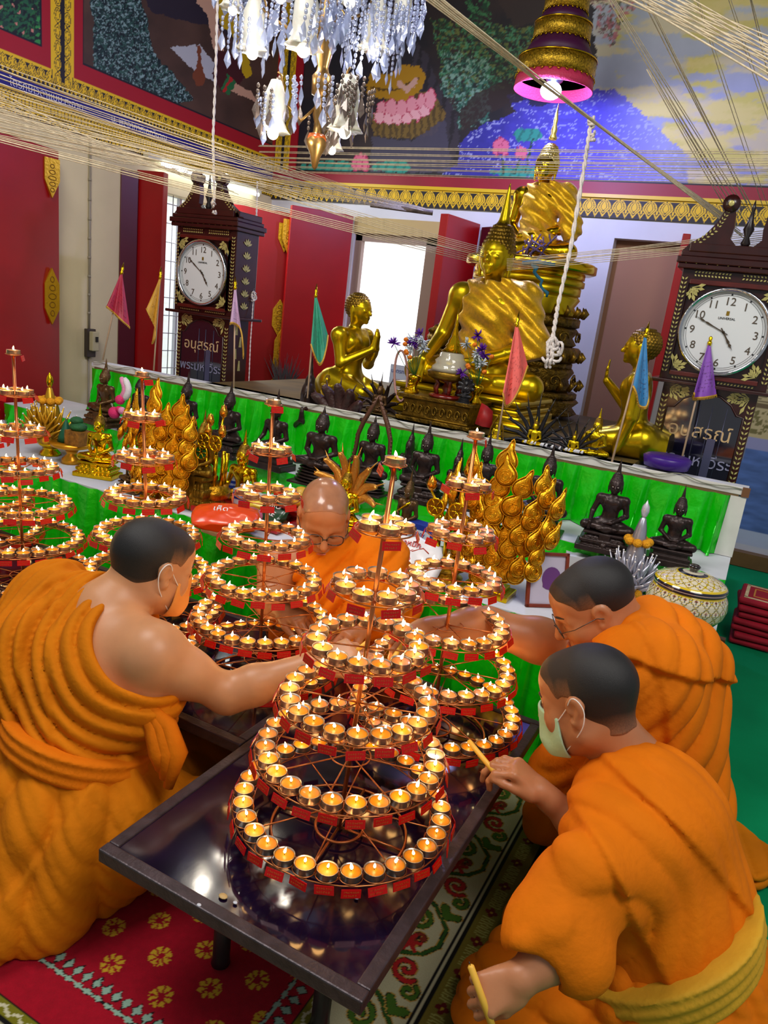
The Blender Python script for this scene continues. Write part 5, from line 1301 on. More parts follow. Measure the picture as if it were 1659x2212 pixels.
    # edge of the monastic robe over the left shoulder
    def rb(P):
        d = (P[:, 0]*.72+(P[:, 2]-.40)*.70); m_ = (P[:, 2] > .14) & (P[:, 2] < .57) & (np.abs(P[:, 0]) < .24)
        return m_*np.where(d > .0, .0035, 0)*np.clip((d)/.01, 0, 1)+m_*.004*np.exp(-((P[:, 0]-.09)/.022)**2)*(P[:, 1] < 0)
    F.disp(rb, .02)
    return F
def hair_curls(res, flat=False):
    F = Field((-.10, -.10, .60), (.10, .14, .90), res)
    F.ell((0, .010, .729), (.082, .089, .090), 0); flat or F.ell((0, .025, .812), (.058, .060, .056), .03)
    def cf(P):
        k = .0175; z = P[:, 2]; th = np.arctan2(P[:, 0], P[:, 1]-.01); n_ = 26
        return .0065*np.maximum(0, np.sin(th*n_/2+(np.floor(z/k) % 2)*PI/2)**2)*np.abs(np.sin(z*PI/k))
    X = F.ax[0][:, None, None]; Y = F.ax[1][None, :, None]; Z = F.ax[2][None, None, :]
    cut_ = (.757-.012*(np.abs(X)/.08)**2)-Z-np.clip((Y+.055)*1.5, 0, .12)
    F.disp(cf, .03); F.F = smax(F.F, cut_.astype(np.float32), .004); return F
def throne(kind, res=.011):
    F = Field((-.50, -.42, -.40), (.50, .34, .06), res)
    sy = .62
    if kind == 'tier':
        for z, h, rx in ((-.02, .022, .34), (-.065, .018, .28), (-.10, .022, .31), (-.15, .030, .37), (-.205, .018, .34), (-.27, .045, .42)):
            F.box((0, -.03, z), (rx, rx*sy, h), .02, .008)
        F.disp(lambda P: .007*np.abs(np.sin(np.arctan2(P[:, 0], (P[:, 1]+.03)/sy)*16))*(P[:, 2] > -.24)*(P[:, 2] < -.07), .03)
        F.box((0, -.235, -.13), (.085, .012, .11), .01, .008); F.cone((0, -.245, -.20), (0, -.245, -.25), .05, .02, .01)
    elif kind == 'coil':
        for i in range(5): F.ell((0, -.03, -.03-.058*i), (.30+.018*i, (.30+.018*i)*sy, .036), .004)
        F.box((0, -.03, -.315), (.40, .40*sy, .022), .01, .006)
    elif kind == 'plain':
        for z, h, rx in ((-.015, .02, .36), (-.06, .03, .30), (-.12, .028, .35), (-.20, .05, .40)): F.box((0, -.03, z), (rx, rx*sy, h), .015, .006)
    elif kind == 'round':
        for z, h, rx in ((-.02, .02, .35), (-.06, .02, .32), (-.10, .02, .34), (-.15, .03, .30), (-.21, .03, .36)): F.cone((0, -.03, z-h*.3), (0, -.03, z+h*.3), rx*.7, rx*.7, .01)
    return F
STAT = {}
def statue_meshes():
    def mk(key, F, mt): me = F.mesh(key); STAT[key] = me
    mk('fig_med', buddha_figure(.0095, 'med'), 0); mk('fig_earth', buddha_figure(.0095, 'earth'), 0); mk('fig_med_flame', buddha_figure(.0095, 'med', finial='flame'), 0)
    mk('fig_pray', buddha_figure(.0085, 'pray', disciple=True, hs=1.2), 0); mk('fig_stand', buddha_figure(.011, 'pray', stand=True), 0)
    mk('fig_bless', buddha_figure(.008, 'bless', disciple=True, hs=1.2), 0)
    mk('fig_big', buddha_figure(.0062, 'earth', hs=1.12), 0); mk('fig_big2', buddha_figure(.0075, 'med', finial='none', hs=1.12), 0); mk('curls', hair_curls(.0048), 0); mk('curls_flat', hair_curls(.0048, True), 0)
    for k in ('tier', 'coil', 'plain', 'round'): mk('base_'+k, throne(k), 0)
def inst(name, me, mt, parent, loc=(0, 0, 0), sc=1, rz=0, **k):
    key = me.name+mt.name
    if key not in STAT:
        m2 = me.copy(); m2.name = name; m2.materials.clear(); m2.materials.append(mt); STAT[key] = m2
    o = link(name, STAT[key], None, parent, **k); o.location = tuple(loc); o.scale = (sc, sc, sc) if not hasattr(sc, '__len__') else tuple(sc); o.rotation_euler = (0, 0, rz); return o
def size_at(loc, vbot, vtop): return (vbot-vtop)/FOC*((np.array(loc)-CAM)@FWD)/.955
def lean(loc, u, h):
    loc = np.array(loc, float)
    for _ in range(4):
        q = loc+[0, 0, h]; d_ = (q-CAM)@FWD; loc[0] += (u-px(q[None])[0][0])*d_/FOC/RGT[0]
    return loc
def curl_inst(root, s, z0, mt, hs, wide=1.0, flat=False): return inst('hair_curls', STAT['curls_flat' if flat else 'curls'], mt, root, (0, .005*(1-hs)*s, z0+.63*(1-hs)*s), (s*wide*hs, s*hs, s*hs))
def eyes(root, s, z0, hs=1.28):
    m = MB()
    for q in (-1, 1): m.ball((q*.030*s*hs, (.005-.0935*hs)*s, z0+(.63+.0735*hs)*s), (.010*s*hs, .003*s*hs, .0035*s*hs), 8, 6)
    return m.build('eyes', EYE, root)
def statue(u, vb, vt, z, fig, base, mt, label, rz=0, name='buddha_statue', bmt=None, cat='statue', group=None, y=None, wide=1.0, eye=False, bh=.315):
    loc = atz(u, vb, z) if y is None else aty(u, vb, y); loc[2] = z
    H = size_at(loc, vb, vt) if y is None else aty(u, vt, y)[2]-z; loc = lean(loc, u, H*.5); hs = 1.2 if fig in ('fig_pray', 'fig_bless') else 1.28; tot = .63+hs*{'fig_med': .41, 'fig_earth': .41, 'fig_med_flame': .34, 'fig_pray': .185, 'fig_stand': .41, 'fig_bless': .185}[fig]
    b = bh if base else 0; s = H/(tot+b)
    r = empty(name, loc, rz, label=label, cat=cat, group=group)
    fo = inst('figure', STAT[fig], mt, r, (0, 0, b*s), (s*wide, s, s))
    if fig != 'fig_stand': curl_inst(r, s, b*s, {GOLD: GOLDD, GOLDB: GOLDD}.get(mt, mt), hs, wide, fig in ('fig_pray', 'fig_bless'))
    if eye: eyes(r, s, b*s)
    if base:
        k = {'tier': .315, 'coil': .337, 'plain': .25, 'round': .24}[base]
        inst('pedestal', STAT['base_'+base], bmt or mt, r, (0, 0, b*s), (s*wide, s, s*b/k))
    return r, s, b*s
def halo_arch(root, s, z0, mt):
    m = MB(); 
    for q in (-1, 1):
        pts = [(q*.40*s, .06*s, z0-.05*s), (q*.47*s, .05*s, z0+.02*s), (q*.43*s, .05*s, z0+.12*s), (q*.34*s, .05*s, z0+.22*s), (q*.31*s, .05*s, z0+.42*s), (q*.30*s, .05*s, z0+.62*s), (q*.22*s, .05*s, z0+.85*s), (q*.10*s, .05*s, z0+1.08*s), (0, .05*s, z0+1.30*s)]
        m.tube(pts, [.02*s, .03*s, .035*s, .032*s, .036*s, .038*s, .040*s, .040*s, .008*s], 8)
        for i in range(3, 26): 
            t = i/26*8; k_ = int(t); a = np.array(pts[min(k_, 7)]); b_ = np.array(pts[min(k_+1, 8)]); p = a+(b_-a)*(t-k_); m.ball(p+[q*.02*s, -.01*s, 0], .026*s, 6, 4)
    return m.build('halo_arch', mt, root)
def naga_hood(root, s, z0, mt, n=7, R_=.52, zc=.55, fat=.075, tipup=.12):
    """fan of serpent heads behind the figure"""
    m = MB()
    for i in range(n):
        a = PI*(.5+(i-(n-1)/2)/(n-1)*1.15); d = np.array([math.cos(a), 0, math.sin(a)])
        c0 = np.array([0, .10*s, z0+zc*.5*s]); c1 = np.array([0, .09*s, z0+zc*s])+d*R_*.62*s; c2 = np.array([0, .02*s, z0+zc*s])+d*R_*.88*s; c3 = c2+d*R_*.16*s+np.array([0, -.08*s, 0]); c4 = c3+np.array([0, -.05*s, -.02*s])+d*.02*s
        m.tube([c0, (c0+c1)/2+[0, .03*s, 0], c1, c2, c3, c4], [fat*s*1.1, fat*s*1.05, fat*s*.95, fat*s*.75, fat*s*.55, .012*s], 9)
        m.tube([c2+d*.02*s, c2+d*(.08+tipup)*s+[0, .03*s, tipup*.3*s]], [.028*s, .003*s], 6)
        for q in (-1, 1): m.ball(c3+np.array([q*.03*s, -.01*s, .02*s]), .013*s, 6, 4)
    return m.build('serpent_hood', mt, root)

def big_cloth(kind, res, fr=None):
    """cloth draped over one shoulder of a big image, in the figure's own units"""
    F = Field((-.42, -.34, .0), (.46, .28, .62), res)
    g = .030
    F.ell((0, .035, .26), (.125+g, .098+g, .16), .0); F.ell((0, .02, .43), (.172+g, .102+g, .128), .06)
    F.cone((-.15, .03, .515), (.175, .03, .515), .062+g, .068+g, .05); F.cone((0, .015, .53), (.05, .01, .60), .07, .060, .04)
    F.cone((.20, .03, .50), (.285, .03, .26), .078, .085, .04)
    F.cone((.27, .03, .30), (.31, .0, .16), .085, .055, .04)
    if kind == 2: F.cone((.0, .05, .2), (.02, -.02, .1), .15, .20, .06)
    # bare right shoulder
    F.ell((-.235, .0, .50), (.125, .26, .16), .010, cut=True); F.cone((0, .0, .62), (0, 0, .78), .062, .07, .01, cut=True)
    F.cone((-.22, .0, .42), (-.30, -.05, .12), .085, .09, .01, cut=True)
    F.disp(lambda P: .0075*(np.sin((P[:, 0]*.6+P[:, 2]*.9+.25*P[:, 1])*2*PI/.085+2.0*wnoise(P, 7, 61)))+.004*wnoise(P, 30, 62), .05)
    F.half((0, 0, .105 if kind == 1 else .06), (.35, 0, -1), .01)
    return F
def statues():
    statue_meshes()
    g = 'dark bronze seated statues in the back row'
    rows = [(226, 918, 783, 'fig_med', 'tier', BRONZB, 'brown bronze seated Buddha at the left end of the back row, beside the cream wall'),
            (302, 935, 805, 'fig_earth', 'tier', BRONZE, 'dark bronze seated Buddha wearing a pink and white flower garland'),
            (402, 958, 812, 'fig_med', 'tier', BRONZE, 'dark bronze seated Buddha between the gold leaf tree and the left clock'),
            (494, 985, 832, 'fig_med', 'tier', BRONZE, 'dark bronze seated Buddha below the pale pink flag'),
            (594, 1012, 850, 'fig_earth', 'plain', BRONZE, 'dark bronze seated Buddha directly behind the top of the stand beside the bald monk'),
            (918, 1085, 918, 'fig_med', 'tier', BRONZE, 'dark bronze seated Buddha right of the statue with the pointed arch'),
            (1047, 1105, 942, 'fig_med', 'tier', BRONZE, 'dark bronze seated Buddha behind the stand nearest the altar'),
            (1180, 1150, 965, 'fig_med', 'coil', BRONZE, 'slim dark bronze seated Buddha right of the large gold leaf tree'),
            (1322, 1192, 1000, 'fig_earth', 'tier', BRONZE, 'dark bronze seated Buddha touching the earth, behind the silver cone ornament'),
            (1462, 1222, 1055, 'fig_med', 'plain', BRONZE, 'dark bronze seated Buddha at the right end of the back row, behind the ceramic bowl')]
    for u, vb, vt, fg, bs, mt_, lb in rows:
        r, s, b = statue(u, vb, vt, Z2, fg, bs, mt_, lb, rz=-.05 if u < 800 else .12, eye=True)
        if u == 302:
            gl = MB(); r.location
            L = np.array(r.location); pts = [L+np.array([-.055+.008*math.sin(i), -.09, .235-.016*i]) for i in range(8)]
            gm = empty('flower_garland', label='pink and white flower garland hanging from the dark bronze Buddha', cat='garland')
            mw = mat('jasmine_white', S3(240, 232, 236), rough=.7, bump=.8, bscale=200); mp = mat('flower_pink', S3(222, 40, 110), rough=.7, bump=.8, bscale=160); mr = mat('flower_rose', S3(236, 150, 190), rough=.7, bump=.8, bscale=160)
            for (dx, w_, m_) in ((-.030, .022, mr), (-.006, .022, mw)):
                a = MB(); a.tube([L+np.array([dx-.02+.03*math.sin(i*.45), -.085, .290-.016*i]) for i in range(8)], [.010]+[w_*.75]*6+[.008], 12); a.build('jasmine_strand', m_, gm)
            for i, (dx, dz, r_) in enumerate(((-.045, .175, .026), (-.05, .125, .018), (-.085, .10, .032), (-.03, .12, .02))):
                a = MB(); a.ball(L+np.array([dx, -.095, dz]), r_, 10, 8); a.build('pompom', mp if i != 3 else mr, gm)
    # seated on coils with a dark serpent hood, standing figures, arch
    r, s, b = statue(692, 1048, 885, Z2, 'fig_med_flame', 'coil', BRONZE, 'dark bronze Buddha on wide coiled serpent pedestal, in front of a dark carved hood', rz=.05, wide=1.15, eye=True)
    nh = empty('carved_hood', aty(712, 930, Y3-.03)); nh.location[2] = Z2
    o = empty('serpent_statue', atz(716, 1000, Z2), label='dark brown carved serpent hood standing behind the coiled-pedestal Buddha', cat='statue'); bpy.data.objects.remove(nh)
    naga_hood(o, .33, .02, mat('wood_carved', S3(62, 34, 30), rough=.5, noise=.4, nscale=30, bump=.8, bscale=60, bdist=.008), 9, .5, .62, .11, .1)
    statue(664, 985, 782, Z2, 'fig_stand', None, BRONZE, 'tall dark bronze standing monk figure with folded hands', name='standing_statue', wide=.8, rz=.3)
    statue(884, 1050, 920, Z2, 'fig_stand', None, BRONZE, 'small dark bronze standing Buddha left of its seated neighbour, behind the front stand', name='standing_statue', wide=.75)
    statue(988, 1090, 952, Z2, 'fig_stand', None, BRONZE, 'small dark bronze standing Buddha behind the stand nearest the altar', name='standing_statue', wide=.75)
    r, s, b = statue(801, 1065, 905, Z2, 'fig_med_flame', 'coil', BRONZE, 'brown bronze seated Buddha framed by a pointed flame arch', eye=True); halo_arch(r, s*1.08, b, mat('arch_brown', S3(96, 66, 50), rough=.45, metal=.4))
    # gold figures on the low front altar
    statue(214, 1028, 880, Z1, 'fig_med', 'tier', GOLD, 'polished gold seated Buddha on the low altar, left of the first tall stand', rz=.35, eye=True)
    statue(286, 1062, 960, Z1, 'fig_med', 'tier', BRONZB, 'small brown statue pedestal behind the lower rings of the second stand')
    statue(436, 1098, 895, Z1, 'fig_med', 'tier', GOLDD, 'antique gold seated Buddha on a tall pedestal behind the lotus vase', wide=.75, bh=.62)
    statue(524, 1085, 935, Z1, 'fig_earth', None, GOLD, 'shiny gold Buddha touching the earth, left of the bald monk', eye=True)
    r, s, b = statue(745, 1165, 1000, Z1, 'fig_med', 'plain', GOLD, 'gold Buddha sheltered by a spiky seven-headed gold serpent hood'); naga_hood(r, s*1.0, b, mat('gold_matte', S3(214, 150, 60), rough=.35, metal=.7, bump=.6, bscale=90), 8, .62, .62, .085, .16)
    r, s, b = statue(879, 1178, 1020, Z1, 'fig_med', 'plain', BRONZB, 'brown bronze Buddha with a gilded sash, right of the front stand', wide=.8, eye=True)
    m = MB(); m.tube([(.10*s, -.10*s, b+.56*s), (.0, -.125*s, b+.47*s), (-.10*s, -.125*s, b+.38*s), (-.16*s, -.08*s, b+.33*s)], .022*s, 8); m.build('gilt_sash', GOLD, r)
    # figures on the high platform
    loc = aty(1072, 905, 3.86); loc[2] = Z3; s = (aty(1092, 436, 3.86)[2]-Z3)/1.34; loc = lean(loc, 1073, s*1.02); s *= 1.17
    r = empty('buddha_image', loc, -.06, label='large golden seated Buddha wrapped in a shiny gold cloth, in front of the taller throne', cat='statue')
    inst('figure', STAT['fig_big'], GOLDB, r, (0, 0, .152*s), s*1.0); curl_inst(r, s, .152*s, GOLDD, 1.12); m = MB()
    for z, rx, h in ((.145, .38, .015), (.12, .35, .01), (.095, .37, .015), (.06, .39, .02), (.022, .41, .022)): m.box((0, -.03*s, z*s), (2*rx*s, 1.35*rx*s, h*2*s))
    bevel(m.build('pedestal', GOLDB, r), .01); fm = big_cloth(1, .0085).mesh('cloth'); inst('draped_cloth', fm, GCLOTH, r, (0, 0, .152*s), s)
    pl = MB(); pl.box((.10*s, -.325*s, .07*s), (.24*s, .01, .12*s)); po = pl.build('name_plate', mat('brass_plate', S3(196, 160, 40), rough=.35, metal=.7), r)
    for i, tx in enumerate(('ถวาย ณ วัดที่', 'เป็นที่ระลึก', 'ปีที่ ๑๙๗')): txt('plate_text', tx, .026, (-.0+.0*s, -.325*s-.007, (.10-.035*i)*s), (1, 0, 0), (0, 0, 1), mat('ink_black', (.02, .02, .02)), po)
    loc = aty(1190, 905, 4.55); loc[2] = Z3; dpt = (loc-CAM)@FWD; k = dpt/FOC/.955
    r = empty('buddha_image', loc, -.10, label='topmost golden seated Buddha with a needle crown and gold robe, on the tall carved throne', cat='statue')
    zb = aty(1180, 562, 4.45)[2]-Z3; sB = (aty(1185, 306, 4.55)[2]-Z3-zb)/.905; r.location = tuple(lean(loc, 1181, zb+.72*sB))
    inst('figure', STAT['fig_big2'], GOLD, r, (0, 0, zb), sB); curl_inst(r, sB, zb, mat('gold_pale', S3(240, 214, 120), rough=.25, metal=.8), 1.12); inst('draped_cloth', big_cloth(2, .010).mesh('cloth2'), GCLOTH, r, (0, 0, zb), sB)
    m = MB(); m.lathe([(.030*sB, 0), (.034*sB, .01), (.02*sB, .03), (.026*sB, .05), (.014*sB, .08), (.018*sB, .10), (.009*sB, .14), (.001, .19)], (0, .028*sB, zb+.925*sB), 14); m.build('crown_spire', mat('gold_pale', S3(240, 214, 120), rough=.25, metal=.8), r)
    th = [(zb-.03, .40, .03, GOLD), (zb-.075, .34, .02, GOLD), (zb-.115, .345, .022, GOLDB), (zb-.16, .33, .028, GOLDB), (zb-.245, .335, .06, GOLDB),
          (zb-.335, .36, .03, DKGOLD), (zb-.42, .36, .055, DKGOLD), (zb-.52, .395, .045, DKGOLD), (zb-.585, .36, .02, DKGOLD), (zb-.67, .38, .07, DKGOLD), (zb-.76, .42, .02, DKGOLD), (zb-.83, .44, .05, DKGOLD)]
    for z, w_, h, mt_ in th:
        if z < .02: continue
        m = MB(); m.lathe([(w_*.94, -h), (w_, -h*.7), (w_*(1 if h < .05 else .92), 0), (w_, h*.7), (w_*.96, h)], (0, 0, z), 4*6, sx=1, sy=.85); m.build('throne_tier', mt_, r)
    m = MB()
    for z, w_ in ((zb-.30, .37), (zb-.555, .40), (zb-.72, .42)):
        for i in range(26):
            a = 2*PI*i/26; c = np.array([w_*math.cos(a), w_*.85*math.sin(a), z]); m.tube([c, c+[.02*math.cos(a), .02*math.sin(a), .03], c+[.006*math.cos(a), .006*math.sin(a), .06]], [.014, .016, .002], 6)
    for z, w_, n_ in ((zb-.42, .375, 14), (zb-.67, .395, 12)):
        for i in range(n_):
            a = 2*PI*i/n_; c = np.array([w_*math.cos(a), w_*.85*math.sin(a), z]); t_ = np.array([-math.sin(a), math.cos(a), 0])
            m.tube([c+t_*.045*math.cos(q)*(1-q/9)+np.array([0, 0, .038*math.sin(q)*(1-q/9)]) for q in np.linspace(0, 7, 12)], .006, 5)
    m.build('throne_relief', GOLDD, r)
    # ribbons at its knees
    m = MB(); rr2 = np.random.default_rng(4); ctr = aty(1165, 520, 4.30)
    for i in range(16):
        p = ctr+rr2.normal(size=3)*[.07, .03, .015]; m.tube([p, p+rr2.normal(size=3)*.03+[0, 0, -.02], p+rr2.normal(size=3)*.05+[0, -.03, -.06]], .005, 5)
    m.build('ribbon_bundle', mat('ribbon_purple', S3(120, 96, 150), rough=.6, noise=.4, nscale=40), None, label='tangle of faded purple ribbons laid on the lap of the topmost Buddha', cat='ribbons')
    m = MB(); a = [aty(1150+5*math.sin(i*2)+4*i, 570+9*i, 4.12) for i in range(9)]; m.tube(a, [.012, .016, .010, .009, .009, .008, .008, .010, .006], 6); m.tube([aty(1130, 568, 4.15), aty(1165, 566, 4.10), aty(1198, 572, 4.15)], .012, 6)
    m.build('blue_ribbon', mat('ribbon_blue', S3(20, 110, 140), rough=.6), None, label='blue ribbon tied round the tall throne and hanging down', cat='ribbon')
    # kneeling disciples
    statue(766, 895, 632, Z3, 'fig_pray', None, GOLDB, 'golden disciple kneeling with joined palms, facing right beside the bright window', rz=PI/2-.1, name='disciple_statue', y=3.75)
    statue(1368, 1010, 706, Z3, 'fig_bless', None, GOLDB, 'golden disciple in profile facing left with raised palm, beside the right clock', rz=-PI/2+.1, name='disciple_statue', y=3.55)
    # small figures along the platform edge
    for u, vb, vt, lb in ((1156, 965, 895, 'small gold Buddha head and bust inside the left black spiky serpent hood'), (1240, 985, 925, 'small pale gold Buddha in a brown ruff inside the right black spiky serpent hood')):
        r, s, b = statue(u, vb, vt, Z3, 'fig_med', None, GOLDB, lb, y=3.30)
        naga_hood(r, s*1.5, -.02, BLACKS, 11, .75, .30, .055, .30)
    statue(1289, 992, 880, Z3, 'fig_med', None, GOLDB, 'gold seated Buddha between the black serpent hood and the right disciple', y=3.34, eye=True)
    r, s, b = statue(1073, 955, 905, Z3, 'fig_med', None, GOLDB, 'tiny gold Buddha under a leafy gold arch at the platform edge', y=3.27); halo_arch(r, s*1.3, -.02, GOLDD)
    r, s, b = statue(820, 905, 815, Z3, 'fig_med', None, BRONZB, 'small dark statue half hidden behind the pointed arch at the foot of the left disciple', y=3.4); naga_hood(r, s*1.2, -.02, BRONZE, 9, .6, .3, .07, .25)
    statue(706, 885, 795, Z3, 'fig_med', None, GOLDB, 'small gold Buddha head peeking over the ledge behind the standing monk figure', y=3.5)
# ------------------------------------------------------------------ clocks, flags, offerings
ORD = 'first second third fourth fifth sixth seventh eighth ninth tenth eleventh twelfth thirteenth fourteenth fifteenth sixteenth seventeenth eighteenth nineteenth twentieth twenty-first twenty-second twenty-third twenty-fourth twenty-fifth twenty-sixth twenty-seventh twenty-eighth twenty-ninth thirtieth'.split()
WOODC = mat('clock_wood', S3(54, 15, 12), rough=.28, noise=.35, nscale=14, coat=.4)
INLAY = mat('mother_of_pearl', S3(206, 196, 120), rough=.25, metal=.25, noise=.25, nscale=40)
def leaf_row(m, a, b, n, w=.011, c=None, two=True, off=.002):
    """row of paired leaves from a to b in the x-z plane at depth y"""
    a = np.array(a, float); b = np.array(b, float); d = (b-a)/n; L = np.linalg.norm(d); t = d/L; q = np.array([-t[2], 0, t[0]])
    for i in range(n):
        c = a+d*(i+.5)
        for s in ((-1, 1) if two else (0,)):
            p = c+q*s*w*.55; dr = nrm(t+q*s*.8) if s else t
            nn = np.array([-dr[2], 0, dr[0]]); l_ = L*.62
            m.prism([(-l_*.7, 0), (-l_*.1, -w*.30), (l_*.7, 0), (-l_*.1, w*.30)], p, dr, nn, (0, -1, 0), .0012)
def sprig(m, c, ang, r, n=7):
    """small flower spray in a corner"""
    c = np.array(c, float)
    for i in range(n):
        a = ang+(i-(n-1)/2)*.36; l_ = r*(.6+.4*math.sin(i*2.3)**2); dr = np.array([math.cos(a), 0, math.sin(a)]); nn = np.array([-dr[2], 0, dr[0]])
        m.prism([(0, -.001), (l_*.5, -.0022), (l_*.72, -.0075), (l_, 0), (l_*.72, .0075), (l_*.5, .0022), (0, .001)], c, dr, nn, (0, -1, 0), .0012)
    for i in range(5):
        a = i*2*PI/5; m.prism([(.002, -.003), (.010, -.004), (.013, 0), (.010, .004), (.002, .003)], c+.3*r*np.array([math.cos(ang), 0, math.sin(ang)]), (math.cos(a), 0, math.sin(a)), (-math.sin(a), 0, math.cos(a)), (0, -1, 0), .0016)
def clock(u, v, dep, sc, label, hour, minute, side_lit=False):
    c = atd(u, v, dep); zc = c[2]/sc; zf = .80/sc; r = empty('pendulum_clock', (c[0], c[1], 0), 0, label=label, cat='clock', group=None); r.scale = (sc, sc, sc)
    W_, D_ = .44, .21; zt = zc+.245; zb = zc-.225
    yf = 0.0
    m = MB(); m.box((0, D_/2+.004, (zt+zb)/2), (W_, D_-.008, zt-zb)); bevel(m.build('hood_case', WOODC, r), .003)
    m = MB(); m.box((0, D_/2, (zb)/2+.0), (W_-.05, D_-.03, zb)); m.build('trunk_case', WOODC, r)
    m = MB()
    for z, e, h in ((zb-.006, .035, .016), (zt+.010, .022, .022), (zt+.034, .030, .026), (zt+.058, .018, .02)): m.box((0, D_/2, z), (W_+e*2, D_+e*2, h))
    m.box((0, -.004, zt+.085), (W_-.02, .03, .035)); m.box((W_/2-.0, D_/2, zt+.085), (.03, D_, .035)); bevel(m.build('moulding', WOODC, r), .004)
    # swan-neck pediment
    m = MB()
    for s in (-1, 1):
        out = [(W_/2+.02, .07), (W_/2-.01, .105), (.165, .135), (.125, .19), (.095, .265), (.078, .275), (.06, .225), (.055, .17), (.06, .13), (.03, .10), (.0, .10), (.0, .07)]
        m.prism([(s*x, z) for x, z in out], (0, .0, zt), (1, 0, 0), (0, 0, 1), (0, 1, 0), .035)
        m.lathe([(.0001, 0), (.034, 0), (.034, .05), (.0001, .05)], (0, 0, 0), 20); 
        k = m.n-4*20
        for i in range(k, m.n): x, y, z = m.v[i]; m.v[i] = (s*.087+x, -.008+z, zt+.265+y)
    m.build('pediment', WOODC, r)
    m = MB(); m.lathe([(.012, .10), (.02, .115), (.010, .14), (.022, .17), (.012, .20), (.006, .24), (.009, .25), (.001, .285)], (0, .015, zt), 12); m.build('finial', mat('ebony', S3(30, 20, 20), rough=.3), r)
    # arch panel and dial frame
    m = MB(); m.tube([(.17*math.cos(a), -.006, zt-.005+.09*math.sin(a)) for a in np.linspace(0, PI, 16)], .006, 6); m.build('arch_moulding', WOODC, r)
    m = MB(); q = .205
    for p in ((0, zc+q-.012, 2*q-.03, .02), (0, zc-q+.012, 2*q-.03, .02), (q-.023, zc, .02, 2*q-.03), (-q+.023, zc, .02, 2*q-.03)): m.box((p[0], -.004, p[1]), (p[2]-.02, .02, p[3]))
    bevel(m.build('dial_door', mat('clock_wood_red', S3(92, 26, 18), rough=.3, noise=.3, nscale=14, coat=.4), r), .003)
    def disc(r0, r1, y0, y1, mt, name, n=48):
        m = MB(); V = [(rr_*math.cos(2*PI*i/n), y, zc+rr_*math.sin(2*PI*i/n)) for (rr_, y) in ((r0, y1), (r0, y0), (r1, y0), (r1, y1)) for i in range(n)]
        F = [(k*n+i, k*n+(i+1) % n, ((k+1) % 4)*n+(i+1) % n, ((k+1) % 4)*n+i) for k in range(4) for i in range(n)]; m.add(V, F, True); return m.build(name, mt, r)
    disc(.168, .182, -.030, .0, mat('chrome', S3(210, 214, 220), rough=.12, metal=1), 'bezel')
    m = MB(); n = 48; m.add([(.17*math.cos(2*PI*i/n), -.012, zc+.17*math.sin(2*PI*i/n)) for i in range(n)]+[(0, -.012, zc)], [(i, (i+1) % n, n) for i in range(n)]); dial = m.build('dial', mat('dial_white', S3(232, 236, 238), rough=.35), r)
    m = MB(); m.tube([(.158*math.cos(2*PI*i/60), -.013, zc+.158*math.sin(2*PI*i/60)) for i in range(60)], .0006, 4, closed=True); m.tube([(.150*math.cos(2*PI*i/60), -.013, zc+.150*math.sin(2*PI*i/60)) for i in range(60)], .0006, 4, closed=True)
    for i in range(12): a = 2*PI*i/12; m.box((.154*math.sin(a), -.0135, zc+.154*math.cos(a)), (.006, .001, .006))
    m.build('minute_ring', BLKF, dial)
    nm = mat('numeral_bronze', S3(96, 84, 70), rough=.35, metal=.3)
    for h in range(1, 13):
        a = 2*PI*h/12; txt('numeral', str(h), .046, (.127*math.sin(a), -.0135, zc+.127*math.cos(a)-.016), (1, 0, 0), (0, 0, 1), nm, dial, align='CENTER')
    txt('maker_text', 'UNIVERSAL', .0135, (0, -.0135, zc+.052), (1, 0, 0), (0, 0, 1), BLKF, dial, align='CENTER')
    m = MB(); m.box((0, -.0135, zc+.078), (.012, .001, .018)); m.box((0, -.0142, zc+.080), (.004, .001, .010)); m.build('maker_mark', mat('mark_gold', S3(150, 120, 30), metal=.5), dial)
    hm = mat('hand_bronze', S3(88, 76, 60), rough=.35, metal=.4)
    for ang, L, wd in ((2*PI*(hour+minute/60)/12, .088, .006), (2*PI*minute/60, .142, .004)):
        dr = np.array([math.sin(ang), 0, math.cos(ang)]); nn = np.array([dr[2], 0, -dr[0]]); m = MB()
        m.prism([(-.02, -wd*.4), (L*.35, -wd*.5), (L*.55, -wd), (L*.62, -wd*.3), (L*.72, -wd*1.1), (L*.80, -wd*.3), (L, 0), (L*.80, wd*.3), (L*.72, wd*1.1), (L*.62, wd*.3), (L*.55, wd), (L*.35, wd*.5), (-.02, wd*.4)], (0, -.0165, zc), dr, nn, (0, -1, 0), .0015)
        m.ball((0, -.017, zc), .006, 8, 6); m.build('clock_hand', hm, dial)
    # inlay
    m = MB(); y = -.0065
    for x in (-W_/2+.016, W_/2-.016): leaf_row(m, (x, y+.008, zb+.03), (x, y+.008, zt-.03), 22, .013)
    for z in (zt-.018, zb+.020): leaf_row(m, (-.17, y+.008, z), (-.02, y+.008, z), 11, .013); leaf_row(m, (.17, y+.008, z), (.02, y+.008, z), 11, .013)
    for sx in (-1, 1):
        for sz in (-1, 1): sprig(m, (sx*.168, -.0145, zc+sz*.168), math.atan2(-sz, -sx), .062)
    for k in range(5): sprig(m, (-.06+.03*k, -.001, zt+.02+.012*(k % 2)), PI/2+(k-2)*-.35, .05, 5)
    for sx in (-1, 1):
        leaf_row(m, (sx*.21, -.001, zt+.085), (sx*.12, -.001, zt+.165), 7, .013); leaf_row(m, (sx*.118, -.001, zt+.17), (sx*.09, -.001, zt+.24), 5, .010)
        m.ball((sx*.087, -.009, zt+.265), (.012, .003, .012), 12, 6)
    for i in range(11): m.ball((-.21+i*.042, -.020, zt+.022), (.004, .002, .004), 8, 4)
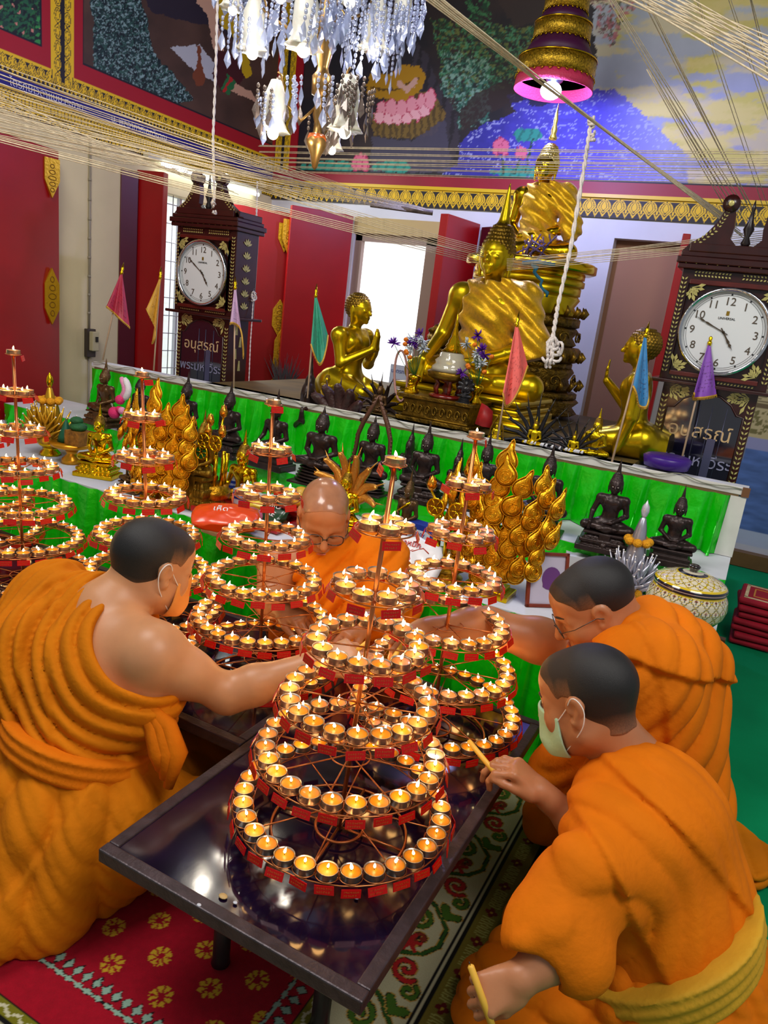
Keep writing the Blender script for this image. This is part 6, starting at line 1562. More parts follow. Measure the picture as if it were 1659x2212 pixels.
    m.build('shell_inlay', INLAY, r)
    # side panel inlay
    m = MB()
    for k in range(6): 
        z = zb+.05+k*.07
        for q in range(5): a = .4+q*.55; m.prism([(0, -.002), (.03, -.006), (.042, 0), (.03, .006), (0, .002)], (W_/2+.0025, D_*.5, z), (0, math.cos(a), math.sin(a)), (0, -math.sin(a), math.cos(a)), (1, 0, 0), .001)
    for k in range(4): m.prism([(-.012, -.03), (.012, -.03), (.006, .03), (-.006, .03)], (W_/2-.023, D_*.4+.04*(k % 2), zb-.07-.07*k), (0, 1, 0), (0, 0, 1), (1, 0, 0), .001)
    m.build('side_inlay', INLAY, r)
    # glazed door below the dial
    arch = [(-.16, zf-.1), (-.16, zb-.12), (-.13, zb-.115), (-.10, zb-.075), (-.05, zb-.045), (0, zb-.037), (.05, zb-.045), (.10, zb-.075), (.13, zb-.115), (.16, zb-.12), (.16, zf-.1)]
    m = MB(); m.prism(arch, (0, .012, .0), (1, 0, 0), (0, 0, 1), (0, -1, 0), .002); gp = m.build('glass_door', mat('smoked_glass', S3(18, 18, 34), rough=.05, coat=1, spec=.9), r)
    m = MB(); m.tube([(x, .010, z) for x, z in arch], .005, 6); m.build('door_bead', WOODC, gp)
    m = MB()
    for x in (-.02, .03, .09): m.rod((x, .008, zf), (x, .008, zb-.09), .0012, 5)
    m.box((.055, .009, zf+.13), (.035, .003, .2)); m.build('weights', mat('weight_steel', S3(96, 98, 130), rough=.3, metal=.5), gp)
    lt = mat('letter_gold', S3(224, 190, 140), rough=.4, metal=.2)
    txt('door_lettering', 'อนุสรณ์', .085, (0.0, .0085, zf+.225), (1, 0, 0), (0, 0, 1), lt, gp, align='CENTER'); txt('door_lettering', 'พระมหาวีระ', .072, (0.0, .0085, zf+.10), (1, 0, 0), (0, 0, 1), mat('letter_silver', S3(150, 150, 180), rough=.4), gp, align='CENTER')
    m = MB()
    for sx in (-1, 1):
        leaf_row(m, (sx*.178, -.0+.014, zf), (sx*.178, .014, zb-.06), 18, .014); sprig(m, (sx*.165, .013, zb-.035), PI/2+sx*1.9, .085, 6); sprig(m, (sx*.12, .013, zb-.030), PI/2+sx*2.2, .06, 5)
    m.build('door_inlay', INLAY, r)
    return r
def flag(pole0, pole1, top, bl, br, depth, color, label, mid=None, gold=True):
    """pole from pole0 to pole1, cloth from top to the lower edge bl..br"""
    a, b = atd(*pole0, depth), atd(*pole1, depth); a[2] = max(a[2], Z3) if pole0[1] > 700 else a[2]
    r = empty('pennant_flag', label=label, cat='flag', group=None)
    m = MB(); m.rod(a, b, .0045, 8); m.build('flag_pole', mat('pole_wood', S3(190, 160, 130), rough=.5), r)
    m = MB(); d = nrm(b-a); m.tube([b-d*.005, b+d*.012, b+d*.018, b+d*.03, b+d*.038, b+d*.070], [.008, .010, .006, .010, .007, .001], 10); m.build('spearhead', GOLD, r)
    T_ = atd(*top, depth-.006); P0 = atd(*bl, depth-.03); P1 = atd(*br, depth-.01); Mi = atd(*mid, depth-.02) if mid else (P0+P1)/2
    n, k = 24, 16; V = []; C = []
    for j in range(k):
        t = j/(k-1)
        for i in range(n):
            s = i/(n-1); e = (1-s)**2*P0+2*s*(1-s)*(2*Mi-.5*(P0+P1))+s*s*P1
            p = T_*(1-t)+e*t; p = p-FWD*(.014*math.sin(s*PI*3.2+t*1.4)*t+.006*math.sin(s*17)*t)+RGT*.012*(s-.5)*(1-t); V.append(p)
    F = [(j*n+i, j*n+i+1, (j+1)*n+i+1, (j+1)*n+i) for j in range(k-1) for i in range(n-1)]
    col = np.array(S3(*color)); fm = mesh_np('cloth', V, F)
    q = mat('flag_%d_%d_%d' % color, tuple(col), rough=.5, noise=.15, nscale=14, bump=.3, bscale=50, sheen=.3)
    o = link('cloth', fm, q, r); V = np.array(V).reshape(k, n, 3)
    m = MB(); e = [tuple(x) for x in V[-1]]; m.tube(e, .0045, 6)
    for i in range(0, n): m.rod(V[-1][i], V[-1][i]-CUP*.010, .0025, 4)
    m.build('gold_fringe', mat('fringe_gold', S3(214, 165, 60), rough=.5, metal=.3, bump=.5, bscale=300), r)
    m = MB(); rg_ = np.random.default_rng(color[0]*3+color[1])
    for j in range(5, k-2):
        for i in range(3, n-3):
            if rg_.random() < .38:
                p = V[j, i]-FWD*.0025; w_ = (V[j, i+1]-V[j, i])*.7; h_ = (V[j+1, i]-V[j, i])*.35
                m.quad(p, p+w_*.9, p+w_*.9+h_*.25, p+h_*.25)
                if rg_.random() < .5: m.quad(p, p+w_*.2, p+w_*.2+h_, p+h_)
    m.build('cloth_print', mat('print_ink', tuple(col*.18), rough=.6), r)
    return r
def leaf_tree(u, vb, vt, label, yy=None, wd=1.0, seed=0):
    """gold bodhi-leaf tree on a plinth"""
    loc = atz(u, vb, Z1); H = size_at(loc, vb, vt); loc = lean(loc, u-4, H*.6); r = empty('gold_leaf_tree', loc, 0, label=label, cat='tree ornament')
    gl = mat('gold_leaf_bright', S3(226, 166, 30), rough=.25, metal=.85, bump=.4, bscale=200, bdist=.003)
    m = MB(); m.box((0, 0, .02*H), (.34*H, .22*H, .04*H)); m.box((0, 0, .055*H), (.26*H, .16*H, .03*H)); bevel(m.build('plinth', GOLD, r), .003)
    m = MB(); m.tube([(0, 0, .06*H), (.01*H, 0, .3*H), (-.01*H, 0, .55*H), (0, 0, .85*H)], [.025*H, .018*H, .014*H, .006*H], 8)
    rg_ = np.random.default_rng(seed); pos = []
    for ring, (zz, n_) in enumerate(((.17, 6), (.265, 7), (.36, 8), (.455, 8), (.55, 7), (.645, 6), (.74, 5), (.835, 3), (.92, 1))):
        hw = .30*math.sin(PI*min(1, (zz+.06)/1.06)**1.25)**.7*wd if zz < .92 else 0
        for i in range(n_):
            x = (i-(n_-1)/2)/max(1, (n_-1)/2)*hw if n_ > 1 else 0
            pos.append((x+(.02 if ring % 2 else -.02)*(zz < .9), -.05-.04*math.cos(x/.27*1.3)*(1 if i % 2 else .2), zz+.02*rg_.normal()*(zz < .9), i))
    for x, y, z, i in pos: m.tube([(0, 0, max(.1, z-.16)*H), (x*.5*H, y*.4*H, (z-.09)*H), (x*H, (y+.015)*H, (z-.04)*H)], .006*H, 5)
    m.build('branches', gl, r)
    lf = MB(); out = []
    for i in range(20):
        a = 2*PI*i/20; rx = .052*math.sin(a); rz_ = -.050*math.cos(a) if math.cos(a) > 0 else -.050*math.cos(a); 
        if math.cos(a) < -.75: rz_ = .050+.06*(-math.cos(a)-.75)/.25; rx *= .5
        out.append((rx, rz_))
    k = len(out); V = [(x, 0, z) for x, z in out]+[(x*.78, -.014, z*.78) for x, z in out]+[(x*.35, -.020, z*.35) for x, z in out]+[(0, -.006, 0)]+[(0, .012, 0)]
    Fc = [(i, (i+1) % k, k+(i+1) % k, k+i) for i in range(k)]+[(k+i, k+(i+1) % k, 2*k+(i+1) % k, 2*k+i) for i in range(k)]+[(2*k+i, 2*k+(i+1) % k, 3*k) for i in range(k)]+[((i+1) % k, i, 3*k+1) for i in range(k)]
    lf.add(V, Fc, True); lf.tube([(x, -.004, z) for x, z in out], .0035, 5, closed=True)
    for q in range(3): lf.tube([((.034-.009*q)*math.cos(a), -.017-.002*q, (.034-.009*q)*math.sin(a)) for a in np.linspace(q, q+5.4, 12)], .0028, 4)
    me = lf.mesh('leaf'); me.materials.append(gl)
    for x, y, z, i in pos:
        o = bpy.data.objects.new('leaf', me); COL.objects.link(o); o.parent = r; o.location = (x*H, y*H, z*H); s = H*(1.34+.06*rg_.normal()); o.scale = (s, s, s); o.rotation_euler = (-.12+.12*rg_.normal(), .22*x/.27+.12*rg_.normal(), .8*x/.27)
    return r
def lotus_vase(u, vb, vt, label, fans, seed):
    loc = atz(u, vb, Z1); H = size_at(loc, vb, vt); r = empty('lotus_vase', loc, 0, label=label, cat='vase')
    m = MB(); m.lathe([(.001, 0), (.16, 0), (.17, .03), (.13, .06), (.13, .09), (.19, .12), (.20, .19), (.17, .22), (.175, .25), (.06, .26)], (0, 0, 0), 24); m.v = [(x*H, y*H, z*H) for x, y, z in m.v]; m.build('vase_foot', mat('gold_filigree', S3(206, 150, 30), rough=.3, metal=.9, noise=.6, nscale=60, bump=.9, bscale=90), r)
    m = MB()
    for i in range(9): a = 2*PI*i/9; m.rod((.12*H*math.cos(a), .12*H*math.sin(a), .23*H), (.14*H*math.cos(a), .14*H*math.sin(a), .58*H), .022*H, 8)
    m.build('vase_staves', GOLD, r); rg_ = np.random.default_rng(seed)
    buds = [(-.20, -.10, .80), (.0, -.1, .76), (.18, -.1, .78), (.06, .05, .95), (-.08, .02, .84)]
    for x, y, z in buds:
        m = MB(); m.tube([(0, 0, .45*H), (x*.5*H, y*.5*H, .62*H), (x*H, y*H, z*H)], .012*H, 6); s = m.build('stem', GOLD, r)
        m = MB(); m.lathe([(.01, -.01), (.035, .01), (.048, .045), (.036, .08), (.012, .115), (.001, .13)], (0, 0, 0), 8, wob=lambda t, k: 1+.12*math.cos(t*4)); m.v = [((x+a)*H, (y+b)*H, (z+c)*H) for a, b, c in m.v]; m.build('bud', mat('lotus_gold', S3(226, 160, 50), rough=.2, metal=.95), s)
        m = MB()
        for i in range(4): a = i*PI/2+.4; m.tube([((x+.03*math.cos(a))*H, (y+.03*math.sin(a))*H, (z+.06)*H), ((x+.02*math.cos(a))*H, (y+.02*math.sin(a))*H, (z+.12)*H)], [.008*H, .001*H], 5)
        m.build('bud_tips', mat('bud_red', S3(180, 40, 20), rough=.35, metal=.3), s)
    for (x, z, cl) in fans:
        m = MB(); m.tube([((x+.075*math.cos(t))*H, -.19*H, (z+.075*math.sin(t))*H) for t in np.linspace(0, 2*PI, 20)[:-1]], .010*H, 6, closed=True)
        for i in range(6): a = i*PI/3; m.rod((x*H, -.19*H, z*H), ((x+.075*math.cos(a))*H, -.19*H, (z+.075*math.sin(a))*H), .006*H, 5)
        m.tube([(x*H, -.19*H, (z-.07)*H), (x*.5*H, -.1*H, .5*H)], .008*H, 5); f = m.build('fan', GOLD, r)
        m = MB(); m.add([((x+.072*math.cos(2*PI*i/16))*H, -.186*H, (z+.072*math.sin(2*PI*i/16))*H) for i in range(16)], [tuple(range(16))]); m.build('fan_disc', mat('fan_green', S3(20, 110, 50), rough=.4) if cl else GOLDD, f)
def spire_offering(u, vb, vt, z, colr, label, silver, rot=0):
    loc = atz(u, vb, z); H = size_at(loc, vb, vt); loc = lean(loc, u, H*.4); r = empty('bai_sri_cone', loc, 0, label=label, cat='offering cone')
    mt = mat('foil_'+('silver' if silver else 'gold'), S3(*colr), rough=.32, metal=.75, noise=.12, nscale=20, bump=.2, bscale=40)
    m = MB(); b0 = .0 if silver else .16
    if not silver: m.lathe([(.001, 0), (.13, 0), (.12, .03), (.085, .07), (.09, .10), (.14, .13), (.15, .16), (.001, .16)], (0, 0, 0), 8); m.v = [(x*H, y*H, q*H) for x, y, q in m.v]; m.build('foot', GOLD, r); m = MB()
    m.lathe([(.16, b0), (.145, b0+.2), (.10, b0+.42), (.055, .70), (.03, .80), (.001, .83)], (0, 0, 0), 20); m.v = [(x*H, y*H, q*H) for x, y, q in m.v]; m.build('cone', mt, r)
    m = MB(); m.lathe([(.001, .80), (.028, .83), (.042, .88), (.036, .93), (.012, .97), (.001, 1.0)], (0, 0, 0), 14); m.v = [(x*H, y*H, q*H) for x, y, q in m.v]; m.build('tip_bud', mat('bud_silver', S3(222, 222, 232), rough=.3, metal=.5) if silver else GOLD, r)
    w = MB(); t = MB()
    for k in range(5):
        a0 = -PI/2+(k-2)*.62; 
        for j in range(11):
            e = (j-5)/5*1.05; L_ = .44*(1-.18*abs(e)); 
            base = np.array([.12*math.cos(a0), .12*math.sin(a0), b0+.03]); side = np.array([-math.sin(a0), math.cos(a0), 0]); outd = np.array([math.cos(a0), math.sin(a0), 0])
            d = side*math.sin(e)+np.array([0, 0, 1])*math.cos(e); p0 = base+side*math.sin(e)*.03; p1 = p0+d*L_*.6+outd*.035; p2 = p0+d*L_+outd*(.06 if k != 2 else .0)
            w.tube([p0*H, p1*H, p2*H], [.016*H, .021*H, .006*H], 6); t.ball(p2*H, .010*H, 6, 4)
    w.build('folded_petals', mt, r); t.build('petal_tips', mat('pearl_white', S3(245, 240, 235), rough=.4), r)
    mg = mat('marigold', S3(248, 168, 10), rough=.8, bump=1, bscale=160, noise=.2, nscale=60, bdist=.008)
    for i in range(7):
        a = 2*PI*i/7+.3; q = MB(); c = (.105*H*math.cos(a), .105*H*math.sin(a), (b0+.50 if not silver else .56)*H)
        q.ball(c, (.050*H, .050*H, .045*H), 12, 8); q.build('marigold', mg, r)
    for a in (-2.3, -.9, -1.6):
        q = MB(); q.ball((.2*H*math.cos(a), .2*H*math.sin(a), (b0+.05)*H), .045*H, 12, 8); q.build('marigold', mg, r)
    return r
def offerings():
    leaf_tree(350, 1092, 845, 'large golden tree of bodhi leaves behind the second tall stand', wd=1.15, seed=5)
    leaf_tree(1088, 1290, 985, 'large golden tree of bodhi leaves beside the monk in wire glasses', wd=1.2, seed=6)
    lotus_vase(455, 1094, 897, 'gilded lotus vase with green fans at the left, beside the snack tray', [(-.22, .62, 1), (.0, .60, 1), (.02, .72, 0), (.17, .72, 0)], 1)
    lotus_vase(958, 1250, 1020, 'gilded lotus vase behind the tealight stand nearest the altar', [(-.10, .68, 0), (.10, .68, 0)], 2)
    spire_offering(108, 982, 812, Z1, (206, 158, 40), 'gold foil offering cone with marigolds in front of the red door', False)
    spire_offering(1372, 1282, 1085, Z1, (186, 186, 200), 'silver foil offering cone with a ring of marigolds beside the ceramic bowl', True)
    # pedestal tray with green cone and small basket
    loc = atz(155, 1000, Z1); s = size_at(loc, 1000, 905)/.2
    t = empty('pedestal_tray', loc, 0, label='gold pedestal tray left of the polished gold Buddha', cat='tray')
    m = MB(); m.lathe([(.001, 0), (.045, 0), (.04, .02), (.02, .04), (.03, .06), (.085, .075), (.09, .09), (.001, .085)], (0, 0, 0), 16); m.v = [(a*s, b*s, c*s) for a, b, c in m.v]; m.build('tray', mat('tray_gold', S3(214, 150, 30), rough=.3, metal=.7), t)
    m = MB(); m.lathe([(.045, 0), (.038, .03), (.004, .12), (.001, .125)], (0, 0, 0), 16); m.v = [(loc[0]-.035*s+a*s*.8, loc[1]+b*s*.8, Z1+.089*s+c*s*.8) for a, b, c in m.v]
    m.build('green_cone', mat('cone_green', S3(0, 88, 60), rough=.5), None, label='dark green folded cone standing on the gold pedestal tray', cat='offering')
    m = MB(); m.box((loc[0]+.045*s, loc[1], Z1+.12*s), (.085*s, .08*s, .06*s)); m.build('woven_box', mat('woven_brown', S3(150, 98, 26), rough=.6, noise=.5, nscale=40, bump=1, bscale=80), None, label='woven brown box on the gold pedestal tray', cat='box')
    m = MB(); m.ball((loc[0]+.04*s, loc[1], Z1+.165*s), (.04*s, .035*s, .02*s), 12, 8); m.ball((loc[0]+.03*s, loc[1], Z1+.19*s), (.028*s, .028*s, .018*s), 10, 6)
    m.build('folded_bundle', mat('bundle_green', S3(30, 96, 50), rough=.7, noise=.5, nscale=30, bump=1, bscale=100), None, label='small green bundle on top of the woven brown box', cat='bundle')
    # snack tray
    tc = atz(520, 1120, Z1); tr = MB(); tx = nrm([1, .05, 0])
    tr.box((tc[0]+.02, tc[1]+.05, Z1+.008), (.42, .26, .012), rz=.05); 
    for a, b, w_, h in ((0, -.13, .42, .012), (0, .13, .42, .012), (-.21, 0, .012, .26), (.21, 0, .012, .26)): tr.box((tc[0]+.02+a, tc[1]+.05+b, Z1+.02), (w_, h, .022), rz=.05)
    tr.build('serving_tray', mat('tray_red', S3(176, 18, 28), rough=.3, coat=.3), None, label='red rectangular tray of packaged snacks on the low altar', cat='tray')
    def pack(c, sz, rz, cols, label, words=(), tilt=.3, name='snack_packet'):
        F = Field((-.6*sz[0], -.6*sz[1], -.6*sz[2]), (.6*sz[0], .6*sz[1], .6*sz[2]), max(sz)/60)
        F.ell((0, 0, 0), (sz[0]*.52, sz[1]*.5, sz[2]*.5), 0); F.box((0, 0, 0), (sz[0]*.49, sz[1]*.48, .003), .002, sz[2]*.9)
        F.disp(lambda P: .003*wnoise(P, 60, int(sz[0]*1000)), .02)
        o = sub_mesh(name, F, cols[0], None, label=label, cat='packet'); o.location = tuple(c); o.rotation_euler = (tilt, 0, rz)
        for (w, s_, x, y, mt_) in words: txt('packet_text', w, s_, (x, y, sz[2]*.5), (1, 0, 0), (0, 1, 0), mt_, o, depth=.003)
        return o
    wh = mat('pack_white', S3(236, 236, 240), rough=.35); og = mat('pack_orange', S3(222, 70, 20), rough=.3, coat=.4); gr = mat('pack_green', S3(20, 60, 34), rough=.3, coat=.4); bl = mat('pack_blue', S3(36, 60, 160), rough=.35)
    def on(u, v, h): p = atz(u, v, Z1+h); return p
    pack(on(488, 1118, .075), (.23, .13, .07), .55, [og], 'orange crinkly snack bag at the left end of the red tray', [('เห็ด', .04, -.05, -.01, wh)])
    pack(on(590, 1108, .05), (.12, .14, .05), -.2, [gr], 'dark green snack bag lettered EURO CAKE on the red tray', [('EURO', .034, -.045, .01, wh), ('CAKE', .034, -.045, -.03, wh)], tilt=.7)
    pack(on(470, 1140, .03), (.10, .08, .04), .1, [mat('pack_clear', S3(220, 200, 180), rough=.2, coat=.6)], 'small clear packet at the front left of the red tray')
    pack(on(532, 1130, .035), (.12, .07, .04), -.2, [mat('pack_lilac', S3(200, 190, 220), rough=.25, coat=.5)], 'lilac candy packet in the middle of the red tray')
    pack(on(540, 1112, .045), (.09, .07, .04), .9, [mat('pack_pink', S3(190, 90, 120), rough=.25, coat=.5)], 'pink sweet packet behind the lilac one')
    pack(on(562, 1090, .04), (.10, .06, .04), .3, [mat('pack_yellow', S3(226, 200, 60), rough=.3)], 'yellow packet at the back of the red tray')
    def carton(u, v, sz, rz, label, word, base=wh, tm=bl):
        p = atz(u, v, Z1); m = MB(); m.box((0, 0, sz[2]/2), sz); o = bevel(m.build('milk_carton', base, None, label=label, cat='carton'), .002); o.location = tuple(p); o.rotation_euler = (0, 0, rz)
        m = MB(); m.box((0, -sz[1]/2-.0008, sz[2]*.62), (sz[0]*.9, .001, sz[2]*.32)); m.build('carton_band', tm, o); txt('carton_text', word, sz[0]*.2, (-sz[0]*.42, -sz[1]/2-.0018, sz[2]*.58), (1, 0, 0), (0, 0, 1), base, o)
    carton(505, 1075, (.10, .05, .11), .2, 'white and blue milk carton behind the orange snack bag', 'Lactasoy')
    carton(525, 1095, (.09, .05, .08), -.1, 'white milk carton in the tray with the snack bags', 'Lactasoy')
    carton(905, 1185, (.13, .06, .11), -.12, 'blue and white milk cartons block beside the gold lotus vase', 'Lactasoy', bl, wh)
    carton(860, 1195, (.08, .05, .12), .1, 'white and maroon milk carton right of the front stand', 'Vitamilk', wh, mat('maroon_ink', S3(120, 20, 30), rough=.4))
    pack(on(878, 1215, .06), (.22, .18, .07), .1, [wh], 'white snack bag with a red squid picture and blue band', [('ปลาหมึก', .030, -.06, .05, mat('letter_red', S3(200, 30, 24), rough=.4))], tilt=.8)
    o = [x for x in bpy.data.objects if x.name.startswith('snack_packet')][-1]
    q = MB(); q.prism([(0, .035), (.022, .0), (.012, -.04), (-.012, -.04), (-.022, 0)], (0, 0, .036), (1, 0, 0), (0, 1, 0), (0, 0, 1), .003)
    for i in range(6): q.tube([((i-2.5)*.006, .03, .036), ((i-2.5)*.02, .055, .030), ((i-2.5)*.03, .04, .03)], .002, 5)
    q.build('squid_picture', mat('squid_red', S3(196, 60, 20), rough=.4), o)
    # fruit bowl behind the bald monk
    p = atz(640, 1130, Z1); b = MB(); b.lathe([(.04, 0), (.05, .01), (.03, .03), (.09, .07), (.115, .095), (.105, .095), (.001, .06)], p, 20); b.build('fruit_bowl', mat('bowl_red', S3(150, 20, 10), rough=.2, trans=.3, coat=.5), None, label='red cut glass fruit bowl behind the bald monk', cat='bowl')
    for i, (dx, dy, dz) in enumerate(((-.05, 0, .10), (.02, -.03, .10), (.04, .04, .11), (-.02, .05, .11))):
        m = MB(); m.ball(p+[dx, dy, dz+.01], (.036, .036, .028), 14, 10); m.build('pear', mat('fruit_yellow', S3(222, 176, 50), rough=.4, noise=.15, nscale=14), None, label='round yellow pear in the red glass bowl, %s one' % ('leftmost', 'frontmost', 'rightmost', 'rearmost')[i], cat='fruit', group='yellow pears in the fruit bowl')
    m = MB(); p = atz(772, 1185, Z1)
    for i in range(7): a = -.5+i*.28; m.tube([p+[.03*math.cos(a), -.02, .02], p+[.06*math.cos(a)+.02, -.03, .07+.02*math.sin(i)], p+[.05+.05*math.cos(a), -.01, .14-.01*i]], [.012, .016, .005], 6)
    m.build('banana_hand', mat('banana_green', S3(168, 180, 90), rough=.45, noise=.2, nscale=20), None, label='hand of small green bananas beside the bald monk', cat='bananas')
    # framed photograph
    c = atz(1178, 1312, Z1); d = nrm([1, .25, 0]); fo = empty('photo_frame', c, math.atan2(.25, 1)+.45, label='wooden framed portrait photograph propped on the altar behind the monk in wire glasses', cat='picture frame')
    m = MB(); w_, h_ = .15, .19
    for bx in ((0, h_-.006, w_, .012), (0, .006, w_, .012), (-w_/2+.006, h_/2, .012, h_), (w_/2-.006, h_/2, .012, h_)): m.box((bx[0], .0, bx[1]), (bx[2], .014, bx[3]))
    f_ = bevel(m.build('frame', mat('frame_redwood', S3(130, 50, 28), rough=.35, noise=.2), fo), .002)
    m = MB(); m.box((0, .003, h_/2), (w_-.02, .004, h_-.02)); m.build('print', mat('photo_lilac', S3(206, 200, 222), rough=.25, coat=.5), fo)
    m = MB(); m.prism([(.035*math.cos(t)*(1 if math.sin(t) > -.5 else 1.3)+.015, .10+.04*math.sin(t)) for t in np.linspace(0, 2*PI, 20)[:-1]], (0, 0, 0), (1, 0, 0), (0, 0, 1), (0, -1, 0), .001); m.build('print_figure', mat('photo_purple', S3(110, 60, 130), rough=.4), fo)
    fo.rotation_euler = (-.25, 0, fo.rotation_euler[2])
    # gold tray behind it
    p = atz(1235, 1238, Z1); m = MB(); m.lathe([(.07, 0), (.08, .012), (.13, .045), (.135, .05), (.125, .05), (.001, .02)], p, 28, sx=1.3, wob=lambda t, k: 1+.03*math.cos(18*t)); m.build('gilt_tray', mat('gilt_rim', S3(190, 170, 20), rough=.3, metal=.7, bump=.5, bscale=60), None, label='scalloped gilt tray behind the framed portrait', cat='tray')
    m = MB(); m.box(tuple(p+[.03, 0, .06]), (.13, .09, .05), rz=.3); m.build('white_packet', CLOTHW, None, label='white folded packet lying in the gilt tray', cat='packet')
    # sheaf of dry grass and a folded cloth by the bowl
    a, b = atz(1345, 1290, Z1+.02), atz(1425, 1318, Z1+.02); m = MB(); rg_ = np.random.default_rng(5)
    for i in range(26):
        o1 = rg_.normal(size=3)*.006; o2 = rg_.normal(size=3)*.012; m.tube([a+o1, (a+b)/2+o1*.8, b+o2], [.003, .003, .002], 5)
    m.build('whisk_broom', mat('straw', S3(206, 160, 60), rough=.8, noise=.3, nscale=30), None, label='small straw sprinkling whisk lying beside the ceramic bowl', cat='whisk')
    # ceramic bowl
    pc = atz(1461, 1380, Z1); H = size_at(pc, 1380, 1206)*.97; bo = empty('ceramic_bowl', pc, 0, label='large lidded ceramic bowl with dark blue bands and yellow lattice pattern', cat='bowl')
    prof = [(.001, 0), (.20, 0), (.21, .02), (.175, .06), (.16, .10), (.15, .14), (.22, .20), (.36, .29), (.44, .40), (.465, .50), (.45, .60), (.41, .685), (.39, .70)]
    def ban(prof, name, fn, lid=False):
        n = 220; z_ = np.array([p[1] for p in prof]); r_ = np.array([p[0] for p in prof]); L = np.r_[0, np.cumsum(np.hypot(np.diff(z_), np.diff(r_)))]; m_ = 110; q = np.linspace(0, L[-1], m_)
        rr_ = np.interp(q, L, r_); zz = np.interp(q, L, z_); th = np.linspace(0, 2*PI, n, endpoint=False)
        V = np.stack([np.outer(rr_, np.cos(th)), np.outer(rr_, np.sin(th)), np.outer(zz, np.ones(n))], -1).reshape(-1, 3)*H
        i, j = np.meshgrid(np.arange(m_-1), np.arange(n), indexing='ij'); a = i*n+j; b = i*n+(j+1) % n
        me = mesh_np(name, V, np.stack([a.ravel(), b.ravel(), (b+n).ravel(), (a+n).ravel()], 1)); C = np.ones((m_*n, 4), np.float32)
        C[:, :3] = fn(np.repeat(zz, n), np.tile(th, m_), np.repeat(rr_, n)); at = me.color_attributes.new('Col', 'FLOAT_COLOR', 'POINT'); at.data.foreach_set('color', C.ravel())
        return link(name, me, mat('glazed_ceramic', rough=.08, vcol='Col', coat=.8), bo)
    WH, NV, YE = S(226, 216, 190), S(18, 20, 48), S(222, 190, 24)
    def lattice(C, m, a, b):
        u = a % 1-.5; v = b % 1-.5; d = np.abs(u)+np.abs(v); w = np.abs(((a+.5) % 1)-.5)+np.abs(((b+.5) % 1)-.5)
        e = np.abs(d-.5+.05*np.cos(8*np.arctan2(v, u))); lay(C, m & (e < .085), YE); lay(C, m & (e < .03), S(40, 50, 30))
        lay(C, m & ((np.abs(u) < .022) & (np.abs(v) < .2)), S(40, 60, 40)); lay(C, m & (np.hypot(np.abs(u)-.08, v-.06) < .05) | (m & (np.hypot(u, v-.17) < .05)), S(150, 50, 30))
    def body_c(z, th, r):
        C = np.tile(WH, (len(z), 1)); lay(C, (z < .05) | ((z > .085) & (z < .11)), NV); lay(C, (z > .04) & (z < .085), S(120, 100, 20)); lay(C, (z > .15) & (z < .20), NV)
        lay(C, (z > .305) & (z < .37), NV); lay(C, (z > .37) & (z < .392), YE); m = (z > .392) & (z < .665); lattice(C, m, th*11/PI+(0), (z-.392)/.125+.5); lay(C, (z > .665) & (z < .69), YE); return C
    def lid_c(z, th, r):
        C = np.tile(WH, (len(z), 1)); lay(C, z < .765, NV); lay(C, (z > .715) & (z < .725), S(190, 160, 140)); lay(C, (z > .755) & (z < .775), YE); m = (z > .775) & (r > .19); lattice(C, m, th*9/PI, (r-.19)/.10); lay(C, (r < .19) & (r > .17), YE); lay(C, (r < .17) & (r > .12), NV); return C
    ban(prof, 'bowl_body', body_c); ban([(.40, .695), (.425, .70), (.42, .745), (.40, .77), (.36, .80), (.25, .845), (.12, .875), (.001, .885)], 'bowl_lid', lid_c)
    m = MB(); m.lathe([(.05, .87), (.045, .90), (.065, .93), (.07, .95), (.05, .965), (.03, .955), (.001, .955)], (0, 0, 0), 20); m.v = [(x*H, y*H, z*H) for x, y, z in m.v]; m.build('lid_knob', mat('glaze_black', S3(24, 16, 18), rough=.08, coat=1), bo)
    # stacks of red cushions on the green carpet
    c = atz(1590, 1395, .0); rc = mat('cushion_red', S3(176, 8, 40), rough=.8, noise=.15, nscale=12, bump=.3, bscale=60)
    for i in range(7):
        m = MB(); w_ = .30; zz = .02+i*.038; F = None
        m.box((0, 0, .018), (.20, w_, .030)); cu = bevel(m.build('floor_cushion', rc, None, label='red floor cushion with a cream square border, topmost of the stack' if i == 6 else 'plain red floor cushion, %s from the bottom of the stack' % ORD[i], cat='cushion', group='red cushions stacked on the green carpet'), .012)
        cu.location = (c[0]+.06+.006*math.sin(i*2.1), c[1]+.16+.006*math.cos(i*3), i*.036); cu.rotation_euler = (0, 0, .06*math.sin(i*1.7))
        if i == 6:
            m = MB()
            for (a, b_) in ((.07, .115), (.035, .07)):
                w2 = .016 if a > .05 else .008
                m.mi = 0 if a > .05 else 1
                m.box((0, b_, .034), (2*a+w2, w2, .002)); m.box((0, -b_, .034), (2*a+w2, w2, .002)); m.box((a, 0, .034), (w2, 2*b_, .002)); m.box((-a, 0, .034), (w2, 2*b_, .002))
            m.build('cushion_border', [mat('border_cream', S3(236, 214, 160), rough=.8, noise=.3, nscale=60), mat('border_orange', S3(226, 150, 60), rough=.8)], cu)
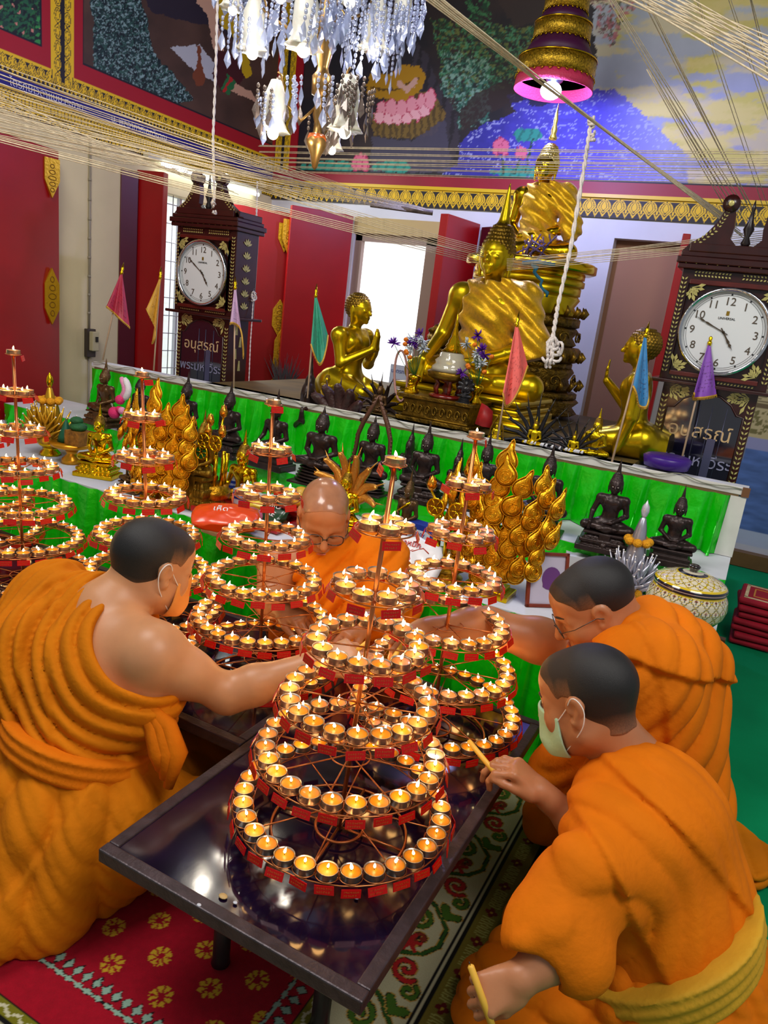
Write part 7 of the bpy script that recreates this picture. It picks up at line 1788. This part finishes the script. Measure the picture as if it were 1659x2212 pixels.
def platform_decor():
    # carved table with reliquary and vases
    c = aty(938, 925, 3.36); c[2] = Z3; t = empty('carved_stand', c, -.0, label='carved dark gilt low table carrying the crystal reliquary', cat='table')
    m = MB(); W_, D_, H_ = .40, .26, .13
    m.box((0, .08, .01), (W_, D_, .02)); m.box((0, .08, H_/2), (W_-.05, D_-.05, H_-.03)); m.box((0, .08, H_-.008), (W_+.01, D_+.01, .018)); bevel(m.build('stand_body', DKGOLD, t), .003)
    m = MB()
    for i in range(9):
        x = -.16+i*.04; m.tube([(x+.016*math.cos(q)*(1-q/9), -.030+0*q, .06+.03*math.sin(q)*(1-q/9)) for q in np.linspace(0, 7, 12)], .0035, 5)
    m.tube([(-W_/2+.02, -.026, .025), (W_/2-.02, -.026, .025)], .004, 6); m.tube([(-W_/2+.02, -.026, .105), (W_/2-.02, -.026, .105)], .004, 6); m.build('stand_relief', GOLDD, t)
    zt = Z3+H_
    rl = empty('reliquary', (c[0]+.02, c[1]+.05, zt), label='crystal reliquary dome with gold spire on a red legged stand', cat='reliquary'); rd = mat('lacquer_red', S3(110, 16, 12), rough=.25, coat=.5)
    m = MB(); m.lathe([(.085, 0), (.09, .012), (.075, .02), (.001, .02)], (0, 0, 0), 24); m.lathe([(.03, .018), (.02, .03), (.03, .05), (.02, .075), (.05, .085)], (0, 0, 0), 8)
    for i in range(6): a = i*PI/3; m.tube([(.06*math.cos(a), .06*math.sin(a), .02), (.068*math.cos(a), .068*math.sin(a), .045), (.058*math.cos(a), .058*math.sin(a), .07), (.075*math.cos(a), .075*math.sin(a), .09)], .009, 6)
    m.build('red_stand', rd, rl)
    m = MB(); m.lathe([(.08, .088), (.105, .10), (.11, .125), (.10, .13), (.001, .13)], (0, 0, 0), 28); m.build('gilt_tray', GOLDD, rl)
    m = MB(); m.lathe([(.095, .13), (.09, .15), (.075, .165), (.08, .18), (.062, .195), (.060, .215), (.03, .235)], (0, 0, 0), 28); m.build('crystal_dome', mat('crystal', S3(226, 222, 200), rough=.06, alpha=.6, coat=1, spec=.9), rl)
    m = MB(); m.lathe([(.055, .225), (.035, .245), (.04, .25), (.028, .27), (.03, .275), (.016, .30), (.018, .305), (.007, .345), (.009, .35), (.001, .43)], (0, 0, 0), 16); m.build('spire', GOLD, rl)
    def flowers(u, v, z, label, seed, sc=1.0, low=None):
        p = aty(u, v, 3.38); b = np.array([p[0], 3.38, zt]) ; r = empty('flower_vase', b, label=label, cat='flower vase'); g_ = np.random.default_rng(seed)
        m = MB(); m.lathe([(.03, 0), (.034, .01), (.016, .03), (.02, .05), (.034, .075), (.030, .09), (.02, .092)], (0, 0, 0), 14); m.build('vase', GOLD, r)
        hgt = p[2]-b[2]; cols = [mat('tinsel_white', S3(214, 226, 232), rough=.35, metal=.3), mat('tinsel_violet', S3(96, 30, 160), rough=.4, metal=.2), mat('flower_orange', S3(240, 130, 20), rough=.6, bump=.6, bscale=120)]
        ms = MB(); heads = []
        for i in range(15):
            d = g_.normal(size=3)*[.042, .025, .050]; k = 0 if i < 6 else (1 if i < 10 else 2); q = np.array([0, 0, hgt])+d
            if k == 2: a = g_.uniform(0, 6.28); q = np.array([.062*math.cos(a), -.03, hgt+.07*math.sin(a)])
            heads.append((q, k)); ms.tube([(0, 0, .08), tuple(q*.5+[0, 0, .02]), tuple(q)], .0015, 4)
        ms.build('stems', mat('stem_green', S3(60, 110, 40), rough=.6), r)
        for q, k in heads:
            m = MB()
            if k < 2:
                for j in range(16):
                    d = nrm(g_.normal(size=3)+[0, -.5, 0]); m.tube([q, q+d*.020, q+d*.034], [.002, .004, .002], 4)
            else: m.ball(q, (.013, .013, .011), 8, 6); m.ball(q+[.004, -.006, .003], .009, 6, 5)
            m.build('blossom', cols[k], r)
    flowers(905, 745, 0, 'vase of white and purple tinsel flowers left of the crystal reliquary', 1); flowers(1040, 775, 0, 'vase of white and purple tinsel flowers right of the crystal reliquary', 2)
    r, s, b = statue(886, 868, 812, zt, 'fig_med', 'tier', GOLD, 'small gold statue and pedestal at the left end of the carved low table', y=3.36)
    r, s, b = statue(1006, 890, 815, zt, 'fig_med_flame', 'coil', BLACKS, 'black serpent-hooded Buddha on coils at the right end of the carved low table', y=3.33, wide=1.0); naga_hood(r, s*1.05, b, BLACKS, 7, .42, .55, .15, .02)
    m = MB(); p = aty(1040, 880, 3.32); m.strip([p+[0, 0, .02], p+[.03, .0, .01], p+[.06, 0, -.01]], [p+[-.01, -.02, -.08], p+[.03, -.03, -.085], p+[.075, -.02, -.085]]); o = m.build('red_scarf', mat('scarf_red', S3(170, 24, 24), rough=.5, noise=.3, nscale=20), None, label='red scarf with gold fringe hanging over the right end of the carved low table', cat='scarf')
    md = o.modifiers.new('thick', 'SOLIDIFY'); md.thickness = .006
    # carved throne wing seen left of the large Buddha
    p = aty(955, 800, 4.3); p[2] = Z3; o = empty('carved_pedestal', p, label='dark gilt carved pedestal with a crouching guardian, left behind the large Buddha', cat='pedestal'); k = ((p-CAM)@FWD)/FOC
    m = MB()
    for z0, z1, w_ in ((0, .20, .15), (.20, .24, .18), (.24, .30, .14), (.30, .33, .17)): m.box((.03, 0, (z0+z1)/2), (w_*1.5, .2, z1-z0))
    bevel(m.build('pedestal_body', DKGOLD, o), .006)
    F = Field((-.16, -.14, -.02), (.18, .14, .42), .007); F.ell((0, 0, .06), (.12, .09, .07), 0); F.cone((0, 0, .08), (.03, 0, .22), .07, .05, .04); F.ell((.045, -.01, .28), .045, .03); F.cone((-.05, -.05, .05), (-.09, -.05, .0), .04, .03, .02); F.cone((.03, -.05, .15), (-.07, -.08, .10), .02, .015, .02); F.cone((.06, 0, .30), (.09, 0, .39), .03, .01, .02)
    F.disp(lambda P: .008*np.abs(np.sin(P[:, 0]*90)*np.sin(P[:, 2]*80)), .03); gu = sub_mesh('guardian', F, DKGOLD, o); gu.location = (0, 0, .33)
    m = MB(); m.tube([aty(866+14*math.cos(t), 812+55*math.sin(t), 3.40) for t in np.linspace(0, 2*PI, 24)[:-1]], .006, 6, closed=True); m.build('oval_handle', mat('pinkish_cane', S3(200, 150, 140), rough=.4), None, label='oval pale hoop leaning behind the left flower vase', cat='hoop')
    m = MB(); rg_ = np.random.default_rng(9)
    for i in range(40): p = aty(1130+rg_.uniform(0, 130) if i < 24 else 740+rg_.uniform(-20, 30), 962+rg_.uniform(-8, 8) if i < 24 else 872+rg_.uniform(-6, 6), 3.26); p[2] = Z3+.012; m.tube([p, p+[.006, -.004, .012]], [.006, .002], 5)
    m.build('white_petals', mat('petal_white', S3(236, 236, 240), rough=.5), None, label='scattered small white paper petals along the platform edge', cat='petals', kind='stuff')
    p = aty(1437, 1012, 3.30); m = MB(); m.lathe([(.001, -.02), (.09, -.01), (.10, .03), (.085, .04)], (p[0], p[1]-.0, Z3+.025), 24); m.build('purple_bowl', mat('plastic_purple', S3(60, 20, 130), rough=.35), None, label='purple plastic basin on the platform in front of the right clock', cat='basin')
    p = aty(612, 800, 5.2); m = MB(); rg_ = np.random.default_rng(3)
    for i in range(60):
        a = rg_.uniform(-1, 1); m.tube([p+[a*.03, 0, -.25], p+[a*.10, 0, -.10], p+[a*.16+.03*rg_.normal(), 0, .06+.05*rg_.normal()]], [.006, .006, .001], 4)
    o = m.build('feather_duster', mat('feather_dark', S3(46, 34, 34), rough=.7), None, label='dark feather duster standing in the corner beside the left red shutter', cat='duster'); 
    # flags
    D = 3.9
    F_ = [((222, 778), (262, 592), (262, 592), (232, 663), (278, 705), 4.20, (176, 22, 58), 'crimson pennant flag on a white pole at the left end of the platform', None),
          ((332, 800), (346, 602), (346, 602), (318, 668), (326, 738), 4.10, (206, 150, 20), 'mustard yellow pennant flag in front of the left window', (336, 720)),
          ((505, 838), (508, 625), (508, 625), (498, 700), (524, 770), 3.85, (196, 160, 196), 'pale lilac pennant flag in front of the left clock', (520, 712)),
          ((664, 860), (682, 642), (682, 642), (672, 745), (708, 722), 3.75, (10, 140, 108), 'emerald green pennant flag beside the kneeling disciple', (694, 785)),
          ((1074, 950), (1116, 705), (1116, 705), (1085, 850), (1142, 788), 3.30, (238, 96, 86), 'coral red pennant flag in front of the large Buddha', (1104, 870)),
          ((1320, 1005), (1394, 728), (1394, 728), (1365, 835), (1402, 832), 3.13, (40, 130, 190), 'sky blue pennant flag beside the right disciple', (1392, 880)),
          ((1463, 1032), (1532, 745), (1532, 745), (1496, 850), (1552, 852), 3.22, (140, 70, 190), 'violet pennant flag in front of the right clock', (1510, 860))]
    for q in F_: flag(*q[:8], mid=q[8])
    clock(440, 590, 4.50, 1.06, 'tall inlaid wooden clock in front of the left barred window, two red shutters beside it', 4, 51)
    clock(1563, 718, 3.20, 1.02, 'tall inlaid wooden clock on the platform at the right, in front of the painted panel', 4, 49)
# ------------------------------------------------------------------ overhead: threads, lamps, tiered parasol
THREAD = mat('cotton_thread', S3(216, 200, 168), rough=.85, noise=.25, nscale=60)
ROPEW = mat('cotton_rope', S3(232, 222, 216), rough=.85, noise=.15, nscale=60, bump=.8, bscale=200)
BN = {}
def threads():
    g = np.random.default_rng(17)
    def bundle(n, a, b, wa, wb, sag, group, label, r=.0017, pts=7):
        """n threads from (u,v,depth) a to b, spread over wa / wb pixels"""
        for i in range(n):
            t = (i/(n-1)-.5) if n > 1 else 0
            A = atd(a[0]+wa[0]*t+g.normal()*wa[2], a[1]+wa[1]*t, a[2]); B = atd(b[0]+wb[0]*t+g.normal()*wb[2], b[1]+wb[1]*t, b[2])
            D0 = B-A; A, B = (A-D0*.45 if a[1] < 0 or a[0] < 0 else A), (B+D0*.45 if b[0] > 1659 else B)
            P = [A+(B-A)*k/(pts-1)-np.array([0, 0, sag*(1+.15*g.normal())*4*(k/(pts-1))*(1-k/(pts-1))]) for k in range(pts)]
            m = MB(); m.tube(P, r*(.8+.5*g.random()), 5); BN[group] = BN.get(group, 0)+1; m.build('cotton_thread', THREAD, None, label=label+', '+(ORD[BN[group]-1] if BN[group] <= 30 else 'another')+' strand', cat='thread', group=group)
    # heavy cord of threads running down to the right clock
    bundle(12, (940, -12, 2.35), (1590, 492, 3.45), (24, -14, 1), (40, 50, 3), .015, 'threads of the diagonal bundle', 'pale thread in the thick diagonal bundle down to the right clock', .0022)
    bundle(8, (1330, -60, 2.4), (1690, 150, 2.1), (25, 90, 2), (20, 90, 2), .0, 'threads of the upper right band', 'pale thread in the wide band across the upper right corner', .0022)
    bundle(6, (1250, -60, 2.6), (1680, 112, 2.2), (25, 60, 2), (20, 60, 2), .0, 'threads of the upper right band', 'pale thread in the wide band across the upper right corner', .0022)
    for (a, b) in (((1315, -10, 2.6), (1600, 470, 3.45)), ((1322, -10, 2.6), (1612, 455, 3.45)), ((1388, -10, 2.5), (1618, 440, 3.45)), ((1396, -10, 2.5), (1626, 462, 3.45)), ((1505, -10, 2.4), (1655, 450, 3.4)), ((1575, -10, 2.3), (1665, 260, 2.9)), ((1622, -10, 2.3), (1668, 180, 2.8)), ((1400, 150, 2.9), (1570, 452, 3.45)), ((1440, 210, 2.9), (1590, 450, 3.45))):
        bundle(2, a, b, (5, 0, 1), (10, 4, 1), .004, 'steep threads above the right clock', 'pale thread in the steep fan above the right clock')
    for v0, v1, d in ((318, 324, 3.9), (331, 338, 3.9), (343, 350, 4.0), (352, 362, 4.0), (362, 374, 4.0), (372, 388, 4.1)):
        bundle(2, (560, v0-3, d), (1680, v1+2, d-.9), (0, 2, 1), (0, 5, 1), .01, 'level threads before the mural', 'pale thread stretched level in front of the large mural')
    bundle(11, (-20, 128, 2.3), (925, 455, 4.3), (0, 55, 3), (14, 10, 1), .05, 'left wall threads, upper layer', 'pale thread along the left wall, upper layer', .0012)
    bundle(14, (-20, 240, 2.2), (880, 450, 4.3), (0, 70, 3), (20, 14, 1), .02, 'left wall threads, lower layer', 'pale thread along the left wall, lower layer', .0012)
    bundle(9, (-20, 190, 2.3), (640, 400, 3.6), (0, 60, 3), (30, 60, 1), .04, 'left wall threads, steep layer', 'pale thread along the left wall, steep layer', .0012)
    bundle(10, (-20, 205, 2.2), (470, 395, 3.4), (0, -90, 3), (90, 50, 1), .04, 'left wall threads, crossing layer', 'pale thread along the left wall, crossing layer', .0012)
    bundle(5, (-20, 290, 2.6), (1030, 560, 3.7), (0, 12, 0), (0, 18, 0), .01, 'threads tied round the large Buddha', 'pale thread reaching the large Buddha from the left')
    bundle(6, (560, 400, 3.3), (1045, 545, 3.7), (0, 20, 0), (0, 20, 0), .01, 'threads tied round the large Buddha', 'pale thread reaching the large Buddha from the left')
    bundle(8, (1095, 572, 3.65), (1680, 505, 3.15), (0, 24, 0), (0, 30, 0), .012, 'threads right of the large Buddha', 'pale thread from the large Buddha to the right clock')
    m = MB(); a, b = atd(800, 442, 4.25), atd(935, 460, 4.25); m.tube([a, (a+b)/2, b], .014, 8); m.build('batten', mat('batten_grey', S3(120, 104, 96), rough=.7, noise=.4, nscale=60), None, label='short grey batten where the left threads are tied, above the window', cat='batten')
    # hanging cords
    def cord(pts, d, r, label, knots=()):
        o = empty('hanging_cord', label=label, cat='cord'); P = [atd(u, v, d) for u, v in pts]; k = MB()
        n = 60; Q = []
        for i in range(n):
            t = i/(n-1)*(len(P)-1); j = min(int(t), len(P)-2); Q.append(P[j]+(P[j+1]-P[j])*(t-j))
        for s in (0, PI): k.tube([q+RGT*r*.6*math.cos(i*1.1+s)+FWD*r*.6*math.sin(i*1.1+s) for i, q in enumerate(Q)], r*.75, 6)
        k.build('twisted_cord', ROPEW, o)
        for (u, v, w, h, n_) in knots:
            for i in range(n_):
                m = MB(); c = atd(u+g.normal()*w*.25, v+g.normal()*h*.3, d-.01); t = g.uniform(0, 6.28); rr_ = w*.5/FOC*d
                m.tube([c+RGT*rr_*math.cos(q)*(.6+.3*math.sin(t))+CUP*rr_*1.5*math.sin(q)*(.7)+FWD*.012*math.sin(2*q+t) for q in np.linspace(t, t+4.6, 10)], r*.8, 6); m.build('knot_loop', ROPEW, o)
        return o
    cord([(1276, 266), (1262, 360), (1232, 540), (1205, 660), (1193, 735)], 3.0, .0075, 'long pale knotted cord hanging from the diagonal thread bundle', ((1278, 262, 14, 12, 3), (1282, 290, 8, 30, 2), (1192, 752, 26, 34, 12), (1182, 785, 16, 26, 3)))
    cord([(470, -10), (466, 150), (460, 300), (463, 435)], 3.6, .006, 'white twisted cord hanging in front of the left clock pediment', ((463, 440, 8, 20, 2),))
    cord([(556, 392), (553, 500), (548, 625)], 4.6, .005, 'thin white cord with a small tassel right of the left clock', ((547, 640, 12, 26, 5),)); cord([(547, 650), (541, 740), (537, 840)], 4.6, .003, 'thin white pull string below the small tassel, right of the left clock')
def parasol():
    """tiered ceremonial parasol with a lamp below"""
    c = atd(1205, 130, 4.35); r = empty('tiered_parasol', (c[0], c[1], c[2]-.1), label='hanging tiered ceremonial parasol, purple with gold filigree bands', cat='parasol')
    px_ = 4.35/FOC; pur = mat('parasol_purple', S3(70, 14, 60), rough=.5); fil = mat('filigree_gold', S3(196, 156, 40), rough=.35, metal=.8, noise=.7, nscale=90, bump=.9, bscale=120); pk = mat('parasol_pink', S3(220, 60, 110), rough=.6)
    tiers = [(0, 84), (70, 61), (124, 47), (170, 37), (210, 29), (244, 23)]
    for i, (h, w) in enumerate(tiers):
        z = h*px_; R_ = w*px_; H_ = (34-3*i)*px_
        m = MB(); m.lathe([(R_, 0), (R_*.995, H_), (R_*.97, H_), (R_*.97, 0)], (0, 0, z), 40); o = m.build('gilt_band', fil, r)
        m = MB(); 
        for k in range(30): a = 2*PI*k/30; m.tube([(R_*1.01*math.cos(a), R_*1.01*math.sin(a), z), (R_*1.02*math.cos(a+.05), R_*1.02*math.sin(a+.05), z-.012*(1-i*.1)), (R_*1.01*math.cos(a+.1), R_*1.01*math.sin(a+.1), z)], .003, 4)
        m.tube([(R_*1.01*math.cos(a), R_*1.01*math.sin(a), z+H_) for a in np.linspace(0, 2*PI, 33)[:-1]], .004, 5, closed=True); m.build('band_beads', GOLD, o)
        nx_ = tiers[i+1][1] if i < len(tiers)-1 else 6
        m = MB(); m.lathe([(R_*.96, H_*.9), (nx_*px_*.95, ((tiers[i+1][0]-h) if i < len(tiers)-1 else 30)*px_)], (0, 0, z), 36); m.build('purple_cloth', pur, r)
    m = MB(); m.lathe([(.001, .05), (84*px_*.95, .03), (84*px_*.97, .0)], (0, 0, 0), 36); m.build('pink_lining', pk, r)
    m = MB(); m.lathe([(84*px_*.98, 0), (84*px_*1.02, -24*px_), (84*px_*1.0, -24*px_), (84*px_*.96, 0)], (0, 0, 0), 48); m.build('pink_valance', mat('valance_pink', S3(206, 50, 90), rough=.6, bump=.8, bscale=90), r)
    m = MB(); m.lathe([(.001, .03), (.06, .02), (.05, -.01), (.025, -.03), (.03, -.07), (.001, -.07)], (0, 0, 0), 20); m.build('lamp_rose', mat('rose_blue', S3(80, 90, 140), rough=.3, metal=.6), r)
    lp = atd(1190, 196, 4.35); m = MB(); m.ball(lp, (.062, .062, .048), 20, 12); m.build('lamp_bulb', mat('bulb_cold', (1, 1, 1), emit=14, ecol=(.85, .88, 1.0)), None, label='round glowing white lamp bulb directly under the tiered parasol', cat='lamp')
    point('parasol_lamp', tuple(lp-[0, .12, .10]), 60, (.42, .46, 1.0), .05)
    m = MB(); m.rod(c+[0, 0, .75], c+[0, 0, 1.6], .006, 6); m.build('hanger', GOLDD, None, label='thin rod from which the tiered parasol hangs', cat='rod')
def fluorescent():
    a, b = atx(333, 352, XW+.06), atx(558, 418, XW+.06); a[2] = b[2] = (a[2]+b[2])/2
    o = empty('tube_lamp', label='white fluorescent tube lamp glowing on the left wall above the clock', cat='lamp')
    m = MB(); m.box((XW+.03, (a[1]+b[1])/2, a[2]+.03), (.05, abs(b[1]-a[1])+.1, .04)); m.build('lamp_housing', mat('housing_white', S3(220, 214, 190), rough=.4), o)
    m = MB(); m.rod(a+[0, .08, 0], b, .014, 12); m.build('tube', mat('tube_glow', (1, 1, 1), emit=9, ecol=(.90, 1, .97)), o)
    L = area('tube_light', (XW+.16, (a[1]+b[1])/2, a[2]-.02), (XW+1.4, (a[1]+b[1])/2, .9), 1.2, 16, (.92, 1, .96), .06); L.rotation_euler = (Vector((1, 0, -.9)).to_track_quat('-Z', 'Y').to_euler())
    L.data.size = .08; L.data.size_y = 1.2
def chandelier():
    br = mat('aged_brass', S3(150, 116, 66), rough=.3, metal=.85, noise=.3, nscale=20); cr = mat('crystal_clear', S3(176, 188, 226), rough=.1, metal=.35, coat=.6, spec=.8, alpha=.62)
    cr2 = mat('crystal_smoke', S3(120, 104, 96), rough=.1, metal=.3, coat=1, alpha=.8); sh = mat('shade_glass', S3(226, 224, 212), rough=.3, trans=.0, alpha=.88, sss=.2, spec=.8, bump=.4, bscale=40)
    bulb = mat('bulb_warm', (1, 1, 1), emit=9, ecol=(1, .90, .70)); amber = mat('amber_glass', S3(150, 70, 20), rough=.12, coat=1)
    D = 2.75; k = D/FOC; r = empty('chandelier', atd(700, 120, D), label='large crystal chandelier with frosted bell shades and brass stem', cat='chandelier')
    o0 = np.array(r.location); m = MB(); pr = [(.5, 345), (6, 340), (11, 318), (20, 300), (24, 285), (10, 268), (9, 250), (14, 235), (10, 205), (8, 200), (20, 195), (22, 160), (14, 150), (12, 140), (24, 90), (28, 60), (16, 30), (20, 10), (14, -40), (30, -80), (12, -120), (8, -200)]
    m.lathe([(max(.3, a)*k, (345-v)*k-.215-.18) for a, v in pr], (0, 0, 0), 20); m.rod((0, 0, (345+200)*k-.40), (0, 0, (345+200)*k+.9), .008, 8); st = m.build('stem', br, r)
    fz = atd(690, 300, D)-o0; m = MB(); m.lathe([(.004, -.03), (.02, -.02), (.040, .01), (.034, .03), (.015, .035)], (0, 0, fz[2]+.0), 16, wob=lambda t, q: 1+.08*math.cos(10*t)); m.build('amber_finial', amber, r)
    g = np.random.default_rng(12)
    bells = [((548, 62), 1.0, .10), ((660, 48), 1.05, -.14), ((812, 60), 1.0, .12), ((593, 238), .95, .02), ((750, 232), .98, -.08), ((720, 290), .7, .16), ((870, 20), .8, .2), ((505, -20), .8, .15), ((610, -60), 1, .1), ((760, -50), 1, .1)]
    for (u, v), s, dd in bells:
        p = atd(u, v, D+dd)-o0; S_ = s*1.05
        m = MB(); m.tube([np.array([0, 0, p[2]+.05]), p*[.4, .4, 1]+[0, 0, -.02], p*[.8, .8, 1]+[0, 0, .04], p+[0, 0, .10*S_]], .006, 7); m.tube([p*[.8, .8, 1]+[0, 0, .04], p*[.9, .9, 1]+[0, 0, .12], p*[.98, .98, 1]+[0, 0, .13]], .004, 6); arm = m.build('arm', br, r)
        m = MB(); m.lathe([(.020*S_, .10*S_), (.026*S_, .085*S_), (.040*S_, .05*S_), (.043*S_, .0), (.040*S_, -.035*S_), (.050*S_, -.062*S_), (.062*S_, -.074*S_)], p, 36, wob=lambda t, q: 1+(.10*math.cos(8*t) if q >= 5 else .02*math.cos(16*t))); m.build('bell_shade', sh, arm)
        m = MB(); m.ball(p-[0, 0, .080*S_], .022*S_, 14, 10); m.build('bulb', bulb, arm)
    lt = [(547, 110), (660, 95), (800, 112), (595, 285), (720, 325)]
    for u, v in lt: q = atd(u, v+12, D-.02); point('chandelier_light', tuple(q), 2.2, (1, .9, .74), .03)
    me_b = MB(); me_b.ball((0, 0, 0), .0085, 7, 5); mb_ = me_b.mesh('bead'); mb_.materials.append(cr)
    # strings of beads ending in leaf drops: one shared mesh, a few lengths
    S_ = []
    for n_ in (4, 6, 9, 12):
        for mt_ in (cr, cr2):
            m = MB()
            for sx, k_ in ((0, n_), (.026, max(2, n_-2)), (-.024, max(2, n_-3))):
                for i in range(k_): m.ball((sx, sx*.5, -.019*i), (.0068, .0068, .009), 6, 4)
                z = -.019*k_; w = .015
                m.add([(sx, sx*.5, z+.012), (sx-w*.7, sx*.5, z-.012), (sx-w, sx*.5, z-.028), (sx, sx*.5, z-.058), (sx+w, sx*.5, z-.038), (sx+w*.7, sx*.5, z-.012), (sx, sx*.5-.007, z-.035), (sx, sx*.5+.007, z-.035)], [(i, (i+1) % 6, 6) for i in range(6)]+[((i+1) % 6, i, 7) for i in range(6)])
            q = m.mesh('crystal_string'); q.materials.append(mt_); S_.append(q)
    spots = []
    for (u, v), s, dd in bells:
        for i in range(7):
            a = g.uniform(0, 6.28); spots.append((u+48*s*math.cos(a)*g.uniform(.95, 1.35), v-45+g.uniform(-30, 30), D+dd+.08*math.sin(a), 1 if v > 150 else 0, 1))
    for i in range(30): u = g.uniform(495, 905); spots.append((u, g.uniform(-30, 40), D+g.uniform(-.2, .2), 0, 3 if 740 < u < 900 else 2))
    for i in range(12): spots.append((g.uniform(875, 965), g.uniform(-55, -20), D+.15, 0, 1))
    for i in range(14): spots.append((g.uniform(560, 620) if i % 2 else g.uniform(700, 800), g.uniform(130, 200), D+g.uniform(-.1, .1), 1, 2))
    for u, v, d, smoky, ln in spots[:100]:
        q = bpy.data.objects.new('crystal_string', S_[min(3, int(g.integers(0, ln+1)))*2+(1 if smoky and g.random() < .6 else 0)]); COL.objects.link(q); q.parent = r; q.location = tuple(atd(u, v, d)-o0); q.rotation_euler = (g.normal()*.05, g.normal()*.05, g.uniform(0, 3.1))

def settle():
    """move each thing's origin from the world origin to its own base"""
    bpy.context.view_layer.update()
    for o in list(scene.objects):
        if o.parent or o.type not in ('MESH', 'EMPTY') or o.location.length > 1e-6: continue
        tree = [o]+list(o.children_recursive); B = [c.matrix_world @ Vector(q) for c in tree if c.type == 'MESH' for q in c.bound_box]
        if not B or (o.type == 'MESH' and (o.data.users > 1 or o.rotation_euler.x or o.rotation_euler.z)): continue
        d = Vector(((min(q.x for q in B)+max(q.x for q in B))/2, (min(q.y for q in B)+max(q.y for q in B))/2, min(q.z for q in B)))
        if o.type == 'MESH': o.data.transform(Matrix.Translation(-d))
        o.location = d
        for c in o.children: c.location = c.location-d
room(); carpet(); altar(); tables(); statues(); offerings(); platform_decor(); candle_trees(); threads(); parasol(); fluorescent(); chandelier(); people(); settle()
